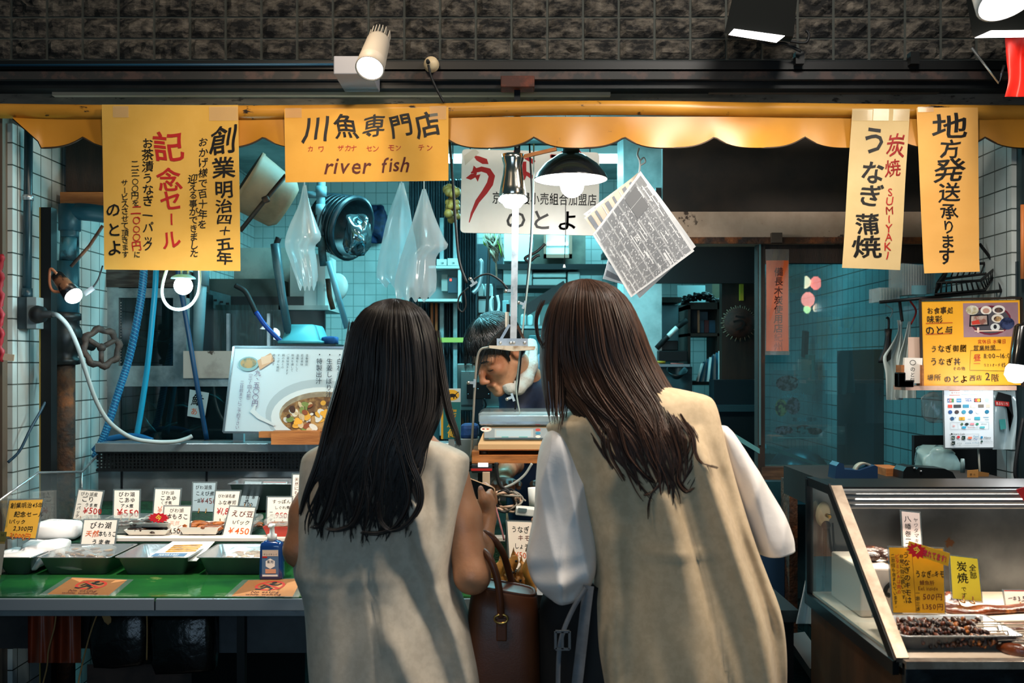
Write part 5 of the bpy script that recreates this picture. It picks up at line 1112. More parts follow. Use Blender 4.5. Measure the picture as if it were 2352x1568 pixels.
# ---------------------------------------------------------------- back of the shop
mb = MB(); crm = mat('corrugated_iron','34434a',0.45,0.4,'222d33',6,0.4,0.6,col3='5a3a28',ns3=12,lo3=0.62,hi3=0.68,stretch=(1,1,0.25)); pale = mat('pale_batten','9fb2b4',0.6,0,'75898b',8,0.4,0.6)
xa,xb_ = P(940,0,4.6).x,P(1096,0,4.6).x
mb.grid(lambda u,v: Vector((lerp(xa,xb_,u),4.6+0.014*math.sin(u*2*PI*13),lerp(0.3,2.3,v))),156,2,crm); solo(mb,'corrugated_partition','dark corrugated iron partition behind the vendor','partition')
for i,(x_,lb) in enumerate(((1010,'pale upright batten beside the meter panel'),(1041,'second pale batten on the corrugated partition'))): mb = MB(); bxp(mb,x_,500,x_+9,1000,4.57,0.012,pale); solo(mb,'upright_batten',lb,'batten','pale battens')
for i,x_ in enumerate((992,1002)): mb = MB(); mb.tube([P(x_,690,4.55),P(x_,790,4.55)],S(3.5,4.55),mat('orange_rust_bar','9a4f28',0.6),8); solo(mb,'rusty_rod',('rusty orange rod under the meter panel','second rusty orange rod under the meter panel')[i],'rod','rusty rods')
mb = MB(); bxp(mb,990,775,1085,786,4.54,0.01,mat('yellow_strip','b9bf5a',0.5)); solo(mb,'yellow_rule','yellow-green strip fixed across the corrugated partition by the vendor hair','strip')
t = thing('meter_panel','small electric panel with breakers and a red lamp behind the clear bags','panel',P(1025,690,4.5))
mb = MB(); bxp(mb,985,610,1056,690,4.555,0.02,mat('panel_back','6e7f80',0.5)); bxp(mb,985,610,1058,616,4.45,0.12,mat('panel_white','b9c2bd',0.5)); bxp(mb,960,686,1058,692,4.45,0.12,MATS['panel_white']); bxp(mb,1052,614,1058,690,4.46,0.1,MATS['panel_white']); mb.build('panel_case',t)
mb = MB(); bxp(mb,1014,630,1028,668,4.51,0.04,mat('breaker_grey','8b8f8a',0.5)); mb.build('breaker',t)
mb = MB(); bxp(mb,1029,637,1050,672,4.50,0.05,mat('breaker_navy','1d3f4c',0.4)); us = mb.build('breaker',t); mb = MB(); bxp(mb,1033,640,1037,645,4.495,0.006,mat('red_pilot_lamp','ff4030',0.4,emit=3)); mb.build('pilot_lamp',us)
for i,(x_,x2) in enumerate(((1003,1026),(1028,1053))):
    mb = MB(); bxp(mb,x_,592+(3-i*2),x2,609,4.47,0.06,mat('thermometer_white','c3cdc9',0.5)); s = flat_sheet(x_,594,x2,609,4.468); s.h(mb,'28',9,10,7,k,0.01,0.0); solo(mb,'digital_clock',('white digital display reading 28 on the meter panel, nearer the bags','white digital display reading 28 on the meter panel, nearer the cable')[i],'display','digital displays')
t = thing('framed_certificate','framed certificate on the far tiles behind the clear bags','certificate',P(980,545,5.78)); s = flat_sheet(948,425,1012,548,5.78); mb = MB(); s.paper(mb,mat('certificate_paper','c9d2cc',0.5))
for i in range(7): s.h(mb,'一二三四五六'[:5],10,20+i*14,8,K['grey'],0.0)
mb.build('certificate_sheet',t); mb = MB()
for a_,b_ in (((-3,-3),(67,-3)),((67,-3),(67,126)),((67,126),(-3,126)),((-3,126),(-3,-3))): mb.bar(s.pt(*a_),s.pt(*b_),0.012,0.015,K['dwood'])
mb.build('picture_frame',t)
rr = random.Random(21)
mb = MB()
for i in range(26): mb.ball(P(rr.uniform(1026,1052),rr.uniform(428,505),4.4+rr.uniform(-0.04,0.04)),S(rr.uniform(7,11),4.4),mat('dried_gourd','b8722c',0.6,0,'7a4a1a',14),8,6)
mb.tube([P(1040,262,4.4),P(1040,440,4.4)],0.003,K['rubber'],5); o_ = solo(mb,'dried_garland','golden brown dried garland hanging beside the shop board','garland'); o_['kind'] = 'thing'
t = thing('dried_sprig','dried leafy sprig with green tips hanging under the shop board','sprig',P(1135,620,3.9))
mb = MB(); lf = mat('dried_leaf','8f8370',0.7,0,'5f5646',20,island=0.3); lg = mat('green_leaf_tip','7fae2a',0.6,island=0.3)
for i in range(70):
    a = P(rr.uniform(1108,1150),rr.uniform(528,560),3.9); b = P(1135+rr.gauss(4,9),rr.uniform(560,604),3.9+rr.uniform(-0.03,0.03)); mb.tube([a,a.lerp(b,0.5)+Vector((rr.uniform(-.01,.01),rr.uniform(-.02,.02),0)),b],[0.002,0.006,0.001],lf if i % 9 else lg,5,flat=0.3)
mb.build('leaves',t)['kind'] = 'stuff'; mb = MB(); mb.tube(pts3([(1120,230),(1126,400),(1130,540),(1138,590),(1141,640)],3.9),0.004,lf,6); mb.build('stem',t)
# shelves, boxes and cabinets at the back
box1('metal_locker','pale teal locker door in the back corner below the shop board','locker',1157,470,1220,600,5.1,0.4,mat('pale_locker','9db5b3',0.4))
t = thing('small_window_frame','small wood framed mirror with a painted lamp reflection, at the back of the shop','mirror',P(1281,595,5.2)); mb = MB(); bxp(mb,1254,530,1309,584,5.2,0.01,mat('mirror_glass','b9d9dc',0.15,0.0)); mb.build('mirror_pane',t); mb = MB()
for a_ in ((1249,520,1255,592),(1307,520,1314,592),(1249,583,1314,592)): bxp(mb,*a_,5.17,0.04,mat('brown_frame','5f3d2e',0.6))
mb.build('mirror_frame',t); mb = MB(); bxp(mb,1256,556,1305,563,5.19,0.008,mat('mirror_glint','ffffff',0.3,emit=1.5,ecol=(0.8,1,1))); mb.build('lamp_strip',t)  # glowing strip stands in for a lamp reflected in the mirror
box1('plank_backing','dim brown backing board behind the small mirror','board',1225,470,1345,606,5.25,0.02,mat('dim_brown_board','4f4a40',0.7,0,'35322b',6),0.0)
mb = MB(); bxp(mb,1140,606,1400,618,4.95,0.35,K['dark']); solo(mb,'back_shelf','dark shelf running under the mirror at the back','shelf')
for i,(x0_,x1_,y0_,y1_,lb) in enumerate(((1152,1180,620,655,'white box on the back shelf left of the strut'),(1186,1222,619,655,'white latched box on the back shelf right of the strut'),(1224,1300,626,637,'flat white drawer box, upper of two on the back shelf'),(1224,1300,640,655,'flat white drawer box, lower of two on the back shelf'),(1304,1332,624,655,'pale box at the end of the back shelf'))): box1('storage_box',lb,'box',x0_,y0_,x1_,y1_,5.0,0.25,mat('white_box_plastic','c6cfca',0.5),0.004,'white boxes on the back shelf')
mb = MB(); bxp(mb,1140,655,1400,662,4.95,0.35,K['dark']); solo(mb,'back_shelf','dark shelf carrying the white boxes','shelf')
mb = MB(); mb.bar(P(1205,715,4.85),P(1300,655,4.85),0.05,0.03,K['black']); solo(mb,'diagonal_brace','black diagonal brace crossing the back of the shop','brace')
box1('grey_cabinet','grey cabinet behind the black diagonal brace','cabinet',1190,680,1330,1484,5.1,0.3,mat('grey_cabinet_paint','7f8c88',0.5))
for i,(a_,lb,m_) in enumerate((((1099,652,1110,680),'narrow white carton beside the dark partition','c6cfca'),((1113,652,1130,680),'second narrow white carton beside the dark partition','b9c9c8'),((1099,686,1134,718),'white carton with a mark, middle of the corner stack','b4c4c4'),((1099,722,1124,748),'stained white carton at the bottom of the corner stack','a9b0a8'),((1154,690,1168,728),'slim teal carton behind the strut','8fb5b8'))): box1('carton',lb,'carton',*a_,4.75,0.2,mat('carton_'+m_,m_,0.6),0.002,'cartons in the back corner')
mb = MB(); mb.tube(pts3([(1132,680),(1126,695),(1130,716),(1142,718),(1146,700),(1142,678)],4.7),0.006,K['white'],8); solo(mb,'coiled_wire','white coiled wire hanging by the cartons','wire')
mb = MB(); mb.tube(pts3([(1101,596),(1106,605),(1104,640),(1098,660),(1086,673)],4.56),0.010,K['galv'],8); solo(mb,'curved_handle','curved pale metal handle on the dark partition','handle rail')
wire([(1124,252),(1124,540),(1122,620),(1120,680),(1117,745)],4.2,0.008,K['rubber'],'black_cable','thick black cable dropping to the back of the vendor head')
t = thing('pull_cord','thin pull cord ending in a small white cone near the pendant lamp','pull cord',P(1296,616,3.3)); mb = MB(); mb.tube([P(1299,92,3.3),P(1299,540,3.3),P(1296,608,3.3)],0.0013,K['rubber'],5); mb.build('cord',t); mb = MB(); mb.lathe([(0,S(8,3.3)),(S(1.5,3.3),S(8,3.3)),(S(4,3.3),0),(0,0)],K['white'],P(1296,615,3.3)); mb.build('cone_knob',t)
mb = MB(); mb.tube(pts3([(1252,560),(1232,578),(1212,588),(1206,594),(1216,600),(1232,588),(1240,586)],3.4),0.005,K['rubber'],6); solo(mb,'cable_loop','knotted loop of black cable behind the pale wire','cable')
mb = MB(); bxp(mb,1190,748,1260,754,4.6,0.25,pale); solo(mb,'steel_rack','pale rack shelf behind the vendor shoulder','shelf')
for i,(x_,y_) in enumerate(((1202,735),(1218,736),(1234,734))): box1('storage_jar',('pale jar on the rack behind the vendor, nearest the strut','pale jar in the middle of the rack behind the vendor','pale jar on the rack beside the brown hair')[i],'jar',x_-6,y_-14,x_+6,748,4.65,0.07,mat('pale_jar','9fbcbc',0.4),0.01,'jars on the rack')
box1('teal_cabinet','teal cabinet under the rack behind the vendor','cabinet',1215,770,1275,1570,4.5,0.3,mat('teal_crate_plastic','2f6a70',0.5))
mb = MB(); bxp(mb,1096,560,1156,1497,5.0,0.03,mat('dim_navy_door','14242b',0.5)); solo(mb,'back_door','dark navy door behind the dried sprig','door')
# strip lights that light the shop
def striplight(label,x0,x1,Y,z,e):
    t = thing('strip_light',label,'lamp',((x0+x1)/2,Y,z),'fluorescent strip lights'); mb = MB(); mb.bx(x0,x1,Y-0.05,Y+0.05,z+0.02,z+0.06,K['white']); mb.build('fitting',t)
    mb = MB(); mb.tube([(x0+0.03,Y,z),(x1-0.03,Y,z)],0.016,lampglass('fluorescent_tube',(0.30,0.88,1.0),e),10); mb.build('tube',t)
striplight('fluorescent strip light over the tanks inside the shop',-0.65,0.35,3.8,2.42,26); striplight('fluorescent strip light near the back wall behind the shop board',-0.5,0.6,4.9,2.45,30)
lamp('strip_light_glow','AREA',(-0.15,3.8,2.38),(-0.15,3.85,0),28,TEAL,1.0,0.15); lamp('strip_light_glow','AREA',(0.1,4.9,2.40),(0.1,4.9,0),46,TEAL,1.1,0.15)
lamp('kitchen_light_glow','AREA',(1.1,4.5,2.0),(1.2,4.6,0.9),3.2,TEAL,0.5,0.2)
# pale pillar behind the newspapers
box1('white_pillar','pale boxed pillar behind the hanging newspapers','pillar',1432,300,1520,1000,4.3,0.25,mat('pale_pillar','c2cfcd',0.5,0,'95a5a4',5),0.0)
box1('wall_notice','pale notice with grey lines near the pillar','notice',1478,330,1520,470,4.2,0.004,mat('pale_notice','b9d0cf',0.5),0.0) if 0 else None

# ---------------------------------------------------------------- newspapers on a string
Yw2 = 2.98; t = thing('newspaper_bundle','bundle of old newspapers hung by one corner from a string','newspapers',P(1470,685,Yw2))
npaper = mat('newsprint','d2d5d9',0.7,0,'c4c8cc',12); nink = mat('newsprint_ink','787b81',0.7); npale = mat('newsprint_edge','c9b9a6',0.7)
kn = lambda u,v: 0.010*math.sin(2.5*u+1)+0.012*u*(1-v)
s = quad_sheet((1470,394),(1593,577),(1450,683),(1360,540),[Yw2,Yw2+0.02,Yw2-0.02,Yw2-0.01],220,170,kn)
mb = MB(); s.paper(mb,npaper,12,12,0.002)
for b0 in range(8):                                     # columns of print
    y0 = 6+b0*20; off = s.lay()
    for r_ in range(7):
        xq = 6
        L = 214
        x_ = xq
        while x_ < L:
            w_ = RT.uniform(10,40); 
            if RT.random() > 0.08: mb.add([s.pt(a,b,off) for a,b in ((x_,y0+r_*2.45),(min(L,x_+w_),y0+r_*2.45),(min(L,x_+w_),y0+r_*2.45+1.2),(x_,y0+r_*2.45+1.2))],[(0,1,2,3)],nink)
            x_ += w_+RT.uniform(1.5,3)
    s.rect(mb,4,y0+17.6,216,y0+18.2,nink,6)
s.rect(mb,96,84,112,96,npaper,2,2); s.h(mb,'CC',97,90,11,mat('news_black','1d1e20',0.6),0.02,0.1); s.rect(mb,12,30,70,66,mat('news_grey','6d7074',0.7),4,2)
for i in range(5): s.line(mb,[(40+i*40,4),(40+i*40,166)],0.7,npaper)
mb.build('front_sheet',t)
for i,(q,dy) in enumerate((([(1470,392),(1598,566),(1470,685),(1372,545)],0.012),([(1466,396),(1500,470),(1375,545),(1342,500)],0.020),([(1440,420),(1450,540),(1440,655),(1383,640)],0.030),([(1468,396),(1420,500),(1395,520),(1340,492)],0.035))):
    s2 = quad_sheet(*q,[Yw2+dy+0.01,Yw2+0.03+dy,Yw2+dy,Yw2+dy+0.03],200,160,lambda u,v: 0.012*math.sin(3*u+v*2)); mb = MB(); s2.paper(mb,npaper if i % 2 == 0 else npale,10,10,0.002)
    for b0 in range(9): s2.rect(mb,12,8+b0*17,188,10+b0*17+4*(b0 % 3),nink if b0 % 3 else npaper,8)
    mb.build('folded_sheet',t)
mb = MB(); mb.tube(pts3([(1468,340),(1464,355),(1470,372),(1468,398)],Yw2),0.003,K['grey'],6); mb.tube(pts3([(1468,372),(1478,362),(1482,372),(1470,380)],Yw2),0.0025,K['grey'],5); mb.build('string',t)

# ---------------------------------------------------------------- dark cooking hood and the room beyond on the right
mb = MB(); a,b = P(1522,300,3.42),P(1975,487,3.42); mb.bx(a.x,1.5,3.42,3.45,b.z,2.24,mat('smoked_hood_board','2a221b',0.7,0,'1a1613',6,0.4,0.6)); struct(mb,'trim_5')
mb = MB(); a,b = P(1522,486,3.36),P(2185,560,3.36); mb.bx(a.x,1.5,3.36,3.44,b.z,a.z,mat('chipped_cream_beam','b09a86',0.6,0,'96806c',5,0.4,0.6,0.1,20,col3='3a2c22',ns3=14,lo3=0.62,hi3=0.66)); mb.bx(a.x,1.5,3.352,3.36,b.z,b.z+0.022,K['rust']); struct(mb,'trim_6')
for x_ in (1617,1654,1728,1762): pass
mb = MB(); bxp(mb,1773,534,1797,557,3.33,0.02,mat('dark_bracket','4a3f36',0.6,0.3)); solo(mb,'beam_bracket','dark metal bracket at the foot of the cream beam','bracket')
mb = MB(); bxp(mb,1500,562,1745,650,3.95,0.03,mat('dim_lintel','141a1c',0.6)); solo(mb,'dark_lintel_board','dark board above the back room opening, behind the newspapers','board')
box1('steel_refrigerator','tall pale steel refrigerator in the back room','refrigerator',1470,700,1585,1000,4.7,0.5,mat('refrigerator_steel','8aa3a6',0.3,0.5,'6f898c',3),0.006)
mb = MB(); bxp(mb,1482,682,1566,694,4.66,0.3,K['dwood']); solo(mb,'wall_plank','dark plank above the steel refrigerator','plank')
box1('pinned_sheet','pale paper sheet pinned above the black garland','paper',1556,655,1620,735,4.72,0.002,mat('pale_sheet','a9c4c4',0.6),0.0); box1('pinned_sheet','cream slip of paper above the book cubby','paper',1636,652,1660,690,4.5,0.002,mat('cream_sheet','b5ad90',0.6),0.0)
t = thing('book_cubby','open wooden cubby shelf of books below a black garland','shelf',P(1618,880,4.4)); mb = MB(); cub = K['dwood']
for a_ in ((1580,700,1586,880),(1648,690,1657,880),(1580,694,1657,710),(1580,765,1657,772),(1580,876,1657,884)): bxp(mb,*a_,4.4,0.25,cub)
mb.build('cubby_frame',t); mb = MB(); bxp(mb,1603,712,1646,735,4.62,0.01,mat('cubby_back_paper','8fb0b2',0.6)); mb.build('back_paper',t)
for i,(x0_,x1_,c_) in enumerate(((1587,1601,'10252c'),(1602,1607,'a98a6a'),(1608,1617,'1f3a48'),(1618,1628,'4a1f20'),(1629,1644,'1a3f52'))): box1('book',('thick black book at the cubby edge','thin tan book in the cubby','navy book left of the maroon book','maroon book in the cubby','wide blue book in the cubby')[i],'book',x0_,735 if i > 1 else 712,x1_,764,4.45,0.15,mat('book_'+c_,c_,0.6),0.0,'books in the cubby')
t = thing('black_garland','black leafy garland draped over the book cubby','garland',P(1615,690,4.42)); mb = MB()
for i in range(60): q = rr.random(); mb.ball(P(1568+q*80,700-14*math.sin(PI*q)-rr.uniform(0,14),4.42+rr.uniform(-0.03,0.05)),(S(rr.uniform(5,11),4.4),0.02,S(rr.uniform(3,5),4.4)),K['black'],6,4,Matrix.Rotation(rr.uniform(-1,1),3,'Y'))
mb.build('leaves',t)['kind'] = 'stuff'
t = thing('hanging_towel','blue and white striped towel hanging under the book cubby','towel',P(1630,880,4.35)); mb = MB(); tw = [mat('towel_white','b9c9c8',0.8),mat('towel_blue','1f5f78',0.8)]
for i in range(9): mb.grid(lambda u,v,i=i: P(lerp(1600,1656,(i+u)/9)+lerp(10-i*1.5,-2,v)*(1 if i < 6 else 0),lerp(806+(8-i)*3.5 if i < 8 else 806,876+rr.random()*0,v),4.35-0.02*math.sin((i+u)*1.6)),4,6,tw[i % 2])
mb.build('towel_cloth',t)
mb = MB(); mb.tube([P(1508,800,4.3),P(1550,755,4.3),P(1578,735,4.3)],0.012,K['rubber'],8); mb.tube([P(1535,772,4.28),P(1555,752,4.28)],0.011,K['white'],8); bxp(mb,1520,782,1558,805,4.3,0.05,K['black'],0.004); bxp(mb,1512,805,1580,830,4.26,0.1,K['black'],0.004); solo(mb,'desk_lamp','black jointed desk lamp base and arm in the back room','lamp')
for i,(x0_,x1_,c_,lb) in enumerate(((1509,1528,'b58a1c','yellow handled tool below the black desk lamp'),(1540,1570,'a0463c','red stick lying below the black desk lamp'))): mb = MB(); mb.tube([P(x0_,831+i*4,4.25),P(x1_,832+i*4,4.25)],S(3-i,4.25),mat('tool_'+c_,c_,0.5),8); solo(mb,'hand_tool',lb,'tool')
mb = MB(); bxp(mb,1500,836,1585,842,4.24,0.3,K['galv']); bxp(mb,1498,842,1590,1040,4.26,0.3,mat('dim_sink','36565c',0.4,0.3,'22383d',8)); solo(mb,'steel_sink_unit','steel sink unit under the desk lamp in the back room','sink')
mb = MB(); mb.lathe([(0.02,-0.03),(S(22,4.24),0),(S(24,4.24),0.004),(0.018,-0.034)],mat('wire_sieve','26383c',0.4,0.6),P(1555,850,4.22),(0,-0.6,1),24); solo(mb,'wire_strainer','round wire strainer hanging at the sink edge','strainer')
box1('wooden_door_panel','dark brown wooden panel where the round straw hat hangs','panel',1658,650,1748,1633,4.15,0.05,mat('dark_brown_panel','2e2118',0.5,0,'1f1610',4,stretch=(8,1,1)),0.0)
t = thing('straw_hat','round straw hat with a painted black う hung on the dark panel','hat',P(1697,785,4.12)); c = P(1697,742,4.13)
mb = MB(); mb.lathe([(0,0.05),(S(18,4.1),0.045),(S(32,4.1),0.02),(S(38,4.1),0.004),(S(36,4.1),0)],mat('red_brown_straw','4a2a20',0.8,0,'33201a',30),c,(0,-1,0),28); mb.build('crown',t)
mb = MB()
for i in range(46): q = 2*PI*i/46; e = Vector((math.cos(q),0,math.sin(q))); mb.tube([c+e*S(33,4.1)+Vector((0,-0.012,0)),c+e*S(40+3*math.sin(i*3.1),4.1)+Vector((0,-0.004,0))],0.003,mat('pale_straw','6f6250',0.8),4)
mb.build('straw_brim',t); mb = MB(); s = flat_sheet(1670,712,1726,768,4.07); s.ch(mb,'う',28,30,44,k,0.03,0.2,0.002); mb.build('painted_character',t)
mb = MB(); bxp(mb,1700,652,1708,690,4.13,0.025,mat('yellow_tape_strip','a99a2a',0.5)); solo(mb,'yellow_tag','yellow strip above the straw hat','tag')
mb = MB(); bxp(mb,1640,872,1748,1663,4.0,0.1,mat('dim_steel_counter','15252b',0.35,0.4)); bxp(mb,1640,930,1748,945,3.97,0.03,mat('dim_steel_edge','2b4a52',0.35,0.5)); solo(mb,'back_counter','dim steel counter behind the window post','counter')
ge = mat('glass_edge','5fa0a6',0.15,0.0,trans=0.3)
for lb,(a_,b_,c_,d_),y_ in (('sloping pale glass edge left of the window post',((1662,980),(1745,1030),(1745,1042),(1662,992)),3.3),('sloping pale glass edge behind the window pane',((1760,1020),(1900,1072),(1900,1078),(1760,1030)),3.46)): mb = MB(); mb.prism([P(*q,y_) for q in (a_,b_,c_,d_)],(0,0.02,0),ge); solo(mb,'glass_cover',lb,'glass')
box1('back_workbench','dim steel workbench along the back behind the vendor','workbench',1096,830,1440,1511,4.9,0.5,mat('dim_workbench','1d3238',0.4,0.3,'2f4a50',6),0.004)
mb = MB()
for y_ in (680,718,748): bxp(mb,1096,y_,1136,y_+3,4.73,0.25,K['dark'])
for x_ in (1096,1134): bxp(mb,x_,650,x_+2,1535,4.73,0.02,K['dark'])
solo(mb,'corner_shelf_unit','dark metal shelving holding the cartons in the back corner','shelf')
# ================================================================ the right side: window, menu board, glass case of grilled eel
mb = MB(); pm = mat('rusty_window_post','2b2019',0.7,0.1,'15120f',14,0.4,0.6,col3='6b3d20',ns3=8,lo3=0.6,hi3=0.7,stretch=(1,1,0.3)); YW = 3.40
bxp(mb,1741,562,1757,1500,YW-0.03,0.05,pm); struct(mb,'trim_7')
mb = MB(); a = P(1742,562,YW); mb.bx(a.x-0.006,a.x,YW-0.035,YW+0.02,P(0,1020,YW).z,a.z,mat('post_steel_edge','6f9aa0',0.3,0.7)); struct(mb,'trim_8')
t = bpy.data.objects.new('window_1',None); COL.objects.link(t); t.location = P(1757,1100,YW); WL['window_1'] = Vector(t.location); t['kind'] = 'structure'
mb = MB(); bxp(mb,1757,560,2184,604,YW-0.02,0.04,K['dwood']); mb.build('top_rail',t)
mb = MB(); bxp(mb,1750,1073,2184,1102,YW-0.04,0.09,mat('worn_sill','3a2a1e',0.6,0,'5d4630',14,0.5,0.65,stretch=(0.4,4,4))); mb.build('sill',t)
wg = glass_mat('smoky_window_glass',(0.50,0.74,0.78),0.05,0.01,0.09)
mb = MB(); bxp(mb,1757,604,2184,1073,YW,0.005,wg); mb.build('pane',t)
# what stands behind the window
Yx = lambda px,x=1.49: x*F/(px-HX)
def wallp(px,py,x=1.485): Y = Yx(px,x); return Vector((x,Y,CZ-(py-HY)/F*Y))
mb = MB(); q0,q1 = Yx(2025),Yx(1938); mb.bx(1.46,1.498,q0,q1,0.5,wallp(1940,805).z,mat('dark_green_panel','14323a',0.4)); solo(mb,'dark_wall_panel','tall dark panel against the tiles behind the window','panel')
mb = MB(); q = wallp(1870,860); mb.box(q+Vector((-0.03,0,0)),(0.012,0.2,S(92,q.y)),mat('dull_green_board','3f6f66',0.5),None,0.004); solo(mb,'cutting_board','dull green cutting board hanging on the tiles behind the window','board')
mb = MB(); q = wallp(1863,790); mb.box(q+Vector((-0.03,0,0)),(0.02,0.05,S(60,q.y)),K['black'],(0.15,0,0)); solo(mb,'knife','black handled knife hung over the green cutting board','knife')
mb = MB(); mb.ball(P(1835,1086,3.9),(S(62,3.9),0.2,S(58,3.9)),mat('dark_wok_lid','23424a',0.3,0.4),28,14); solo(mb,'wok_lid','big dark domed lid behind the window sill','lid')
mb = MB(); mb.bx(0.86,1.49,3.6,5.6,0.6,0.94,mat('grill_range','12262c',0.4,0.4,'1c373e',5)); solo(mb,'grill_range','long dark grill range below the window','range')
t = thing('food_poster_reflection','reflection of food posters put in as a printed film behind the window pane','poster',P(1825,1005,3.50)); s = flat_sheet(1772,850,1900,1008,3.50); mb = MB(); s.paper(mb,glass_mat('reflection_film',(0.8,0.9,0.92),0.10,0.1))  # stands in for food posters reflected in the pane, painted on film
for a_,b_,ra,rb_,c_ in ((36,30,26,18,'a8828a'),(50,24,12,9,'c9a6a8'),(22,86,14,20,'b0a46a'),(50,82,16,20,'a87a8a'),(28,138,22,10,'a98898'),(74,136,20,10,'6f9aa0'),(100,140,16,8,'8a5a5a')): s.disc(mb,a_,b_,ra,rb_,mat('reflected_food_'+c_,c_,0.6,0,'3a2a2c',60,0.45,0.55),16)
s.h(mb,'まめぶ 汁',22,58,13,mat('reflected_poster_text','6fb6c4',0.5),0.02,0.2); s.h(mb,'あゆ味噌煮',46,113,12,mat('reflected_poster_text'),0.02,0.2); s.rect(mb,14,154,128,156,mat('reflected_poster_line','a8c0c0',0.5)); mb.build('poster_sheet',t)
# lantern cluster out in the arcade: it shows in the pane as a reflection
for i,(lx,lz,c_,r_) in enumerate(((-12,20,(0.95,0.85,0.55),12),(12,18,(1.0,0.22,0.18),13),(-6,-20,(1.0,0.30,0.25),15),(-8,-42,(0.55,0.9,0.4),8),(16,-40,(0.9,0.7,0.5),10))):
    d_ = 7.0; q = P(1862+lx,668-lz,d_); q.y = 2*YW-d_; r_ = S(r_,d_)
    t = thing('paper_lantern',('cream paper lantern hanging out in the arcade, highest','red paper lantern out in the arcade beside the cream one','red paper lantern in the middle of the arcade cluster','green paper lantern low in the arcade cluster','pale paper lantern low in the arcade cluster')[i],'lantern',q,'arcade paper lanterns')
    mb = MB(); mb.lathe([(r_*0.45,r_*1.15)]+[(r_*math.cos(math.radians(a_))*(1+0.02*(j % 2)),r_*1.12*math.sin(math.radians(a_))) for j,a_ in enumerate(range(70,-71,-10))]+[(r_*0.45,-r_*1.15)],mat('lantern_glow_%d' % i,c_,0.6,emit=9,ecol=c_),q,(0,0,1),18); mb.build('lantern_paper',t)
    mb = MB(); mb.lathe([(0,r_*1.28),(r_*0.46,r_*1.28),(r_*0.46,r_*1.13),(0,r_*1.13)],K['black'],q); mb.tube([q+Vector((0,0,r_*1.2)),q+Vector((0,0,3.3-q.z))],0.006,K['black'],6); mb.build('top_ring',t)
# orange charcoal strip in a plastic sleeve
Yv = YW-0.045; t = thing('charcoal_sign','orange vertical strip about charcoal in a shiny plastic sleeve on the window post','sign',P(1786,810,Yv))
s = flat_sheet(1760,598,1811,806,Yv,lambda u,v: 0.003*math.sin(4*v+u*3)); mb = MB(); s.paper(mb,mat('orange_strip_paper','c0582a',0.5,0,'a94b22',8),6,20); s.v(mb,'備長木炭使用店',28,16,23,mat('strip_brown_ink','3d1710',0.6),0.014,21.5,0.3); s.v(mb,'紀州',28,166,22,mat('strip_dim_ink','7c3318',0.6),0.004,21,0.3); mb.build('paper_strip',t)
s = flat_sheet(1758,572,1813,815,Yv-0.004,lambda u,v: 0.004*math.sin(5*v+u*4)); mb = MB(); s.paper(mb,glass_mat('shiny_sleeve',(0.95,0.93,0.9),0.06,0.12),10,30); mb.build('plastic_sleeve',t)

# ---------------------------------------------------------------- wire rack of clear boxes
Yr2 = 3.05; t = thing('wire_rack','black wire rack hung on the tiles with clear plastic boxes','rack',P(2150,695,Yr2)); blk = K['black']; mb = MB()
for dy in (0.0,0.14): mb.tube([P(2020,694,Yr2+dy),P(2300,668,Yr2+dy)],0.005,blk,6)
for i in range(9): x_ = 2025+i*33; y_ = 694-(x_-2020)*26/280; mb.tube([P(x_,y_,Yr2),P(x_,y_,Yr2+0.14)],0.003,blk,6)
mb.tube([P(2250,560,Yr2+0.1),P(2290,612,Yr2+0.06),P(2300,668,Yr2)],0.005,blk,6); mb.tube([P(2280,600,Yr2+.14),P(2285,740,Yr2+.14)],0.004,blk,6); mb.build('shelf_wires',t)
t = thing('wire_basket','black wire basket on the rack under the bright yellow strip sign','basket',P(2220,672,Yr2)); mb = MB()
c_ = [P(2148,676,Yr2),P(2262,666,Yr2),P(2292,625,Yr2+0.10),P(2170,640,Yr2+0.10)]; tp = [P(2152,650,Yr2-0.01),P(2252,644,Yr2-0.01),P(2304,600,Yr2+0.11),P(2180,612,Yr2+0.11)]
for q in (c_,tp): mb.tube(q,0.0045,blk,6,True)
for i in range(4):
    for j in range(9): u = j/9; mb.tube([c_[i].lerp(c_[(i+1) % 4],u),tp[i].lerp(tp[(i+1) % 4],u)],0.0025,blk,5)
mb.build('basket_wires',t)
cb = glass_mat('ribbed_clear_plastic',(0.9,0.96,0.96),0.22,0.1)
for i,(x0_,x1_,y0_,y1_,lb) in enumerate(((2072,2150,604,678,'tall stack of ribbed clear plastic boxes on the wire rack'),(2020,2068,660,692,'low row of clear lids at the end of the wire rack'),(2098,2128,655,676,'blue labelled clear box at the front of the rack'))):
    mb = MB(); q = bxp
    if i == 0:
        for j in range(13): x_ = lerp(x0_,x1_-6,j/12); bxp(mb,x_,y0_+j*0.6,x_+4.5,y1_-j*0.5,Yr2+0.02,0.11,cb)
    elif i == 1:
        for j in range(7): x_ = lerp(x0_,x1_,j/7); bxp(mb,x_,y0_,x_+5,y1_,Yr2+0.02,0.09,cb)
    else: bxp(mb,x0_,y0_,x1_,y1_,Yr2,0.015,mat('pale_blue_box','6fa3ad',0.4))
    o_ = solo(mb,'clear_box',lb,'box','clear boxes on the wire rack')
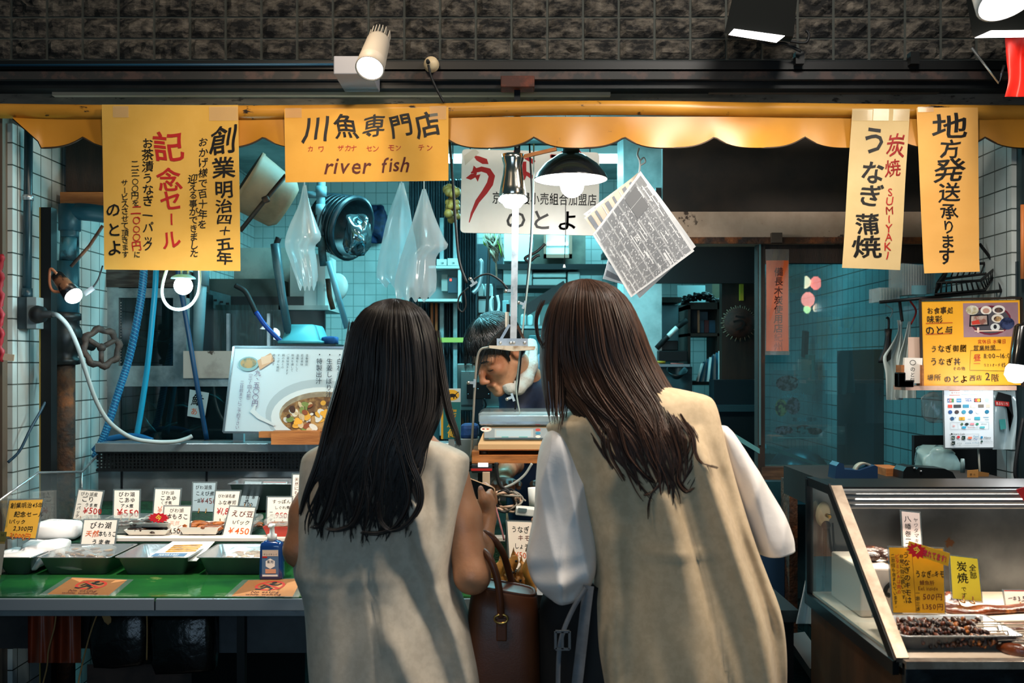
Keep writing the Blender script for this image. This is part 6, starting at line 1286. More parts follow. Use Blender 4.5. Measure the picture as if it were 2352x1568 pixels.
# ---------------------------------------------------------------- yellow menu board
Ym = 2.90; s = quad_sheet((2117,692),(2342,688),(2345,884),(2122,886),Ym,226,195); t = thing('menu_board','bright yellow menu board with a tray meal photo and opening hours','menu',P(2230,886,Ym)); mb = MB()
s.paper(mb,mat('menu_yellow','efaa2c',0.5,0,'eba524',4),1,1,0.004); o_ = lambda x,y: (x-2117-(y-690)*0.025,y-690)
s.rect(mb,95,6,222,84,mat('photo_mauve','a5838a',0.5,0,'8d6c74',5)); s.clip = True
pd = lambda c,c2=None: mat('photo_'+c,c,0.5,0,c2,50,0.42,0.58)
s.disc(mb,158,46,48,34,pd('6d1f30')); s.disc(mb,158,46,44,30,pd('4d4a50'))
for a_,b_,ra,rb_,c1,c2 in ((116,22,15,11,'d6d2c4','a89a72'),(148,23,13,10,'e4ddd0',None),(148,24,8,6,'b98d7a',None),(177,22,15,10,'e0d8d0',None),(177,23,10,6,'2c2a30','7a5a4a'),(174,42,14,10,'d8cfc0',None),(174,43,9,6,'4a2f26','c9a06a'),(196,54,17,14,'141c38','3a4468'),(168,62,11,9,'cfd0cc',None),(168,61,4,5,'23242a',None)): s.disc(mb,a_,b_,ra,rb_,pd(c1,c2),18)
s.poly(mb,[(110,33),(152,32),(154,58),(108,60)],pd('15131a')); s.poly(mb,[(113,36),(149,35),(150,55),(112,57)],pd('8a5a4e','b8a89a')); s.poly(mb,[(114,48),(130,44),(134,54),(115,56)],pd('c23a2c')); s.rect(mb,120,69,188,71.5,pd('e8c8b4')); s.rect(mb,126,62,131,74,pd('e8c8b4'))
s.clip = False; mk = mat('menu_ink','241610',0.5)
s.h(mb,'お食事処',*o_(2128,712),17,mk,.012,1,0.06,.92); s.h(mb,'味彩',*o_(2128,732),19,mk,.014); s.h(mb,'のと与',*o_(2125,757),22,mk,.02)
s.line(mb,[o_(2126,741),o_(2188,740)],1.2,rd); s.line(mb,[o_(2126,766),o_(2187,765)],1.2,rd)
s.h(mb,'うなぎ御膳',*o_(2136,800),19,mk,.014,1,.06,.9); s.h(mb,'うなぎ丼',*o_(2136,830),20,mk,.014,1,.06,.9); s.h(mb,'その他',*o_(2188,846),10,mk,.006)
s.h(mb,'定休日 水曜日',*o_(2246,785),11,rd,.008,1,.06,.95); s.h(mb,'営業時間',*o_(2236,799),13,mk,.01); s.line(mb,[o_(2300,804),o_(2230,805),o_(2228,850),o_(2312,853)],1,mk)
s.h(mb,'昼',*o_(2236,822),19,rd,.004); s.line(mb,[o_(2237,835),o_(2252,835)],1,rd); s.h(mb,'11:00~16:00',*o_(2260,818),16,mk,.006,.5,.1); s.h(mb,'ラストオーダー',*o_(2260,839),9,mk,.006,1,.06,.72); s.h(mb,'15:30',*o_(2302,839),14,mk,.006,.4,.1)
s.h(mb,'場所',*o_(2128,866),17,mk,.008); s.h(mb,'のとよ',*o_(2167,870),19,mk,.022); s.h(mb,'西店',*o_(2227,868),15,mk,.012); s.h(mb,'2',*o_(2263,865),26,mk,.008,.3); s.h(mb,'階',*o_(2277,868),19,mk,.006); mb.build('menu_sheet',t)
mb = MB()
for a_,b_ in (((-4,-4),(230,-4)),((230,-4),(230,199)),((-4,199),(-4,-4))): mb.bar(s.pt(*a_),s.pt(*b_),0.006,0.006,mat('dark_menu_frame','2a2019',0.5))
mb.build('frame',t)
mb = MB(); bxp(mb,2080,886,2335,896,Ym-0.03,0.09,mat('pinkish_ledge','c9a592',0.5,0,'b08c7a',8)); solo(mb,'wooden_ledge','pinkish ledge carrying the yellow menu board','ledge')
t = thing('card_holder','small holder of white cards written のと与 beside the yellow menu','card holder',P(2095,888,Ym-0.03)); s = quad_sheet((2078,821),(2119,822),(2117,880),(2076,880),Ym-0.035); mb = MB(); s.paper(mb,K['card'],1,1,0.012); s.v(mb,'のと与',19,20,13,k,.01,13); s.ring(mb,19,11,7,6,1.2,k); mb.build('card',t)
for a_,b_ in ((2070,2077),(2118,2122)): mb = MB(); bxp(mb,a_,838,b_,886,Ym-0.05,0.04,K['wood']); mb.build('wooden_upright',t); mb = MB(); bxp(mb,2063,855,2081,889,Ym-0.07,0.03,K['black'],0.003); bxp(mb,2063,873,2100,889,Ym-0.07,0.03,K['black'],0.003); mb.build('black_clamp',t)
box1('note_paper','pinkish blank paper pinned left of the yellow menu','paper',2086,774,2118,825,Ym+0.01,0.002,mat('pinkish_paper','c9ab98',0.6),0.0)
# payment methods sheet
s = quad_sheet((2168,890),(2281,889),(2282,1027),(2171,1028),Ym-0.02,112,138); t = thing('payment_notice','white laminated sheet of payment card emblems hanging under the ledge','notice',P(2225,1030,Ym-0.02)); mb = MB(); s.paper(mb,mat('payment_white','d3dde2',0.35),1,1,0.0012)
C = lambda c: mat('emblem_'+c,c,0.45)
s.rect(mb,12,6,36,7.5,C('d8623a')); s.rect(mb,12,17,36,18.5,C('d8623a')); s.h(mb,'電子決済',16,12,5,C('e08a5a'),0,.1); s.h(mb,'ご利用いただけます',40,9,5.5,C('b8c0c4'),0,.1); s.h(mb,'Payment methods',40,16,5,C('b8c0c4'),0,.1)
s.rect(mb,7,25,22,34,C('1c4f8a')); s.rect(mb,12,25,17,34,C('b0282c')); s.rect(mb,17,25,22,34,C('2f7a3c')); s.h(mb,'JCB',7.5,29.5,6.5,K['card'],.01,0,.03); s.rect(mb,28,25,39,34,C('1f7fb0')); s.h(mb,'AMEX',28.6,29.5,3.6,K['card'],0,0); s.h(mb,'VISA',48,30,7,C('1a3a8a'),.02,0); s.rect(mb,47,25,62,26.2,C('1a3a8a')); s.rect(mb,68,25,84,34,C('2a2420')); s.disc(mb,73.5,29.5,3.9,3.9,C('e0402c')); s.disc(mb,78.5,29.5,3.9,3.9,C('f0a030')); s.disc(mb,97,29,5,4,C('a9c3cc')); s.h(mb,'Diners Club',91,34,2.6,C('8fb0bb'),0,0)
for i,(x_,w_,c1) in enumerate(((8,10,'d8402c'),(21,17,'1b2226'),(42,14,'1f7fa0'),(60,12,'d8c6b4'),(77,13,'6a6258'),(95,9,'c3b6a6'))): s.rect(mb,x_,39,x_+w_,46.5,C(c1))
s.rect(mb,61.5,40.5,70.5,45,K['card'])
for i,(x_,c1) in enumerate(((13,'1a4f8a'),(28,'3a2a2a'),(44,'2a8aa8'),(60,'1f5f8a'),(76,'c9d0d4'),(97,'1a6a8a'))): s.disc(mb,x_,56,5 if i else 4.6,4.4,C(c1),14)
s.disc(mb,17,71,4.6,4.2,C('1d4f7a')); s.h(mb,'+',22,69,7,C('1d4f7a'),.02,0); s.rect(mb,33,67.5,46,75,C('d8a02a')); s.h(mb,'iD',36,71.5,6,k,.01,0); s.h(mb,'pay',53,72,5,C('6a7a84'),0,0); s.rect(mb,68,67.5,81,74.5,C('3f9fb4')); s.rect(mb,88,68,101,69.5,C('6f9ab0')); s.rect(mb,92,73,101,74.5,C('9ab0b8'))
for q in ((13,79,101,79.6),(13,95,101,95.6),(13,79,13.6,95),(100.4,79,101,95),(30,79,30.5,95),(10,106,78,106.5),(10,133,78,133.5),(10,106,10.5,133),(77.5,106,78,133)): s.rect(mb,*q,C('a9b6bc'))
s.h(mb,'ic',18,87.5,8,C('c8402c'),.02,0); s.poly(mb,[(39,80.5),(42.5,84),(39,87.5),(35.5,84)],C('3a5a3a')); s.disc(mb,50,84,4.5,2.8,C('1a2a2a')); s.rect(mb,58,81.5,67,86,C('d88a94')); s.disc(mb,74,84,3.5,2.5,C('2a8a6a')); s.h(mb,'nimoca',83,84,4.5,k,0,0); s.rect(mb,39,89,48,94,C('2a9ac0')); s.h(mb,'SUGOCA',52,91.5,4,C('a0302c'),.01,0); s.h(mb,'manaca',65,91.5,4,C('3a8aa0'),0,0); s.rect(mb,80,89.5,91,93.5,C('4fb0b8'))
s.rect(mb,13,104.5,16.5,108,k); s.h(mb,'Smart Code',18,106.3,5.5,k,.006,0)
for x_,y_,c1,st in ((14,111,'2f4a44','Pay'),(38,111,'1f3a34','d'),(14,123,'1a2a28','au')): s.rect(mb,x_,y_,x_+8,y_+8,C(c1)); s.h(mb,st,x_+1,y_+4.4,4,K['card'],0,0)
s.disc(mb,30,113.5,3.6,3,C('c8303a')); s.h(mb,'Pay',27,119,4,k,0,0); s.rect(mb,52,113,61,118,C('e0785a')); s.h(mb,'Fami',65,112.5,6,C('1f8aa8'),.02,0); s.h(mb,'Pay',65,118,6,C('1f5f9a'),.02,0); s.h(mb,'pring',26,127,6,C('8a9a9e'),0,0); s.h(mb,'atone',45,127,6,C('6a8aa0'),0,0); s.h(mb,'K PLUS',62,127,5,C('4a8aa0'),0,0)
s.rect(mb,81,112,86,117,C('1f7fb0')); s.h(mb,'Alipay',88,115,6.5,k,.014,0); s.disc(mb,83.5,124,2.8,2.4,C('2a4a44')); s.h(mb,'WeChat Pay',88,124,4,C('7a8a8e'),0,0)
mb.build('printed_sheet',t); mb = MB(); mb.prism([s.pt(a,b,-0.0016) for a,b in ((-3,-2),(115,-2),(115,141),(-3,141))],s.n*-0.001,mat('sleeve_plastic')); mb.build('laminate',t)
mb = MB(); mb.tube([P(2247,1028,Ym),P(2252,1112,Ym)],0.003,mat('bamboo_stick','8a8a80',0.5),6); solo(mb,'thin_stick','thin stick holding up the payment sheet','stick')
# clamp lamp at the frame edge
Yl3 = 2.72; t = thing('cylinder_spot_lamp','glossy black cylinder lamp glaring in front of the yellow menu','lamp',P(2345,880,Yl3)); mb = MB(); a,b = P(2351,745,Yl3),P(2337,838,Yl3); d = (b-a).normalized(); L = (b-a).length
mb.lathe([(0,0),(S(14,Yl3),0),(S(20,Yl3),0.008),(S(20,Yl3),L-0.004),(S(21,Yl3),L),(0,L)],mat('gloss_black_lamp','0b0c0d',0.2,0,coat=0.5),a,d,24); mb.build('lamp_housing',t)
mb = MB(); mb.lathe([(S(19,Yl3),L),(S(24,Yl3),L+0.01),(S(25,Yl3),L+0.03),(S(14,Yl3),L+0.047),(0,L+0.05)],lampglass('cool_white_bulb',(0.92,0.99,1.0),12),a,d,24); mb.build('bulb',t); mb = MB(); mb.tube(pts3([(2352,745),(2358,700),(2362,600)],Yl3),0.006,K['rubber'],8); mb.build('cord',t)
lamp('menu_lamp_light','POINT',tuple(a+d*(L+0.07)+Vector((0,0.0,0))),(0,0,0),1.6,(0.95,0.98,1.0),0.04)
mb = MB(); bxp(mb,2336,600,2356,1140,2.98,0.02,mat('dark_blue_post','14242c',0.4)); mb.tube([P(2349,470,2.93),P(2349,640,2.93)],S(5,2.93),mat('orange_frame_edge','c9743a',0.5),8); solo(mb,'corner_upright','dark blue upright at the street edge of the tiled wall','post')
# things hung between the window and the menu
Yg = 3.12
t = thing('white_apron','crumpled white plastic apron hanging on a hook beside the window','apron',P(2060,918,Yg)); apm = mat('white_apron_plastic','b9c6c4',0.35,0,None,bump=0.2,bs=10)
def drape(mb,L,R,y0,y1,Y,m,amp=0.02,fr=11,nu=24,nv=22,th=0.003):
    f = lambda u,v,o=0: (lambda y: P(lerp(sinterp(y,L),sinterp(y,R),u),y,Y-amp*math.sin(u*fr+v*1.5)*min(1,v*3)+o))(lerp(y0,y1,v))
    mb.grid(lambda u,v: f(u,v),nu,nv,m); mb.grid(lambda u,v: f(1-u,v,th),nu,nv,m)
mb = MB(); drape(mb,[(735,2060),(760,2062),(800,2040),(820,2028),(860,2034),(918,2036)],[(735,2074),(760,2072),(800,2078),(840,2080),(918,2074)],735,918,Yg,apm); drape(mb,[(738,2086),(780,2076),(820,2064),(900,2054)],[(738,2092),(780,2092),(820,2094),(900,2104)],738,914,Yg-0.01,apm); mb.build('apron_sheet',t)
mb = MB(); mb.tube(pts3([(2066,690),(2069,715),(2072,738)],Yg),0.005,K['rubber'],6); mb.tube(pts3([(2090,690),(2104,715),(2092,745)],Yg),0.003,K['red'],5); mb.build('hook',t)
t = thing('black_brush','black brush hanging on a wire beside the white apron','brush',P(2035,832,Yg)); mb = MB(); mb.loft([[P(x_,y_,Yg)+Vector((0,0.012*math.sin(q),0))+Vector(((w_/F*Yg)*math.cos(q),0,0)) for q in [2*PI*i/12 for i in range(12)]] for x_,y_,w_ in ((2040,755,9),(2040,775,7),(2038,800,9),(2032,825,14),(2026,833,9))],K['black']); mb.build('brush_head',t); mb = MB(); mb.tube(pts3([(2036,728),(2041,734),(2041,756)],Yg),0.004,K['black'],6); mb.tube(pts3([(2044,730),(2050,712),(2036,700),(2034,690)],Yg),0.0015,K['grey'],5); mb.build('handle',t)
# shelf clutter behind the glass case
mb = MB(); pad(mb,P(2145,935,2.98),(S(50,3),0.06,S(60,3)),cello,21,0,18,10,0.1); solo(mb,'cellophane_bag','clear cellophane bag hung under the ledge left of the payment sheet','bag')
mb = MB(); drape(mb,[(900,2282),(1030,2280)],[(900,2332),(960,2336),(1030,2330)],898,1032,2.95,glass_mat('pale_pack_film',(0.8,0.92,0.93),0.4,0.1),0.012,7)
s = quad_sheet((2283,898),(2325,905),(2328,1000),(2300,1010),2.935); s.poly(mb,[(10,0),(40,4),(44,60),(30,100),(40,56),(24,26),(0,20)],mat('pack_black_print','121416',0.4)); s.rect(mb,-2,22,34,34,K['red']); s.h(mb,'あぶら取り',0,28,9,K['card'],.01,.1,.06,.7); s.rect(mb,2,66,20,90,mat('pack_teal','3f8f8a',0.4)); solo(mb,'striped_packet','clear packet printed with black stripes and a red band right of the payment sheet','packet')
mb = MB(); pad(mb,P(2150,1060,2.95),(S(80,3),0.1,S(60,3)),glass_mat('teal_bag_film',(0.55,0.85,0.85),0.5,0.15),22,0,20,10,0.14); solo(mb,'crumpled_bag','crumpled teal plastic bag behind the black tape dispenser','bag')
box1('dark_backing','dark board behind the clutter on top of the glass case','board',2100,1000,2290,1180,3.08,0.02,mat('dark_backing_board','0c1214',0.6),0.0)
mb = MB(); bxp(mb,1900,1106,2345,1180,2.62,0.42,mat('shelf_underlay','1a1510',0.7)); solo(mb,'rear_shelf','dark shelf behind the glass case carrying tape dispensers','shelf')
Yd = 2.68
t = thing('tape_dispenser','blue tape dispenser on the shelf behind the glass case','tape dispenser',P(1966,1106,Yd)); mb = MB(); mb.prism([P(x_,y_,Yd) for x_,y_ in ((1917,1106),(1921,1070),(1928,1062),(1938,1065),(1940,1078),(1975,1080),(2010,1068),(2016,1072),(2016,1106))],(0,0.06,0),mat('blue_dispenser','15304f',0.4)); mb.build('dispenser_body',t); mb = MB(); c = P(1983,1084,Yd+0.03); mb.lathe([(S(23,Yd),-0.012),(S(23,Yd),0.012),(S(18,Yd),0.012),(S(18,Yd),-0.012),(S(23,Yd),-0.012)],mat('tape_roll','b9b4a0',0.4),c,(0,1,0),28); mb.build('tape_roll',t)
t = thing('tape_dispenser','black tape dispenser with chrome screws behind the glass case','tape dispenser',P(2135,1110,Yd)); mb = MB(); mb.prism([P(x_,y_,Yd) for x_,y_ in ((2073,1110),(2075,1082),(2082,1072),(2098,1070),(2105,1078),(2110,1073),(2170,1076),(2188,1084),(2197,1100),(2197,1110))],(0,0.07,0),mat('black_dispenser','0e1315',0.35)); us = mb.build('dispenser_body',t)
for x_,y_ in ((2100,1075),(2115,1082),(2172,1101)): mb = MB(); mb.ball(P(x_,y_,Yd-0.002),0.003,K['steel'],8,6); mb.build('screw',us)
mb = MB(); bxp(mb,2035,1075,2075,1107,2.75,0.1,K['wood'],0.002); solo(mb,'wooden_box','small wooden box between the two tape dispensers','box')
mb = MB(); mb.lathe([(0,0),(S(5,2.75),0),(S(5,2.75),S(20,2.75)),(S(4,2.75),S(32,2.75)),(0,S(32,2.75))],mat('marker_grey','6f8a8c',0.4),P(2211,1085,2.75)); solo(mb,'marker_pen','grey marker pen standing behind the glass case','pen')
mb = MB(); s = quad_sheet((2222,1080),(2247,1078),(2247,1112),(2222,1110),2.72); s.paper(mb,mat('tan_ticket','c08a4a',0.6),1,1,0.002); s.v(mb,'御食事',8,6,6,k,0,8); s.v(mb,'のとよ',16,6,6,k,0,8); solo(mb,'tan_ticket','tan ticket card with faint writing, nearer of two','card'); mb = MB(); s = quad_sheet((2247,1082),(2272,1086),(2268,1112),(2246,1110),2.74); s.paper(mb,mat('tan_ticket_dim','8f6636',0.6),1,1,0.002); solo(mb,'tan_ticket','darker blank tan ticket card leaning behind the other','card')
mb = MB(); mb.tube(pts3([(2345,1110),(2332,1090),(2336,1040),(2350,960)],2.9),0.006,K['rubber'],6); solo(mb,'black_cable','black cable running down the street corner behind the glass case','cable')

# ---------------------------------------------------------------- glass case of grilled eel
gx,gz = 0.727,0.898; Yf,Yb_ = 1.86,2.42; xr = 1.62
t = thing('eel_display_case','steel and glass display case of grilled eel with a slanted front','display case',((gx+xr)/2,2.15,0))
ste = K['brushed']; dkf = mat('dark_case_frame','14181b',0.35,0.5)
mb = MB(); mb.bx(gx,xr,Yf,Yb_,gz-0.012,gz,mat('cream_case_floor','e3d3c0',0.4,0,'d3bfa8',6)); mb.build('case_floor',t)
mb = MB(); mb.bx(gx,xr,Yb_-0.012,Yb_,gz,1.165,mat('stained_case_steel','6b7073',0.3,0.9,'4a4f52',4,0.4,0.65,col3='5a3f2c',ns3=18,lo3=0.66,hi3=0.70)); mb.build('back_wall',t)
zt = 1.170; Yt0,Yt1 = 2.24,2.42
mb = MB()
for i in range(4): y_ = lerp(Yt0,Yt0+0.02,i/4); mb.bx(gx,xr,Yt0+i*0.004-0.006,Yt0+i*0.004+0.012,zt-0.012*(i+1),zt-0.012*i-0.0035,ste,0.002)
mb.bx(gx,xr,Yt0+0.016,Yt1,zt-0.012,zt,K['dark']); mb.build('top_canopy',t)
mb = MB(); mb.tube([(gx+0.06,Yt0+0.035,zt-0.026),(xr,Yt0+0.035,zt-0.026)],0.008,lampglass('case_tube',(1.0,0.92,0.82),10),10); mb.build('case_lamp',t)
mb = MB(); mb.tube(spline([Vector((gx+0.10+0.36*i/8,Yb_-0.02,1.128-0.012*math.sin(PI*i/8))) for i in range(9)],4),0.003,mat('cream_lamp_cord','c9b692',0.5),6); mb.build('lamp_cord',t)
mb = MB(); mb.bar((gx,Yt0-0.004,zt),(gx,Yf-0.003,gz-0.002),0.016,0.024,mat('bright_post_steel','b5a594',0.3,0.7,'8f7f70',12),(1,0,0)); mb.build('slanted_post',t)
mb = MB(); mb.bar((gx-0.012,Yt0+0.01,zt),(gx-0.012,Yf+0.002,gz-0.01),0.022,0.004,dkf,(1,0,0)); mb.bx(gx-0.014,gx,Yb_-0.012,Yb_,gz-0.02,zt,dkf); mb.bx(gx-0.016,gx-0.004,Yf,Yb_,gz-0.03,gz-0.004,dkf); mb.bx(gx-0.012,gx+0.01,Yt0,Yt1,zt-0.016,zt+0.004,dkf); mb.build('side_frame',t)
mb = MB(); mb.prism([Vector((gx-0.006,y_,z_)) for y_,z_ in ((Yf+0.01,gz),(Yt0,zt-0.01),(Yb_-0.01,zt-0.01),(Yb_-0.01,gz))],(0.003,0,0),K['glass']); mb.build('side_glass',t)
mb = MB(); mb.bx(gx,xr,Yf-0.02,Yf-0.002,0.30,gz-0.002,mat('dented_front_steel','3b4046',0.25,0.9,'5b6067',7,0.5,0.62,0.5,9),0.003); mb.bx(gx,xr,Yf-0.024,Yf,gz-0.012,gz+0.002,mat('tape_lipped_steel','a99a8c',0.3,0.7,'d6cabd',20)); mb.build('front_panel',t)
for x_ in (gx,xr-0.018): mb = MB(); mb.bx(x_,x_+0.018,Yf,Yb_,0.0,gz-0.03,mat('brown_case_side','4f3018',0.5,0,'38220f',3,stretch=(1,4,0.6))); mb.build('side_panel',t)
lamp('case_lamp_glow','AREA',(1.15,Yt0+0.045,zt-0.062),(1.15,Yt0-0.08,0.9),4.0,(1.0,0.86,0.70),0.7,0.03)
zf = gz+0.001
def on(px,py): return PZ(px,py,zf)
# tongs hanging on the side
t = thing('kitchen_tongs','dark kitchen tongs hanging on a hook at the end of the glass case','tongs',(gx+0.03,2.40,0.95)); mb = MB(); Yk2 = 2.385
for L in ([(1893,1205),(1893,1280),(1890,1355)],[(1902,1203),(1912,1290),(1918,1362)],[(1898,1204),(1897,1270),(1892,1325)]): mb.tube(pts3(L,Yk2),[0.003]*(8*2)+[0.006],mat('tongs_steel','1d2224',0.3,0.8),6)
mb.build('tong_arm',t); mb = MB(); mb.ball(P(1897,1205,Yk2),(0.012,0.008,0.010),K['rubber']); mb.build('pivot',t)
t = thing('wooden_spatula','dark spatula hanging next to the tongs','spatula',P(1925,1325,Yk2)); mb = MB(); mb.tube(pts3([(1912,1200),(1917,1260),(1926,1300),(1932,1325)],Yk2-0.01),[0.0025]*20+[0.004,0.006,0.006,0.004,0.002],MATS['tongs_steel'],6); mb.build('blade',t)
mb = MB(); mb.lathe([(0,0.006),(0.018,0.005),(0.03,0),(0,-0.004)],K['cream'],P(1891,1180,2.39),(0.6,-0.8,0),20); mb.lathe([(0,0.02),(0.005,0.02),(0.005,0)],mat('brass','b98a3a',0.25,1.0),P(1899,1183,2.375),(0,-1,0),10); solo(mb,'suction_hook','cream suction hook with a brass knob above the tongs','hook')
# white carton with a dark tray of eel
t = thing('foam_box','white foam box with a printed black swirl behind the large yellow card','box',P(1995,1390,2.25)); mb = MB(); a = P(1955,1300,2.22); mb.bx(P(1955,0,2.22).x,P(2050,0,2.22).x,2.16,2.36,zf,P(0,1305,2.16).z,mat('foam_white','d6c6b8',0.7),0.004); mb.build('box_body',t); mb = MB(); mb.tube(pts3([(2046,1340),(2036,1350),(2034,1362),(2044,1368)],2.155),[0.003,0.006,0.008,0.004,0.003]+[0.003]*20,k,6) if 0 else mb.tube(pts3([(2046,1340),(2036,1350),(2034,1362),(2044,1368)],2.155,4),0.005,k,6); mb.build('printed_swirl',t)
eelm = mat('grilled_eel_glaze','7a3814',0.28,0,'3f180a',24,0.38,0.62,0.4,60,col3='b86a2a',ns3=14,lo3=0.58,hi3=0.68,spec=0.7,coat=0.2); darkeel = mat('dark_glazed_eel','3a1a0a',0.34,0,'1a0a05',40,0.4,0.6,0.5,120,spec=0.6,coat=0.1,col3='8a4a1a',ns3=60,lo3=0.6,hi3=0.68)
mb = MB()
for i in range(8): c = Vector((P(2020,0,2.25).x+rr.uniform(-0.04,0.04),2.26+rr.uniform(-0.05,0.05),P(0,1305,2.16).z+0.012)); mb.ball(c,(0.03,0.016,0.012),darkeel,10,6,Matrix.Rotation(rr.uniform(-0.5,0.5),3,'Z'))
solo(mb,'eel_roll','glossy dark eel rolls heaped on the foam box','grilled eel')
def eel(label,L,wd,th,name='grilled_eel'):
    mb = MB(); pts = spline(L,8); n = len(pts); rings = []
    for i,p in enumerate(pts):
        tq = i/(n-1); d = (pts[min(n-1,i+1)]-pts[max(0,i-1)]).normalized(); sd = Vector((-d.y,d.x,0)); w_ = wd*(min(1,tq*5+0.12)**0.6)*(1-0.3*tq)*(1+0.06*math.sin(i*0.9)); h_ = th*(1+0.15*math.sin(i*0.7))
        rings.append([p+sd*math.cos(q)*w_+Vector((0,0,h_*max(-0.3,math.sin(q))+0.3*h_+0.1*h_*math.cos(q*2))) for q in [2*PI*j/16 for j in range(16)]])
    mb.loft(rings,eelm); return solo(mb,name,label,'grilled eel','grilled eels in the glass case')
eel('long grilled eel with its tail curling up beside the large yellow card',[on(2178,1392)+Vector((0,0,0.02)),on(2190,1403),on(2230,1408),on(2300,1404),on(2420,1400)],0.028,0.012)
eel('reddish grilled eel fillet under the skewer ends',[on(2268,1455),on(2300,1448),on(2340,1446),on(2420,1446)],0.035,0.012)
eel('grilled eel fillet at the front corner of the case',[on(2330,1505),on(2345,1492),on(2370,1485),on(2440,1480)],0.045,0.014)
# pan of skewered eel livers
a,b = on(2088,1500),on(2320,1505); tray('shallow steel pan of dark skewered eel livers in the glass case',P(2040,0,1.98).x+0.0,P(2330,0,1.93).x,1.905,2.06,zf,zf+0.028,0.012,K['steel'],'shallow_pan','pans in the glass case')
nsk = 0
for r_ in range(3):
    for j in range(7):
        y_ = 1.925+r_*0.042+rr.uniform(-0.006,0.006); z_ = zf+0.010+r_*0.005+(0.006 if j % 2 else 0); x0_ = 0.775+j*0.0035+rr.uniform(-0.01,0.01); sk = 0.14+rr.uniform(-0.004,0.01); an = 0.05*rr.uniform(-1,1)-0.08
        nsk += 1; row = ('front','middle','rear')[r_]; pos = ('lowest','second','third','fourth','fifth','sixth','topmost')[j]
        t = thing('liver_skewer','bamboo skewer of glossy dark eel livers in the pan, %s row of the heap' % row,'skewer',(x0_,y_,z_),'eel liver skewers in the %s row' % row); ca,sa = math.cos(an),math.sin(an); pt = lambda s_,w_=0,h_=0: Vector((x0_+s_*ca-w_*sa,y_+s_*sa+w_*ca,z_+h_+s_*0.03))
        mb = MB(); mb.tube([pt(-0.02),pt(sk+0.11)],0.0014,mat('pale_bamboo','c9b49a',0.4),5); mb.build('bamboo_stick',t)
        mb = MB()
        for q in range(17): mb.ball(pt(q*sk/17,rr.uniform(-.004,.004),rr.uniform(-.002,.005)),(0.0042,0.0115,0.0058),darkeel if q % 3 else eelm,7,5,Matrix.Rotation(rr.uniform(-0.8,0.8),3,'X') @ Matrix.Rotation(rr.uniform(-0.5,0.5),3,'Z'))
        mb.build('eel_liver',t)
# cards in the glass case
yk = mat('amber_card','d09a1c',0.4,0,'c08a14',4)
pcard('narrow white card 八幡巻 against the back steel of the glass case',(2071,1174),(2112,1178),(2117,1262),(2076,1262),2.36,mat('pinkish_card','e3d2cc',0.45),[('v','八幡巻二本',12,8,17,k,.02),('v','ヤワタマキ',31,12,12,k,.01)],0.01,clip=False)
t2 = pcard('large amber card うなぎのキモ priced 500円 and 1,350円',(2042,1257),(2166,1260),(2170,1408),(2052,1406),2.12,yk,[('l',[(52,3),(55,148)],0.8,0,0,br_),('v','うなぎのキモは',38,8,17,k,.014),('v','非常に目に良いです。',27,14,11.5,k,.012),('v','ビタミンAは肉の',17,14,11.5,rd,.010),('v','二百倍も含まれています。',7,14,10.5,k,.01),
    ('h','うなぎ',57,60,19,k,.02,.68),('h','の',94,62,9,k,.014),('h','キモ',101,59,20,k,.022,.62),('h','鰻魚肝',66,80,12,br_,.004),('h','Eel inside',62,93,13,br_,.002),('v','一串',60,98,12,k,.014),('v','三本',60,124,11,k,.014),('h','500円',72,112,19,br_,.01),('h','1.350円',70,135,18,br_,.01)],0.015,clip=False)
mb = MB(); s = quad_sheet((2088,1242),(2182,1270),(2178,1300),(2082,1268),2.105); s.paper(mb,mat('burst_gold','d8a428',0.4)); off_ = s.lay()
s.poly(mb,[(22+(26 if i % 2 else 17)*math.cos(2*PI*i/24),16+(18 if i % 2 else 12)*math.sin(2*PI*i/24)) for i in range(24)],mat('burst_red')); s.h(mb,'今',12,15,18,mat('burst_yellow'),.03,.2); s.h(mb,'売れてます!',36,15,17,mat('burst_black','140a0c',0.4),.06,.2,.03,.62); s.h(mb,'売れてます!',36,15,17,mat('burst_pink','f0305a',0.4),.012,.2,.03,.62)
solo(mb,'burst_sticker','red and gold starburst tag 今 売れてます on the large amber card','sticker')
pcard('bright yellow card 全部炭焼です standing by the long eel',(2183,1276),(2245,1283),(2255,1381),(2189,1374),2.22,mat('lemon_card','e3cf3c',0.4),[('v','炭焼',24,8,27,k,.022),('v','です',25,68,13,k,.012),('v','全部',49,14,17,k,.014)],0.015)
pcard('white card 一本 3,500円 cut off at the edge of the case',(2306,1356),(2400,1357),(2404,1392),(2312,1392),2.26,wc,[('r',0,-1,94,0.5,rd),('h','一本',6,18,13,k,.012,.8),('h','3,500',28,19,17,k,.008)],0.01)
mb = MB(); mb.prism([P(2334,1124,2.22),P(2360,1116,2.22),P(2366,1152,2.22),P(2352,1150,2.22)],(0,0.002,0),mat('pennant_red','b8242c',0.5)); solo(mb,'red_tag','small red triangular tag at the top of the glass case','tag')

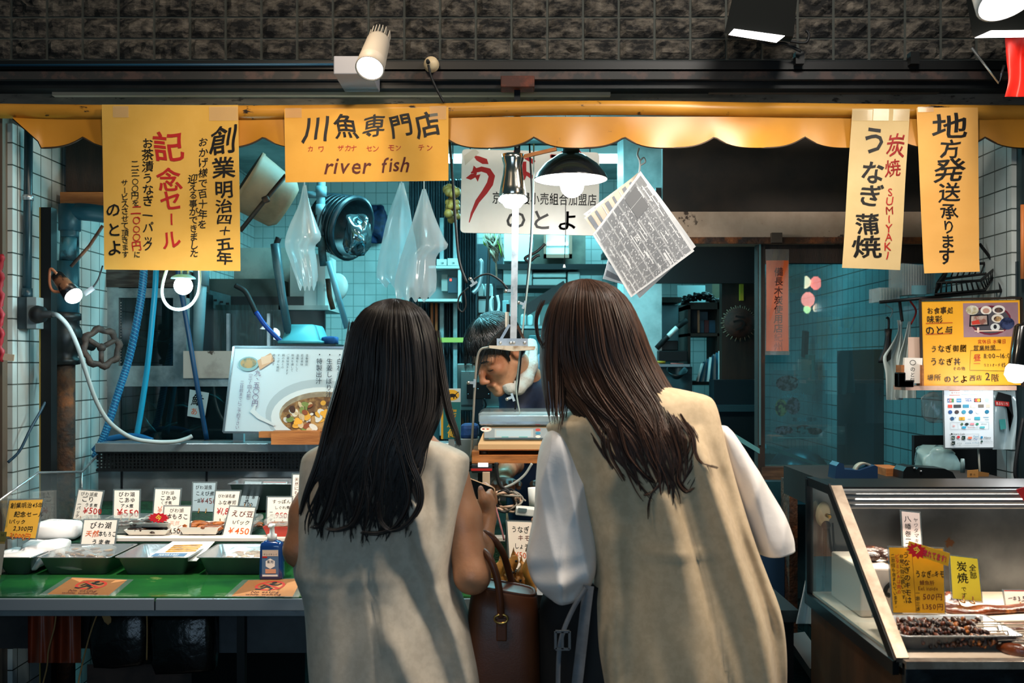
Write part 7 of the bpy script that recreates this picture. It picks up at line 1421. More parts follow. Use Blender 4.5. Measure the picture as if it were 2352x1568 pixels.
# ---------------------------------------------------------------- below the window, left of the case
t = thing('steel_locker','dim teal steel locker under the window sill','locker',P(1785,1420,3.3)); mb = MB(); bxp(mb,1752,1106,1812,1440,3.30,0.4,mat('teal_locker','1c4650',0.35,0.3,'16363e',5)); mb.build('body',t); mb = MB(); bxp(mb,1800,1108,1807,1430,3.27,0.03,K['galv']); mb.build('door_edge',t)
mb = MB(); bxp(mb,1813,1104,1832,1500,3.15,0.1,K['rust']); solo(mb,'rusty_upright','rusty upright between the locker and the glass case','post')
mb = MB(); bxp(mb,1735,1262,1802,1600,3.2,0.2,mat('dim_blue_tub','163450',0.5)); solo(mb,'blue_container','dim blue container behind the taller shopper','container')
mb = MB(); drape(mb,[(1190,1866),(1240,1862),(1330,1850),(1430,1828)],[(1190,1874),(1240,1872),(1330,1874),(1430,1888)],1185,1432,2.44,filmb,0.015,9); solo(mb,'plastic_bag','folded milky bag hanging at the end of the glass case','bag')
mb = MB(); mb.tube([P(1872,1440,2.42),P(1868,1560,2.42)],0.004,K['rust'],6); solo(mb,'hanging_chain','thin rusty chain hanging below the milky bag','chain')
mb = MB(); mb.bar(P(1828,1465,2.7),P(1884,1545,2.5),0.05,0.03,mat('grey_floor_plank','3a3f40',0.7)); solo(mb,'floor_plank','grey plank slanting on the floor beside the glass case','plank')
# floodlights over the right-hand side
t = thing('floodlight','black floodlight housing with a lit strip hanging from the beam','floodlight',P(1745,60,2.75)); Yu = 2.72
mb = MB(); mb.loft([[P(1690,-40,Yu),P(1835,-40,Yu),P(1835,-40,Yu+0.2),P(1690,-40,Yu+0.2)],[P(1664,76,Yu-0.01),P(1822,84,Yu-0.01),P(1815,96,Yu+0.16),P(1690,80,Yu+0.16)]],mat('floodlight_black','0c0e0d',0.8,0,spec=0.1),False); mb.build('housing',t)
mb = MB(); q = [P(1686,66,Yu-0.02),P(1803,82,Yu-0.02),P(1784,97,Yu-0.012),P(1674,79,Yu-0.012)]; mb.prism(q,(0,0.004,0),lampglass('flood_glass',(1.0,0.95,0.92),5)); mb.build('lit_glass',t)
mb = MB(); mb.tube(pts3([(1815,95),(1850,98),(1858,80),(1852,70)],2.9),0.004,K['rubber'],6); mb.tube(pts3([(1740,90),(1770,104),(1800,100),(1840,118)],2.92),0.005,K['rubber'],6); bxp(mb,1828,118,1848,146,2.94,0.03,K['black']); mb.build('bracket',t)
t = thing('floodlight','black floodlight with a wide white strip above the red cloth','floodlight',P(2300,70,2.6)); mb = MB(); mb.loft([[P(2210,-60,2.6),P(2480,-60,2.6),P(2480,-60,2.8),P(2210,-60,2.8)],[P(2234,84,2.6),P(2480,82,2.6),P(2480,60,2.8),P(2260,62,2.8)]],MATS['floodlight_black'],False); mb.build('housing',t)
mb = MB(); mb.prism([P(2276,70,2.595),P(2470,68,2.595),P(2470,83,2.585),P(2240,86,2.585)],(0,0.004,0),MATS['flood_glass']); mb.build('lit_glass',t); mb = MB(); mb.tube([P(2232,110,2.75),P(2294,190,2.75),P(2306,150,2.75)],0.004,K['galv'],6); mb.build('wire_bracket',t); mb = MB(); bxp(mb,2092,118,2112,146,2.94,0.03,K['black']); mb.build('clamp',t)
t = thing('round_downlight','round white ceiling lamp at the top corner above the floodlight','lamp',P(2330,0,1.9)); c = P(2318,-4,1.92); ax = Vector((0.18,-0.45,-1)).normalized(); mb = MB(); mb.lathe([(S(70,1.92),-0.03),(S(74,1.92),0),(S(68,1.92),0.002)],K['white'],c,ax,30); mb.build('lamp_rim',t); mb = MB(); mb.lathe([(S(68,1.92),0.002),(0,0.006)],MATS['flood_glass'],c,ax,30); mb.build('diffuser',t)
mb = MB(); drape(mb,[(88,2308),(140,2312),(185,2316),(222,2308)],[(88,2380),(222,2380)],80,222,2.62,mat('red_cloth','cf2418',0.5,0,'8f1710',6),0.02,9); solo(mb,'red_cloth','red cloth banner hanging under the floodlight at the frame edge','cloth')
for lx,ly,e_ in ((0.62,2.52,10),(1.30,2.40,6)): lamp('floodlight_beam','SPOT',(lx,ly,2.33),(lx-0.1,3.05,1.2),e_*2.0,(1.0,0.88,0.74),0.08,spot=120,blend=0.8)
# track spotlight on the left
Ys2 = 2.62; t = thing('track_spotlight','pale cylindrical track spotlight with heat fins, lit, above the river fish sign','spotlight',P(860,150,Ys2)); b = P(849,158,Ys2-0.06); a = P(870,92,Ys2+0.02); d = (b-a).normalized(); L = (b-a).length; sp = mat('spotlight_grey','9c9488',0.5)
mb = MB(); mb.lathe([(0,0),(S(24,Ys2),0),(S(27,Ys2),0.01),(S(31,Ys2),L*0.72),(S(31.5,Ys2),L*0.73),(S(31.5,Ys2),L*0.76),(S(31,Ys2),L*0.77),(S(33,Ys2),L),(S(31,Ys2),L),(S(29,Ys2),L-0.006)],sp,a,d,28); mb.build('housing',t)
mb = MB(); u = Vector((1,0,0)); u = (u-d*u.dot(d)).normalized(); v = d.cross(u)
for i in range(7): q = -1+i/3; w_ = S(24,Ys2)*math.sqrt(max(0.05,1-(q*0.92)**2)); c = a+u*q*S(22,Ys2)-d*S(13,Ys2); mb.box(c,(0.0022,w_*2,S(28,Ys2)),sp,Matrix((u,v,d)).transposed())
mb.build('heat_fins',t); mb = MB(); mb.lathe([(S(29.5,Ys2),L-0.004),(0,L-0.003)],lampglass('spot_lens',(1.0,0.93,0.86),9),a,d,28); mb.build('lens',t)
mb = MB(); bxp(mb,766,128,852,170,2.78,0.187,mat('spot_base_grey','8d8f98',0.5),0.003); mb.bar(P(850,150,2.78),P(862,130,Ys2+0.0),0.02,0.012,sp); mb.build('mount_base',t)
mb = MB(); mb.tube([P(-40,150,2.955),P(766,148,2.955)],S(3,2.95),mat('blue_conduit','1d4a66',0.4),8); solo(mb,'thin_conduit','thin blue conduit along the black beam left of the spotlight','conduit')
# ================================================================ centre: scale, cables, vendor
wd = K['wood']
t = thing('packing_bench','dark packing bench under the scale shelf between the two shoppers','bench',(0.2,2.9,0)); mb = MB(); mb.bx(0.0,0.72,2.50,3.2,0.80,0.83,mat('dark_bench_top','1f2629',0.4,0.2)); mb.build('bench_top',t)
for x_,y_ in ((0.03,2.53),(0.69,2.53),(0.03,3.17),(0.69,3.17)): mb = MB(); mb.bx(x_-0.02,x_+0.02,y_-0.02,y_+0.02,0,0.80,K['dark']); mb.build('leg',t)
Ysh = 2.86; zs0 = P(0,1046,Ysh).z
t = thing('scale_shelf','orange brown wooden shelf holding the weighing scale','shelf',P(1200,1062,Ysh)); mb = MB(); xl,xr_ = P(1084,0,Ysh).x,P(1420,0,Ysh).x; mb.bx(xl,xr_,Ysh,3.2,zs0-0.022,zs0,mat('orange_shelf_wood','c07a3e',0.5,0,'8a5226',7,0.4,0.6,stretch=(1,8,8))); mb.bx(xl,P(1100,0,Ysh).x,Ysh+0.0,3.2,zs0,zs0+0.012,MATS['orange_shelf_wood']); mb.build('shelf_board',t)
for x_ in (xl+0.02,xr_-0.02): mb = MB(); mb.bx(x_-0.012,x_+0.012,3.12,3.16,0.83,zs0-0.022,K['dark']); mb.build('support_leg',t)
Yc2 = 2.88; t = thing('weighing_scale','cream digital weighing scale with a steel pan on the wooden shelf','scale',P(1240,1044,Yc2)); cr = mat('scale_cream','d9b483',0.4); mb = MB(); X = lambda p: P(p,0,Yc2).x; Z = lambda p: P(0,p,Yc2).z
zb_ = zs0+0.012
mb.loft([[Vector((a,b,z)) for a,b in ((X(1098)+i,Yc2+i),(X(1400)-i,Yc2+i),(X(1400)-i,3.14-i),(X(1098)+i,3.14-i))] for z,i in ((zb_,0.006),(zb_+0.004,0),(Z(1020),0.0),(Z(1014),0.004),(Z(980),0.022),(Z(976),0.03))],cr,False); mb.build('scale_body',t)
for x_ in (1110,1385):
    for y_ in (2.9,3.11): mb = MB(); mb.lathe([(0,0),(0.012,0),(0.012,zb_-zs0),(0,zb_-zs0)],K['rubber'],(X(x_),y_,zs0),(0,0,1),12); mb.build('rubber_foot',t)
mb = MB(); a = [Vector((X(1112),Yc2-0.001+0.0065,Z(1009))),Vector((X(1385),Yc2+0.0055,Z(1009))),Vector((X(1385),Yc2+0.0195,Z(983))),Vector((X(1112),Yc2+0.0195,Z(983)))]
s = Sheet(a[3]+Vector((0,-0.003,0)),a[2]+Vector((0,-0.003,0)),a[1]+Vector((0,-0.004,0)),a[0]+Vector((0,-0.004,0)),273,34); s.paper(mb,mat('scale_panel','8f9da3',0.35),1,1,0.001); s.rect(mb,24,4,113,28,mat('scale_bezel','b8c4c6',0.3)); s.rect(mb,28,8,108,25,mat('scale_display','a9c3cc',0.25,emit=0.15)); s.rect(mb,0,29.5,273,34,mat('scale_strip','22404a',0.4)); s.h(mb,'Yamato',10,31.8,4.5,mat('scale_teal','3fb0b0',0.4),0.01,0); s.disc(mb,4,4,13,8,K['card']); s.disc(mb,-2,4,3,2,rd); s.disc(mb,8,4,3,2,og)
for i in range(3): s.disc(mb,124,6+i*10,6,4,(mat('scale_red','c8443a',0.4),mat('scale_blue','2a8ab0',0.4),K['card'])[i])
s.rect(mb,40,26,56,28,mat('scale_teal')); s.rect(mb,80,26,100,28,mat('scale_teal')); mb.build('display_panel',t)
mb = MB(); mb.loft([[Vector((a,b,z)) for a,b in ((X(1101)+i,Yc2+0.01+i),(X(1400)-i,Yc2+0.01+i),(X(1400)-i,3.13-i),(X(1101)+i,3.13-i))] for z,i in ((Z(977),0.004),(Z(974),0.0),(Z(956),0.0),(Z(954),0.003))],K['steel'],False); mb.build('weighing_pan',t)
mb = MB(); mb.loft([[Vector((a,b,z)) for a,b in ((X(1099)+i,Yc2+0.006+i),(X(1402)-i,Yc2+0.006+i),(X(1402)-i,3.135-i),(X(1099)+i,3.135-i))] for z,i in ((Z(968),0.0),(Z(950),0.0),(Z(946),0.01))],glass_mat('clear_scale_cover',(0.85,0.95,0.96),0.22,0.08),False); mb.build('clear_cover',t)
# courier sign
Yj = 3.05; t = thing('courier_sign','green upright courier sign 宅急便 with an oval black cat emblem','sign',P(1036,1008,Yj)); s = flat_sheet(1013,892,1058,1008,Yj); mb = MB(); s.paper(mb,mat('courier_white','b9c6c8',0.4),1,1,0.006); s.rect(mb,0,31,45,116,mat('courier_green','1d6668',0.4)); s.rect(mb,0,31,5,116,mat('courier_yellow','d9a52a',0.4)); s.disc(mb,24,15,18,12.5,mat('courier_yellow'),26)
s.disc(mb,26,16,8.5,4.2,k); s.poly(mb,[(10,8),(13,10),(17,10),(20,7),(20,14),(16,18),(11,14)],k); s.line(mb,[(33,14),(38,9),(41,8)],1.8,k)
for a_,b_ in (((20,18),(15,22)),((22,19),(20,23.5)),((30,19),(29,23.5)),((33,17),(37,22))): s.line(mb,[a_,b_],2.4,k)
for i,c in enumerate('宅急便'): s.ch(mb,c,25,57+i*23,23,mat('courier_letter','e0b23a',0.4),0.045,0,s.lay(),1,0,0.12)
mb.build('printed_board',t); mb = MB(); bxp(mb,1030,1008,1044,1060,Yj,0.02,K['grey']); mb.build('stand',t)
box1('denim_bundle','folded blue denim cloth beside the courier sign','cloth',1056,975,1098,1008,3.08,0.1,mat('blue_denim','1f4a86',0.8,0,'173a6a',40),0.012); box1('metal_box','pale metal box under the folded denim','box',1046,1008,1098,1060,3.06,0.12,mat('pale_metal_box','7f8a8c',0.4,0.4),0.002)
Yt3 = 3.86; t = thing('register_monitor','grey back of a register monitor on a black mount in front of the vendor','monitor',P(1095,1000,Yt3)); gm_ = mat('register_grey','7f8c8a',0.5,0,'6a7674',5); mb = MB(); bxp(mb,1050,835,1146,944,Yt3,0.03,gm_,0.004); bxp(mb,1059,852,1112,930,Yt3-0.012,0.012,mat('register_pale','97a4a2',0.5),0.002); mb.build('screen_back',t)
mb = MB(); bxp(mb,1072,877,1127,916,Yt3-0.024,0.012,K['black'],0.002); us = mb.build('mount_plate',t)
for x_,y_ in ((1075,881),(1122,881),(1075,905),(1122,905),(1098,893)): mb = MB(); mb.ball(P(x_,y_,Yt3-0.025),0.0025,K['steel'],8,5); mb.build('screw',us)
mb = MB(); bxp(mb,1090,912,1107,1000,Yt3-0.02,0.02,mat('stand_blue_grey','24404c',0.4)); bxp(mb,1058,934,1146,941,Yt3-0.01,0.02,mat('register_edge','8fb5b3',0.4)); mb.build('stand',t); mb = MB(); mb.tube(pts3([(1112,915),(1116,930),(1108,945),(1104,960)],Yt3-0.03),0.004,K['rubber'],6); mb.build('cable',t)
# what lies on the bench below the shelf
rr = random.Random(31); Yq4 = 2.78
for i,(c_,lb) in enumerate((('8f8a80','grey cable coiled in the heap under the scale shelf'),('14181a','black cable coiled in the heap under the scale shelf'),('c9a890','pinkish cable coiled in the heap under the scale shelf'))):
    mb = MB(); L = []
    for j in range(34): q = j*0.95+i; L.append(P(1165+math.cos(q)*rr.uniform(18,42),1150+math.sin(q)*rr.uniform(10,30),Yq4+rr.uniform(-0.03,0.05)))
    mb.tube(spline(L,4),0.0026+0.0005*i,mat('heap_cable_'+c_,c_,0.5),6); solo(mb,'coiled_cable',lb,'cable','cables under the scale shelf')
wire([(1222,1064),(1205,1090),(1180,1110),(1152,1122)],Yq4,0.0035,mat('pale_grey_cable','a9b0ac',0.5),'pale_wire','pale grey cable sweeping down from the scale shelf'); wire([(1140,1062),(1142,1090),(1150,1115),(1175,1135),(1190,1170)],Yq4,0.006,K['rubber'],'black_cable','thick black cables dropping from the scale shelf'); wire([(1134,1150),(1148,1200),(1158,1240)],2.72,0.003,mat('pink_strap','b8787a',0.5),'pink_strap','pink strap hanging from the cable heap')
t = thing('label_printer','small white device with a grey display under the scale shelf','device',P(1205,1182,2.72)); mb = MB(); mb.box(P(1206,1173,2.74),(S(44,2.72),0.05,S(18,2.72)),K['white'],(0,0.1,0),0.003); mb.build('body',t); mb = MB(); mb.box(P(1200,1171,2.712),(S(20,2.72),0.003,S(8,2.72)),mat('lcd_grey','5f7276',0.3),(0,0.1,0)); mb.build('display',t)
mb = MB(); mb.lathe([(0,0),(S(14,2.8),0),(S(18,2.8),S(52,2.8)),(S(16,2.8),S(52,2.8)),(0,0.004)],K['white'],P(1230,1172,2.8)); solo(mb,'white_cup','white cup beside the small device, half hidden by the shirt sleeve','cup')
t = thing('card_terminal','payment terminal with a red band glowing under the scale shelf','terminal',P(1105,1090,2.84)); mb = MB(); bxp(mb,1083,1066,1130,1086,2.84,0.05,mat('terminal_dark','20282c',0.4),0.003); mb.build('body',t); mb = MB(); bxp(mb,1098,1063,1121,1072,2.835,0.005,mat('terminal_screen','ffffff',0.3,emit=2.0)); mb.build('screen',t); mb = MB(); bxp(mb,1082,1076,1130,1081,2.836,0.005,K['red']); mb.build('red_band',t)
box1('wooden_rack_side','pale slanted board beside the payment terminal','board',1108,1084,1125,1118,2.83,0.02,mat('pale_slat','c9b095',0.6),0.001)
pcard('white card うなぎのキモ しょうが beside the white shirt sleeve',(1165,1197),(1246,1200),(1240,1312),(1172,1305),2.66,wc,[('h','うなぎの',8,18,17,k,.016,.85),('h','キモ',22,37,16,br_,.004),('h','しょうが煮',14,56,15,k,.014,.8),('h','¥500',12,76,20,og,.004)],0.03)
# grilled sweetfish standing in a tray
fsh = mat('golden_grilled_fish','b07a34',0.4,0,'4f3216',16,0.42,0.62,0.3,40,col3='d9a85a',ns3=11,lo3=0.6,hi3=0.7)
tray('steel tray of grilled sweetfish standing upright beside the handbag',P(1125,0,2.55).x,P(1290,0,2.55).x,2.49,2.62,0.835,0.87,0.01,K['steel'],'fish_tray',None or 'grilled fish tray')
for i,(x_,y_,lean_,lb) in enumerate(((1150,1278,-6,'grilled sweetfish leaning at the handle end of the tray'),(1166,1300,4,'grilled sweetfish between the two bag handles'),(1178,1270,-10,'grilled sweetfish whose head rises in front of the white card'),(1196,1288,3,'grilled sweetfish in the middle of the tray, mouth open'),(1210,1262,6,'tallest grilled sweetfish touching the shirt sleeve'),(1218,1305,2,'short grilled sweetfish at the sleeve end of the tray'),(1186,1322,-3,'grilled sweetfish low in front by the bag rim'))):
    y0 = 2.52+0.018*(i % 4); a = P(x_,y_,y0); b = P(x_+lean_*2,1385,y0); b.z = 0.845; mb = MB(); n = 14; L = [a.lerp(b,j/(n-1))+Vector((0.006*math.sin(j*0.9),0,0)) for j in range(n)]
    mb.tube(L,[0.004,0.010,0.014,0.0165,0.0175,0.018,0.018,0.0175,0.016,0.014,0.011,0.008,0.006,0.004],fsh,10,flat=0.62)
    mb.prism([a+Vector((-0.004,-0.004,-0.004)),a+Vector((0.002,-0.004,0.016)),a+Vector((0.006,-0.004,-0.004))],(0,0.006,0),fsh); mb.ball(L[2]+Vector((0.006,-0.012,0)),0.0035,K['ink'],8,6)
    mid = L[6]; mb.prism([mid+Vector((0.014,0,0.012)),mid+Vector((0.028,0,0.0)),mid+Vector((0.014,0,-0.014))],(0,0.002,0),fsh); solo(mb,'grilled_fish',lb,'fish','grilled sweetfish in the tray')

# ---------------------------------------------------------------- people
skin = mat('skin','b9825e',0.45,0,'a8704e',7,0.4,0.65,0.08,120,sub=0.12); skin2 = mat('vendor_skin','cf9a76',0.42,0,'a5694a',9,0.4,0.65,0.08,120,sub=0.12)
def ring_at(cl,cr,Yc,d,n,fold,ex=2.4):
    """closed ring between two photo points (left, right), half depth d; fold(px, py) pushes the surface towards the street"""
    out = []
    for i in range(n):
        q = 2*PI*i/n; c,s_ = math.cos(q),math.sin(q); e = 2/ex
        u = 0.5+0.5*math.copysign(abs(c)**e,c); px,py = lerp(cl[0],cr[0],u),lerp(cl[1],cr[1],u)
        y = Yc-math.copysign(abs(s_)**e,s_)*d
        if s_ > 0: y -= fold(px,py)*min(1,s_*2.5)
        p = P(px,py,Yc); p.y = y; out.append(p)
    return out
def garment(mb,rows,m,n=190,sub=7,fold=lambda x,y: 0,ex=2.4,caps=True):
    """rows: (xl, yl, xr, yr, Y, halfdepth)"""
    cols = list(zip(*rows)); N_ = len(rows); T = list(range(N_)); rings = []
    for i in range((N_-1)*sub+1):
        tq = i/sub; v = [sinterp(tq,list(zip(T,c))) for c in cols]; rings.append(ring_at((v[0],v[1]),(v[2],v[3]),v[4],v[5],n,fold,ex))
    mb.loft(rings,m,True,caps)
def ridges(L):
    def f(x,y):
        t_ = 0.0
        for pts,wd_,am in L:
            y0,y1 = pts[0][1],pts[-1][1]
            if y < y0-40 or y > y1+40: continue
            g = min(1,max(0,(y-y0+40)/80))*min(1,max(0,(y1+40-y)/80)); xr = interp(y,[(p[1],p[0]) for p in pts])
            ww = wd_ if not hasattr(wd_,'__len__') else (wd_[0] if x < xr else wd_[1])
            t_ += am*g*math.exp(-((x-xr)/ww)**2)
        return t_
    return f
def locks(mb,m,L,R,Yt,Dt,y0,yend,seed,nclump=80,per=9,s0=-1,s1=1,rad=0.0013,wave=7.0,wl=46.0,wstart=980,jy=22,layer=(0.9,1.06),seg=26,spread=0.05):
    """tapering hair strands in clumps: they follow the outline tables row by row and close towards the tip"""
    r = random.Random(seed)
    for c in range(nclump):
        sc_ = lerp(s0,s1,(c+r.random())/nclump); ph = r.uniform(0,2*PI); la = r.uniform(*layer); ye = yend(sc_)+r.uniform(-jy,jy); wv = wave*r.uniform(0.4,1.3); wlen = wl*r.uniform(0.8,1.3)
        for j in range(per):
            ds = r.gauss(0,spread); dl = r.gauss(0,0.025); ya = y0+r.uniform(0,10); ye2 = ye+r.uniform(-14,10); pts = []; rr_ = []
            for k_ in range(seg):
                tq = k_/(seg-1); y = lerp(ya,ye2,tq); s_ = max(-1,min(1,sc_+ds*(1-0.9*tq**1.2))); l_,r__ = sinterp(y,L),sinterp(y,R); x = lerp(l_,r__,0.5+0.5*s_)
                g = max(0,min(1,(y-wstart)/140)); x += wv*g*math.sin(y/wlen+ph)+2*math.sin(y/19+ph*3+j)*0.25
                Yc_ = sinterp(y,Yt); D = sinterp(y,Dt); p = P(x,y,Yc_); p.y = Yc_-D*(la+dl)*math.sqrt(max(0.0,1-(s_*0.97)**2))-0.002
                pts.append(p); rr_.append(rad*(0.55+0.45*min(1,tq*6))*(1-0.75*max(0,tq-0.55)/0.45))
            mb.tube(pts,rr_,m,4,cap=False)
def lockpath(mb,m,L,Y,n,sp,rad,seed,seg=8):
    r = random.Random(seed); Y = Y if hasattr(Y,'__len__') else [Y]*len(L)
    for j in range(n):
        ox,oy,od = r.gauss(0,sp),r.gauss(0,sp*0.4),r.gauss(0,0.006); c = [P(x+ox*(1-0.6*i/len(L)),y+oy,yy+od) for i,((x,y),yy) in enumerate(zip(L,Y))]; pts = spline(c,seg); k_ = len(pts)
        mb.tube(pts,[rad*(0.4+0.6*min(1,5*i/k_))*(1-0.8*max(0,i/k_-0.6)/0.4) for i in range(k_)],m,4,cap=False)
def foot(b,a): b.chain([a,a+Vector((0,0.06,-0.05)),a+Vector((0,0.16,-0.065))],[0.035,0.034,0.025],0.02)

# ---- shopper with black hair
A = thing('person','woman with long black hair in a pale sleeveless dress, holding a phone','person',(P(895,0,2.15).x,2.15,0.0),'shoppers')
b = SDF(); Pa = lambda x,y,Y=2.15: P(x,y,Y)
b.egg(Pa(905,804,2.16),(0.072,0.090,0.098)); b.egg(Pa(905,830,2.20),(0.055,0.06,0.08)); b.limb(Pa(903,850,2.16),Pa(892,985,2.15),0.05,0.054,0.03)
for q in (-1,1): b.egg(Pa(905+q*82,800,2.165),(0.008,0.018,0.03),0.01)
b.limb(Pa(752,1078),Pa(1020,1080),0.04,0.04,0.04); b.egg(Pa(890,1150,2.16),(0.145,0.085,0.19),0.05); b.egg(Pa(890,1440,2.16),(0.155,0.10,0.17),0.06)
b.chain([Pa(1036,1096,2.16),Pa(1062,1190,2.14),Pa(1083,1322,2.10)],[0.040,0.0395,0.0365],0.02); b.chain([Pa(1086,1322,2.10),Pa(1102,1258,2.18),Pa(1117,1192,2.25)],[0.0365,0.030,0.0215],0.015)
b.limb(Pa(1117,1192,2.25),Pa(1118,1158,2.265),0.021,0.020,0.012); b.egg(Pa(1117,1160,2.265),(0.018,0.026,0.032),0.012)
b.chain([Pa(1117,1176,2.25),Pa(1111,1150,2.236),Pa(1104,1124,2.250)],[0.013,0.0112,0.0085],0.008)
for i in range(4): z_ = 1150-i*9; b.chain([Pa(1124,z_+10,2.285),Pa(1135-i*2,z_+2,2.315),Pa(1124-i*3,z_-8,2.345),Pa(1108-i*4,z_-10,2.350)],[0.0092,0.0088,0.0082,0.007],0.004)
b.chain([Pa(744,1100,2.16),Pa(710,1180,2.14),Pa(692,1262,2.12)],[0.040,0.039,0.036],0.02); b.chain([Pa(692,1262,2.12),Pa(708,1240,2.25),Pa(728,1222,2.36)],[0.036,0.030,0.022],0.015)
pl_ = Pa(735,1215,2.40); b.egg(pl_,(0.018,0.032,0.034),0.01)
for i in range(4): b.chain([pl_+Vector((0.006,0.02,0.018-i*0.013)),pl_+Vector((0.012,0.05,0.014-i*0.014)),pl_+Vector((0.03,0.062,0.006-i*0.014))],[0.0088,0.0082,0.007],0.004)
b.chain([pl_+Vector((0.012,-0.005,0.02)),pl_+Vector((0.03,0.015,0.03)),pl_+Vector((0.038,0.035,0.026))],[0.011,0.0095,0.008],0.005)
for q in (-0.075,0.075): c = A.location+Vector((q,0.01,0)); b.chain([c+Vector((0,0,0.82)),c+Vector((0,0,0.46)),c+Vector((0,-0.01,0.09))],[0.08,0.052,0.036],0.03); foot(b,c+Vector((0,-0.01,0.09)))
V,Q = b.mesh(0.0052); mb = MB(); np_mesh(mb,V,Q,skin); mb.build('body',A,'bare warm skinned arms, neck and head')
mb = MB(); nl = Pa(1104,1122,2.243); mb.ball(nl,(0.006,0.003,0.007),mat('fingernail','d9a794',0.25),10,6); mb.build('thumbnail',A)
lin1 = mat('pale_linen','c6baa8',0.85,0,'bcb09e',60,0.4,0.6,0.05,600,sheen=0.1,detail=2)
fo = ridges([([(845,1190),(872,1340),(888,1480),(897,1620)],6,-0.007),([(960,1130),(985,1240),(1025,1360),(1062,1440),(1095,1560),(1110,1750)],(26,34),0.028),([(915,1180),(955,1300),(1000,1420),(1040,1568)],34,-0.016),([(1040,1090),(1035,1180),(1020,1280)],22,0.016),([(1003,1080),(1005,1160),(995,1250)],20,-0.012),
    ([(900,1400),(940,1480),(985,1568),(1010,1750)],26,0.014),([(760,1200),(765,1350),(770,1568),(775,1800)],40,0.010),([(820,1230),(825,1400),(830,1600)],36,-0.007),([(715,1100),(712,1250),(722,1380)],18,0.010)])
fo2 = lambda x,y: fo(x,y)+0.004*math.exp(-((y-1308)/14.0)**2)*(1 if 690 < x < 960 else 0)*math.sin((x-690)/270*PI if 690 < x < 960 else 0)+0.0016*math.sin(x/13.0+y/31.0)
rowsA = [(868,968,928,972,2.15,0.045),(840,985,950,990,2.15,0.06),(790,1003,990,1008,2.15,0.07),(735,1022,1038,1026,2.15,0.08),(702,1042,1072,1044,2.15,0.088),(692,1068,1078,1066,2.15,0.094),(689,1120,1071,1120,2.15,0.102),(686,1180,1062,1180,2.15,0.106),(680,1250,1049,1250,2.15,0.108),(677,1305,1042,1305,2.15,0.112),
    (688,1340,1052,1340,2.15,0.116),(700,1375,1064,1375,2.15,0.12),(707,1440,1086,1440,2.15,0.13),(711,1510,1104,1510,2.15,0.138),(716,1575,1114,1575,2.15,0.145),(722,1700,1135,1700,2.15,0.155),(728,1850,1155,1850,2.15,0.16),(732,1980,1165,1980,2.15,0.165)]
mb = MB(); garment(mb,rowsA,lin1,190,7,fo2); dr = mb.build('sleeveless_dress',A,'pale beige sleeveless dress with a centre back seam')
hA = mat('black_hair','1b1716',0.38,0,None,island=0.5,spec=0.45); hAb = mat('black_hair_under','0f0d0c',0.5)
LA = [(686,898),(692,872),(702,852),(720,832),(760,808),(800,796),(860,785),(900,776),(950,762),(1000,750),(1050,738),(1100,727),(1150,718),(1190,714),(1230,716)]
RA = [(686,912),(692,940),(702,960),(720,980),(760,1000),(800,1012),(860,1020),(900,1022),(950,1016),(1000,992),(1050,972),(1100,962),(1150,960),(1190,952),(1230,940)]
YA_ = [(686,2.13),(700,2.14),(760,2.155),(860,2.155),(930,2.13),(990,2.085),(1040,2.065),(1100,2.06),(1230,2.055)]; DA = [(686,0.02),(700,0.065),(730,0.095),(780,0.115),(860,0.118),(930,0.10),(990,0.062),(1040,0.046),(1100,0.042),(1230,0.036)]
hr = MB()
rings = []
for i in range(46):
    y = lerp(689,1075,(i/45)**1.15); l_,r__ = sinterp(y,LA)+5,sinterp(y,RA)-5; Yc_,D = sinterp(y,YA_),sinterp(y,DA)*0.90; rg = []
    for j in range(40): q = 2*PI*j/40; x = lerp(l_,r__,0.5+0.5*math.cos(q)); p = P(x,y,Yc_); p.y = Yc_-D*math.sin(q)*(1 if math.sin(q) > 0 else (0.85 if y < 930 else 0.25)); rg.append(p)
    rings.append(rg)
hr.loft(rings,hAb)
locks(hr,hA,LA,RA,YA_,DA,687,lambda s_: 1206+10*math.sin(s_*5),11,66,15,wave=15,wl=34,wstart=960,spread=0.075,jy=26)
lockpath(hr,hA,[(812,740),(790,850),(758,960),(732,1060),(706,1130),(690,1182)],[2.12,2.10,2.06,2.045,2.04,2.04],34,5,0.0014,3); lockpath(hr,hA,[(1000,760),(1015,860),(1030,940),(1046,990),(1054,1022)],[2.12,2.10,2.07,2.05,2.045],34,5,0.0014,4)
lockpath(hr,hA,[(920,960),(940,1050),(962,1110),(964,1160),(936,1202),(900,1218),(874,1196),(868,1150)],[2.03,2.025,2.022,2.02,2.02,2.02,2.02,2.02],26,3.5,0.0013,5); lockpath(hr,hA,[(905,990),(928,1080),(938,1150),(912,1205),(868,1224),(830,1222)],[2.028,2.022,2.02,2.018,2.018,2.018],24,4,0.0013,6)
lockpath(hr,hA,[(800,1000),(775,1090),(752,1170),(735,1205),(716,1210)],2.022,26,5,0.0013,8); lockpath(hr,hA,[(850,1050),(835,1140),(812,1200),(775,1218),(752,1214)],2.02,26,5,0.0013,9)
hr.build('hair',A,'long straight black hair with wavy ends')
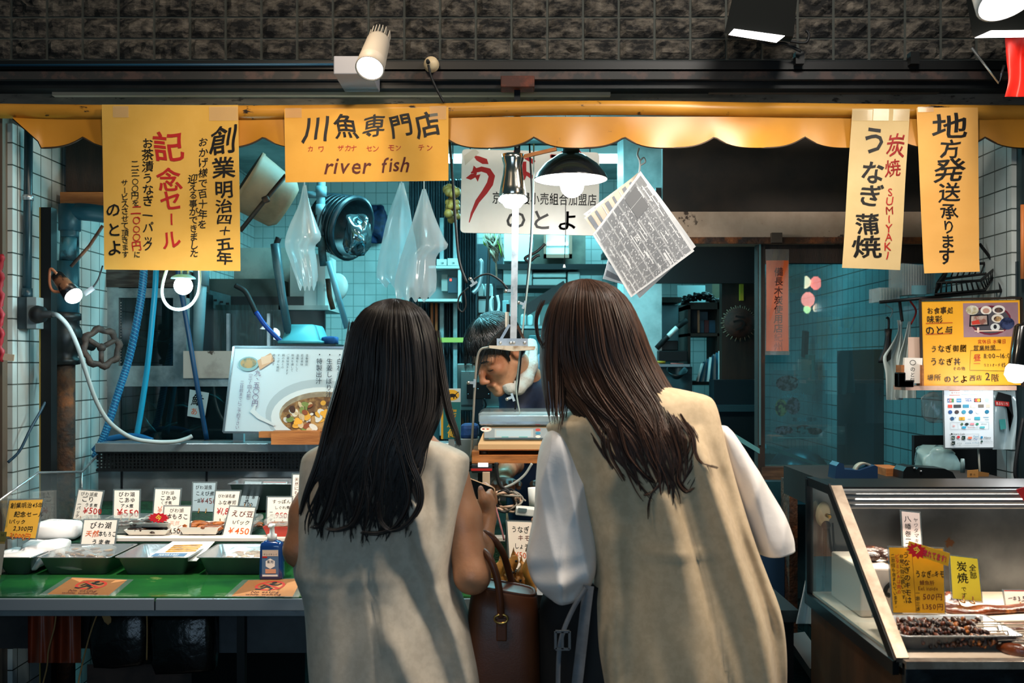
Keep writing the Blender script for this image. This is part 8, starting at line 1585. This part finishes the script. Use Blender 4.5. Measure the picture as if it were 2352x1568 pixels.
# phone in her hand
t = thing('smartphone','dark smartphone held in the hand of the black haired woman','phone',P(1110,1130,2.28)); q = [P(1030,1078,2.315),P(1140,1121,2.30),P(1124,1160,2.265),P(1014,1116,2.28)]; nrm = (q[3]-q[0]).cross(q[1]-q[0]).normalized(); s = Sheet(*q,120,55); mb = MB(); mb.prism([s.pt(a_,b_,0) for a_,b_ in rc(120,55,8)],s.n*-0.008,mat('phone_gold_edge','a88a6a',0.3,0.6)); mb.build('phone_case',t); mb = MB(); s.poly(mb,[(3+a_*114/120,3+b_*49/55) for a_,b_ in rc(120,55,7)],mat('phone_screen','07090b',0.08),0.0006); mb.build('screen',t)
# brown handbag on her arm
lea = mat('brown_leather','5a2f17',0.42,0,'4a250f',6,0.4,0.62,0.05,300,spec=0.5); YB = 2.16
t = thing('handbag','brown leather handbag with two round handles on the woman\'s forearm','handbag',P(1160,1640,YB)); mb = MB(); rings = []
for y_,l_,r__,d in ((1348,1092,1228,0.045),(1352,1086,1234,0.056),(1400,1078,1238,0.066),(1480,1066,1242,0.075),(1580,1060,1246,0.08),(1640,1060,1244,0.078),(1652,1070,1236,0.06)):
    rg = []
    for j in range(36):
        q = 2*PI*j/36; c,s_ = math.cos(q),math.sin(q); u = 0.5+0.5*math.copysign(abs(c)**0.5,c); p = P(lerp(l_,r__,u),y_+0.18*(lerp(l_,r__,u)-1160)*(1 if y_ < 1450 else 0.3),YB); p.y = YB-math.copysign(abs(s_)**0.55,s_)*d; rg.append(p)
    rings.append(rg)
mb.loft(rings,lea); mb.build('bag_body',t)
mb = MB(); mb.tube(rings[0],0.004,lea,6,True); mb.build('top_rim',t)
for L,Yh_ in (([(1084,1330),(1088,1284),(1104,1264),(1126,1284),(1142,1330),(1149,1380),(1151,1416)],[2.2,2.16,2.12,2.09,2.085,2.085,2.088]),([(1096,1360),(1098,1262),(1108,1226),(1132,1236),(1155,1270),(1170,1318),(1181,1362)],[2.24,2.22,2.19,2.18,2.19,2.21,2.22])):
    mb = MB(); mb.tube(pts3(L,Yh_),S(8.5,2.1),lea,10); mb.build('handle',t)
mb = MB(); c = P(1151,1421,2.083); mb.tube([c+Vector((math.cos(q)*S(15,2.1),0,math.sin(q)*S(10,2.1))) for q in [2*PI*i/20 for i in range(20)]],0.0026,mat('gold_ring','c9a058',0.25,1.0),6,True); mr = mb; mb = MB(); mb.box(P(1152,1446,2.085),(S(24,2.1),0.006,S(52,2.1)),lea,None,0.003); mr.build('metal_ring',mb.build('handle_tab',t))

# ---- taller shopper with brown hair
B = thing('person','woman with long brown hair in a beige vest over a white shirt, leaning in','person',(P(1540,0,2.1).x,2.1,0.0),'shoppers')
b = SDF(); Pb = lambda x,y,Y=2.1: P(x,y,Y)
b.egg(Pb(1358,768,2.17),(0.072,0.090,0.098)); b.egg(Pb(1345,800,2.22),(0.055,0.06,0.078)); b.limb(Pb(1375,820,2.17),Pb(1450,950,2.10),0.052,0.056,0.03)
b.limb(Pb(1325,1030,2.12),Pb(1600,990,2.10),0.04,0.04,0.04); b.egg(Pb(1500,1120,2.12),(0.15,0.09,0.2),0.05); b.egg(Pb(1570,1420,2.10),(0.16,0.10,0.18),0.06)
b.chain([Pb(1305,1045,2.12),Pb(1290,1150,2.10),Pb(1292,1290,2.09),Pb(1268,1240,2.28),Pb(1258,1215,2.40)],[0.040,0.040,0.037,0.03,0.022],0.02)
b.chain([Pb(1622,1010,2.13),Pb(1690,1115,2.15),Pb(1758,1218,2.15),Pb(1690,1190,2.33),Pb(1640,1170,2.46)],[0.036,0.035,0.033,0.03,0.022],0.02)
for hx,sg in ((Pb(1252,1205,2.45),1),(Pb(1625,1165,2.51),-1)):
    b.egg(hx,(0.032,0.036,0.016),0.012)
    for i in range(4): o_ = Vector(((-0.024+i*0.016),0.028,0)); b.chain([hx+o_,hx+o_*1.1+Vector((0,0.035,0.002)),hx+o_*1.1+Vector((0,0.058-0.006*abs(i-1.5),-0.012))],[0.009,0.0085,0.007],0.004)
    b.chain([hx+Vector((sg*0.026,-0.01,0)),hx+Vector((sg*0.046,0.016,0)),hx+Vector((sg*0.048,0.04,-0.004))],[0.012,0.010,0.008],0.006)
for q in (-0.075,0.085): c = B.location+Vector((q,0.02,0)); b.chain([c+Vector((0,0,0.84)),c+Vector((0,0,0.47)),c+Vector((0,-0.01,0.09))],[0.08,0.052,0.036],0.03); foot(b,c+Vector((0,-0.01,0.09)))
V,Q = b.mesh(0.0065); mb = MB(); np_mesh(mb,V,Q,skin); mb.build('body',B)
lin2 = mat('beige_twill','d2ba98',0.8,0,'c8b08e',60,0.4,0.6,0.05,600,sheen=0.1,detail=2)
fo = ridges([([(1545,1130),(1580,1270),(1612,1400),(1655,1568),(1680,1760)],6,-0.007),([(1585,1010),(1625,1120),(1668,1260),(1712,1400),(1738,1568),(1745,1800)],(30,22),0.034),([(1625,1050),(1672,1180),(1722,1320),(1762,1450),(1778,1600)],24,-0.022),([(1500,1080),(1530,1220),(1570,1400),(1590,1568)],(42,30),0.020),([(1440,1130),(1450,1280),(1440,1420),(1430,1568)],34,-0.014),([(1395,1180),(1405,1320),(1398,1450),(1405,1600)],24,0.016),
    ([(1430,1000),(1400,1080),(1385,1150)],22,0.012),([(1345,1000),(1362,1090),(1385,1180)],18,-0.010),([(1690,1180),(1735,1300),(1775,1420),(1790,1568)],16,0.014)])
fo3 = lambda x,y: fo(x,y)+0.005*math.exp(-((y-1248+0.02*(x-1500))/9.0)**2)*max(0,math.sin((x-1440)/200*PI) if 1440 < x < 1640 else 0)+0.0016*math.sin(x/14.0-y/37.0)
rowsB = [(1408,905,1530,888,2.10,0.05),(1385,912,1555,892,2.10,0.06),(1340,930,1592,900,2.10,0.07),(1290,955,1622,908,2.10,0.08),(1258,974,1638,920,2.10,0.086),(1258,990,1648,945,2.10,0.092),(1276,1022,1657,985,2.10,0.098),(1302,1082,1676,1062,2.10,0.104),(1336,1165,1701,1150,2.10,0.11),(1360,1258,1731,1245,2.10,0.114),(1366,1320,1760,1322,2.10,0.118),
    (1357,1382,1786,1392,2.10,0.124),(1360,1470,1799,1470,2.10,0.132),(1374,1570,1801,1570,2.10,0.14),(1384,1700,1802,1700,2.10,0.15),(1390,1830,1802,1830,2.10,0.155),(1395,1960,1800,1960,2.10,0.16)]
mb = MB(); garment(mb,rowsB,lin2,190,7,fo3); vs_ = mb.build('beige_vest',B,'long beige sleeveless vest with a back seam')
sh = mat('white_shirt_cotton','f0eae6',0.7,0,None,bump=0.12,bs=40,sheen=0.1)
ab = lambda t: 1-abs(math.sin(t))
wr = lambda x,y: 1.3*(0.010*ab(x/31.0+y/150.0+0.4*math.sin(y/60))+0.008*ab(x/22.0-y/110.0+1)+0.004*ab(x/13.0-y/60.0)*ab(y/90.0)+0.006*math.sin(y/13.0+x/40.0)*max(0,min(1,(y-1260)/60)))
mb = MB(); garment(mb,[(1262,985,1300,985,2.10,0.03),(1248,1005,1320,1010,2.10,0.05),(1236,1045,1338,1050,2.10,0.062),(1230,1110,1352,1110,2.10,0.066),(1227,1170,1362,1170,2.10,0.070),(1216,1230,1368,1230,2.095,0.074),(1209,1275,1370,1275,2.09,0.074),(1216,1315,1366,1318,2.09,0.07),(1230,1342,1354,1346,2.09,0.062),(1250,1364,1338,1366,2.09,0.05),(1268,1376,1318,1377,2.09,0.03)],sh,110,8,wr,2.2); mb.build('shirt_sleeve',B,'white gathered shirt sleeve')
mb = MB(); garment(mb,[(1640,978,1668,978,2.15,0.03),(1642,1000,1684,996,2.15,0.05),(1656,1060,1718,1048,2.15,0.058),(1676,1125,1756,1108,2.15,0.062),(1700,1190,1792,1170,2.15,0.066),(1726,1245,1814,1224,2.15,0.068),(1742,1270,1819,1256,2.15,0.066)],sh,90,8,lambda x,y: wr(x,y)*0.7,2.2); mb.build('shirt_sleeve',B,'white shirt sleeve with a wide cuff')
blk2 = mat('black_trousers','0b0c0e',0.7); mb = MB(); garment(mb,[(1262,1330,1700,1330,2.14,0.09),(1240,1390,1720,1390,2.14,0.10),(1236,1480,1720,1480,2.14,0.105),(1236,1570,1720,1570,2.14,0.11),(1250,1750,1710,1750,2.14,0.11),(1270,2150,1690,2150,2.14,0.11)],blk2,60,5); mb.build('black_skirt',B,'plain black skirt')
bt = mat('grey_belt_cloth','6f7378',0.7,0,'5f6368',20); mb = MB()
def ribbon(mb,L,Y,wd_,m):
    pts = pts3(L,Y,8); fs = []
    n = len(pts); vs = []
    for i,p in enumerate(pts):
        d = (pts[min(n-1,i+1)]-pts[max(0,i-1)]).normalized(); sd = d.cross(Vector((0.25,1,0))).normalized()*wd_/2
        vs += [p+sd,p-sd,p-sd+Vector((0,0.003,0)),p+sd+Vector((0,0.003,0))]
    for i in range(n-1):
        for j in range(4): fs.append((4*i+j,4*i+(j+1) % 4,4*i+4+(j+1) % 4,4*i+4+j))
    mb.add(vs,fs,m,True)
ribbon(mb,[(1352,1345),(1345,1400),(1336,1480),(1322,1600)],2.0,0.022,bt); mb.build('waist_belt',B,'grey cloth belt hanging loose'); mb = MB(); ribbon(mb,[(1346,1350),(1318,1395),(1294,1450),(1284,1500),(1281,1600)],1.995,0.009,bt); mb.build('belt_loop',B,'thin grey belt end')
mb = MB(); c = P(1292,1470,1.99)
for a_ in (((-16,-20),(16,-20)),((16,-20),(16,20)),((16,20),(-16,20)),((-16,20),(-16,-20)),((0,-20),(0,20))): mb.bar(c+Vector((S(a_[0][0],2),0,S(a_[0][1],2))),c+Vector((S(a_[1][0],2),0,S(a_[1][1],2))),0.005,0.004,mat('grey_buckle','5f6468',0.4,0.4))
mb.build('belt_buckle',B)
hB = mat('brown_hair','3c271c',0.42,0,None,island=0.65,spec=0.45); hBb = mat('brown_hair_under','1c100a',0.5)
LB = [(641,1335),(648,1306),(660,1288),(700,1262),(760,1246),(830,1244),(880,1262),(930,1300),(970,1338),(1010,1372),(1060,1402),(1100,1440),(1150,1480)]
RB = [(641,1352),(648,1385),(660,1410),(690,1440),(750,1470),(820,1498),(880,1532),(940,1572),(1000,1597),(1060,1594),(1100,1582),(1150,1566)]
YB_ = [(641,2.14),(660,2.15),(760,2.165),(850,2.16),(920,2.10),(980,2.05),(1040,2.02),(1150,2.005)]; DB = [(641,0.02),(660,0.06),(690,0.092),(760,0.118),(850,0.12),(920,0.085),(980,0.058),(1040,0.040),(1150,0.03)]
hr = MB(); rings = []
for i in range(40):
    y = lerp(645,990,(i/39)**1.1); l_,r__ = sinterp(y,LB)+6,sinterp(y,RB)-6; Yc_,D = sinterp(y,YB_),sinterp(y,DB)*0.9; rg = []
    if y > 920: w_ = (y-920)/70*0.25; l_,r__ = lerp(l_,r__,w_),lerp(r__,l_,w_)
    for j in range(40): q = 2*PI*j/40; x = lerp(l_,r__,0.5+0.5*math.cos(q)); p = P(x,y,Yc_); p.y = Yc_-D*math.sin(q)*(1 if math.sin(q) > 0 else (0.85 if y < 880 else 0.25)); rg.append(p)
    rings.append(rg)
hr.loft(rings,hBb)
locks(hr,hB,LB,RB,YB_,DB,642,lambda s_: 1112-30*s_*s_+18*math.sin(s_*7),21,58,16,wave=17,wl=44,wstart=860,jy=38,spread=0.085)
L2 = [(641,1335),(648,1306),(660,1288),(700,1262),(760,1243),(830,1239),(900,1246),(960,1258),(990,1266)]; R2 = [(641,1345),(648,1330),(660,1320),(700,1312),(760,1312),(830,1312),(900,1306),(960,1296),(990,1288)]
locks(hr,hB,L2,R2,[(641,2.14),(700,2.15),(830,2.14),(960,2.08),(990,2.06)],[(641,0.02),(700,0.06),(830,0.07),(960,0.05),(990,0.045)],642,lambda s_: 955+14*s_,22,34,8,wave=5,wl=60,wstart=860)
for L,n_,sp_,sd_ in (([(1560,950),(1590,1000),(1597,1040),(1612,1062),(1648,1074)],10,3,31),([(1540,980),(1560,1050),(1556,1100),(1575,1128),(1592,1122)],16,4,32),([(1470,980),(1500,1050),(1520,1100),(1500,1130),(1480,1138)],18,4,33),([(1420,960),(1440,1040),(1480,1090),(1505,1110),(1500,1136)],18,4,34),([(1390,980),(1396,1040),(1420,1085),(1432,1105)],8,5,36),([(1250,690),(1234,730),(1236,770),(1250,800)],16,4,37),([(1500,1000),(1515,1080),(1490,1150),(1488,1190)],5,6,39)):
    lockpath(hr,hB,L,1.985 if L[0][1] > 900 else 2.10,n_,sp_,0.0011,sd_)
hr.build('hair',B,'long brown hair falling over the back')

# ---- vendor bending over the bench
C_ = thing('person','vendor in a navy jacket with a white towel round the neck, bending over the bench','person',(0.12,3.7,0.0))
f_ = Vector((-0.58,-0.56,-0.56)).normalized(); u_ = Vector((-0.42,-0.30,0.85)); u_ = (u_-f_*u_.dot(f_)).normalized(); l_ = u_.cross(f_).normalized()
HC = P(1142,806,3.52); MH = Matrix(((f_.x,l_.x,u_.x,HC.x),(f_.y,l_.y,u_.y,HC.y),(f_.z,l_.z,u_.z,HC.z),(0,0,0,1)))
h = SDF(); e_ = lambda *a,**k_: h.egg(*a,**k_)
e_((0,0,0.025),(0.093,0.075,0.092),k=0.02); e_((0.042,0,-0.045),(0.054,0.057,0.078),k=0.03)
for q in (-1,1):
    h.limb((-0.002,q*0.052,-0.058),(0.062,q*0.022,-0.112),0.020,0.018,0.02); e_((0.064,q*0.040,-0.038),(0.022,0.020,0.020),k=0.02); h.limb((0.090,q*0.012,0.010),(0.078,q*0.046,0.008),0.011,0.010,0.012); e_((0.101,q*0.030,-0.014),(0.012,0.016,0.011),k=0.010,sub=True); e_((0.080,q*0.030,-0.016),(0.0145,0.016,0.0125),k=0.004)
    e_((0.112,q*0.013,-0.056),(0.011,0.008,0.008),k=0.008); e_((-0.012,q*0.078,-0.016),(0.019,0.009,0.031),k=0.008); e_((-0.008,q*0.086,-0.014),(0.009,0.006,0.016),k=0.004,sub=True)
h.chain([(0.093,0,0.002),(0.108,0,-0.024),(0.123,0,-0.048)],[0.009,0.010,0.0115],0.010); h.limb((0.098,-0.017,-0.081),(0.098,0.017,-0.081),0.008,0.008,0.008); h.limb((0.096,-0.015,-0.094),(0.096,0.015,-0.094),0.008,0.008,0.008); h.limb((0.108,-0.02,-0.0875),(0.108,0.02,-0.0875),0.0026,0.0026,0.004); p_ = h.p.pop(); e_((0.112,0,-0.0875),(0.010,0.024,0.0022),k=0.004,sub=True); e_((0.084,0,-0.117),(0.020,0.022,0.018),k=0.018)
h.xf(MH); nb = P(1225,890,3.68); h.limb(MH @ Vector((-0.03,0,-0.05)),nb,0.054,0.060,0.03)
h.egg(P(1262,960,3.72),(0.16,0.11,0.16),0.06); h.limb(P(1262,1000,3.72),Vector((0.13,3.78,0.85)),0.13,0.13,0.06)
for sx in (0,1):
    sh_ = P(1200 if not sx else 1330,915,3.62 if not sx else 3.72); el = P(1175 if not sx else 1330,1060,3.5); wr_ = P(1158 if not sx else 1262,1092,3.20); h.chain([sh_,el,wr_],[0.05,0.042,0.026],0.03); hd = wr_+Vector((-0.004,-0.05,-0.015)); h.egg(hd,(0.036,0.042,0.016),0.014)
    for i in range(4): o_ = Vector((-0.026+i*0.0175,-0.03,0)); h.chain([hd+o_,hd+o_*1.15+Vector((0,-0.035,-0.006)),hd+o_*1.15+Vector((0,-0.056+0.006*abs(i-1.5),-0.022))],[0.0095,0.009,0.0075],0.004)
    q = 1 if not sx else -1; h.chain([hd+Vector((q*0.028,0.01,0)),hd+Vector((q*0.05,-0.02,-0.004)),hd+Vector((q*0.05,-0.045,-0.012))],[0.0125,0.0105,0.0085],0.006)
for q in (-0.09,0.09): c = C_.location+Vector((0.02+q,0.1,0)); h.chain([c+Vector((0,0,0.85)),c+Vector((0,0,0.48)),c+Vector((0,0,0.09))],[0.09,0.06,0.042],0.03); foot(h,c+Vector((0,-0.08,0.09)))
V,Q = h.mesh(0.0046,1); mb = MB(); np_mesh(mb,V,Q,skin2); mb.build('body',C_)
mb = MB()
for q in (-1,1): mb.tube([MH @ Vector((0.094-0.004*abs(t_),q*0.030+t_*0.016,-0.021-0.002*(1-t_*t_))) for t_ in (-1,-0.5,0,0.5,1)],0.0016,K['ink'],5); mb.tube([MH @ Vector((0.1015-0.010*abs(t_*0.5+0.5),q*0.031+q*t_*0.020,0.013+0.004*(1-t_*t_))) for t_ in (-1,-0.5,0,0.5,1)],[0.002,0.003,0.003,0.0026,0.0016],K['ink'],5)
mb.build('eyelashes',C_)
hc = SDF(); hc.egg((-0.008,0,0.040),(0.103,0.087,0.092),0.02); hc.egg((-0.045,0,-0.01),(0.06,0.08,0.07),0.03); hc.egg((0.026,0,0.056),(0.068,0.074,0.058),0.03); hc.egg((0.10,0,-0.045),(0.088,0.12,0.085),0.012,None,True); hc.egg((-0.008,0.09,-0.035),(0.03,0.03,0.036),0.008,None,True); hc.egg((-0.008,-0.09,-0.035),(0.03,0.03,0.036),0.008,None,True)
for q in (-1,1): hc.limb((0.030,q*0.072,0.02),(0.026,q*0.070,-0.030),0.010,0.006,0.008)
hc.xf(MH); V,Q = hc.mesh(0.006,1); hv = mat('vendor_black_hair','121314',0.26,0,None,island=0.4,spec=0.5); mb = MB(); np_mesh(mb,V,Q,hv)
r = random.Random(77)
for i in range(620):
    a_ = r.uniform(-PI,PI); fr = abs(a_) < 1.0; t0 = r.uniform(0.0,0.5); t1 = r.uniform(1.35,1.55) if fr else r.uniform(1.5,1.9); bend = r.uniform(-0.25,0.25); w_ = []
    for j in range(9):
        th = lerp(t0,t1,j/8); q = a_+bend*(j/8)**2; k_ = 1.015+0.03*r.random(); w_.append(MH @ Vector((-0.008+(0.115 if math.cos(q) > 0 else 0.108)*k_*math.sin(th)*math.cos(q),0.090*k_*math.sin(th)*math.sin(q),0.040+0.096*k_*math.cos(th))))
    if fr: g = r.uniform(0.01,0.05); w_.append(w_[-1]+f_*g*0.4+u_*-g*0.4+Vector((0,0,-g*0.6)))
    mb.tube(w_,[0.0014]*7+[0.001,0.0006,0.0004][:len(w_)-7],hv,4,cap=False)
mb.build('hair',C_,'short glossy black hair with a loose fringe')
j = SDF(); j.egg(P(1262,965,3.72),(0.182,0.135,0.175),0.06); j.limb(P(1262,1000,3.73),Vector((0.13,3.79,0.8)),0.155,0.15,0.06); j.limb(P(1185,905,3.62),P(1345,890,3.74),0.062,0.068,0.05); j.limb(P(1215,868,3.70),P(1262,850,3.80),0.06,0.075,0.05)
j.chain([P(1195,912,3.62),P(1178,1000,3.56),P(1175,1055,3.50)],[0.066,0.06,0.054],0.03); j.chain([P(1335,915,3.72),P(1335,1060,3.52)],[0.066,0.056],0.03)
V,Q = j.mesh(0.008,2); mb = MB(); np_mesh(mb,V,Q,mat('navy_jacket','1d2c4a',0.6,0,'16223a',14,0.4,0.6,0.25,30)); mb.build('navy_jacket',C_,'navy work jacket')
tw_ = mat('white_towel_cotton','c9c9c2',0.9,0,None,bump=0.5,bs=70); mb = MB(); mb.tube(pts3([(1218,786),(1221,825),(1214,858),(1200,882),(1184,892),(1170,888),(1166,878)],[3.68,3.60,3.56,3.53,3.51,3.50,3.50],8),[S((15+5*(i/48)+1.5*math.sin(i*0.7))*(1 if i < 44 else (48.6-i)/5),3.55) for i in range(49)],tw_,14,flat=0.8); mb.tube(pts3([(1208,800),(1206,840),(1200,870)],[3.62,3.57,3.55],8),[S(9,3.55)]*17,tw_,10); mb.build('towel',C_,'rolled white towel round the neck')
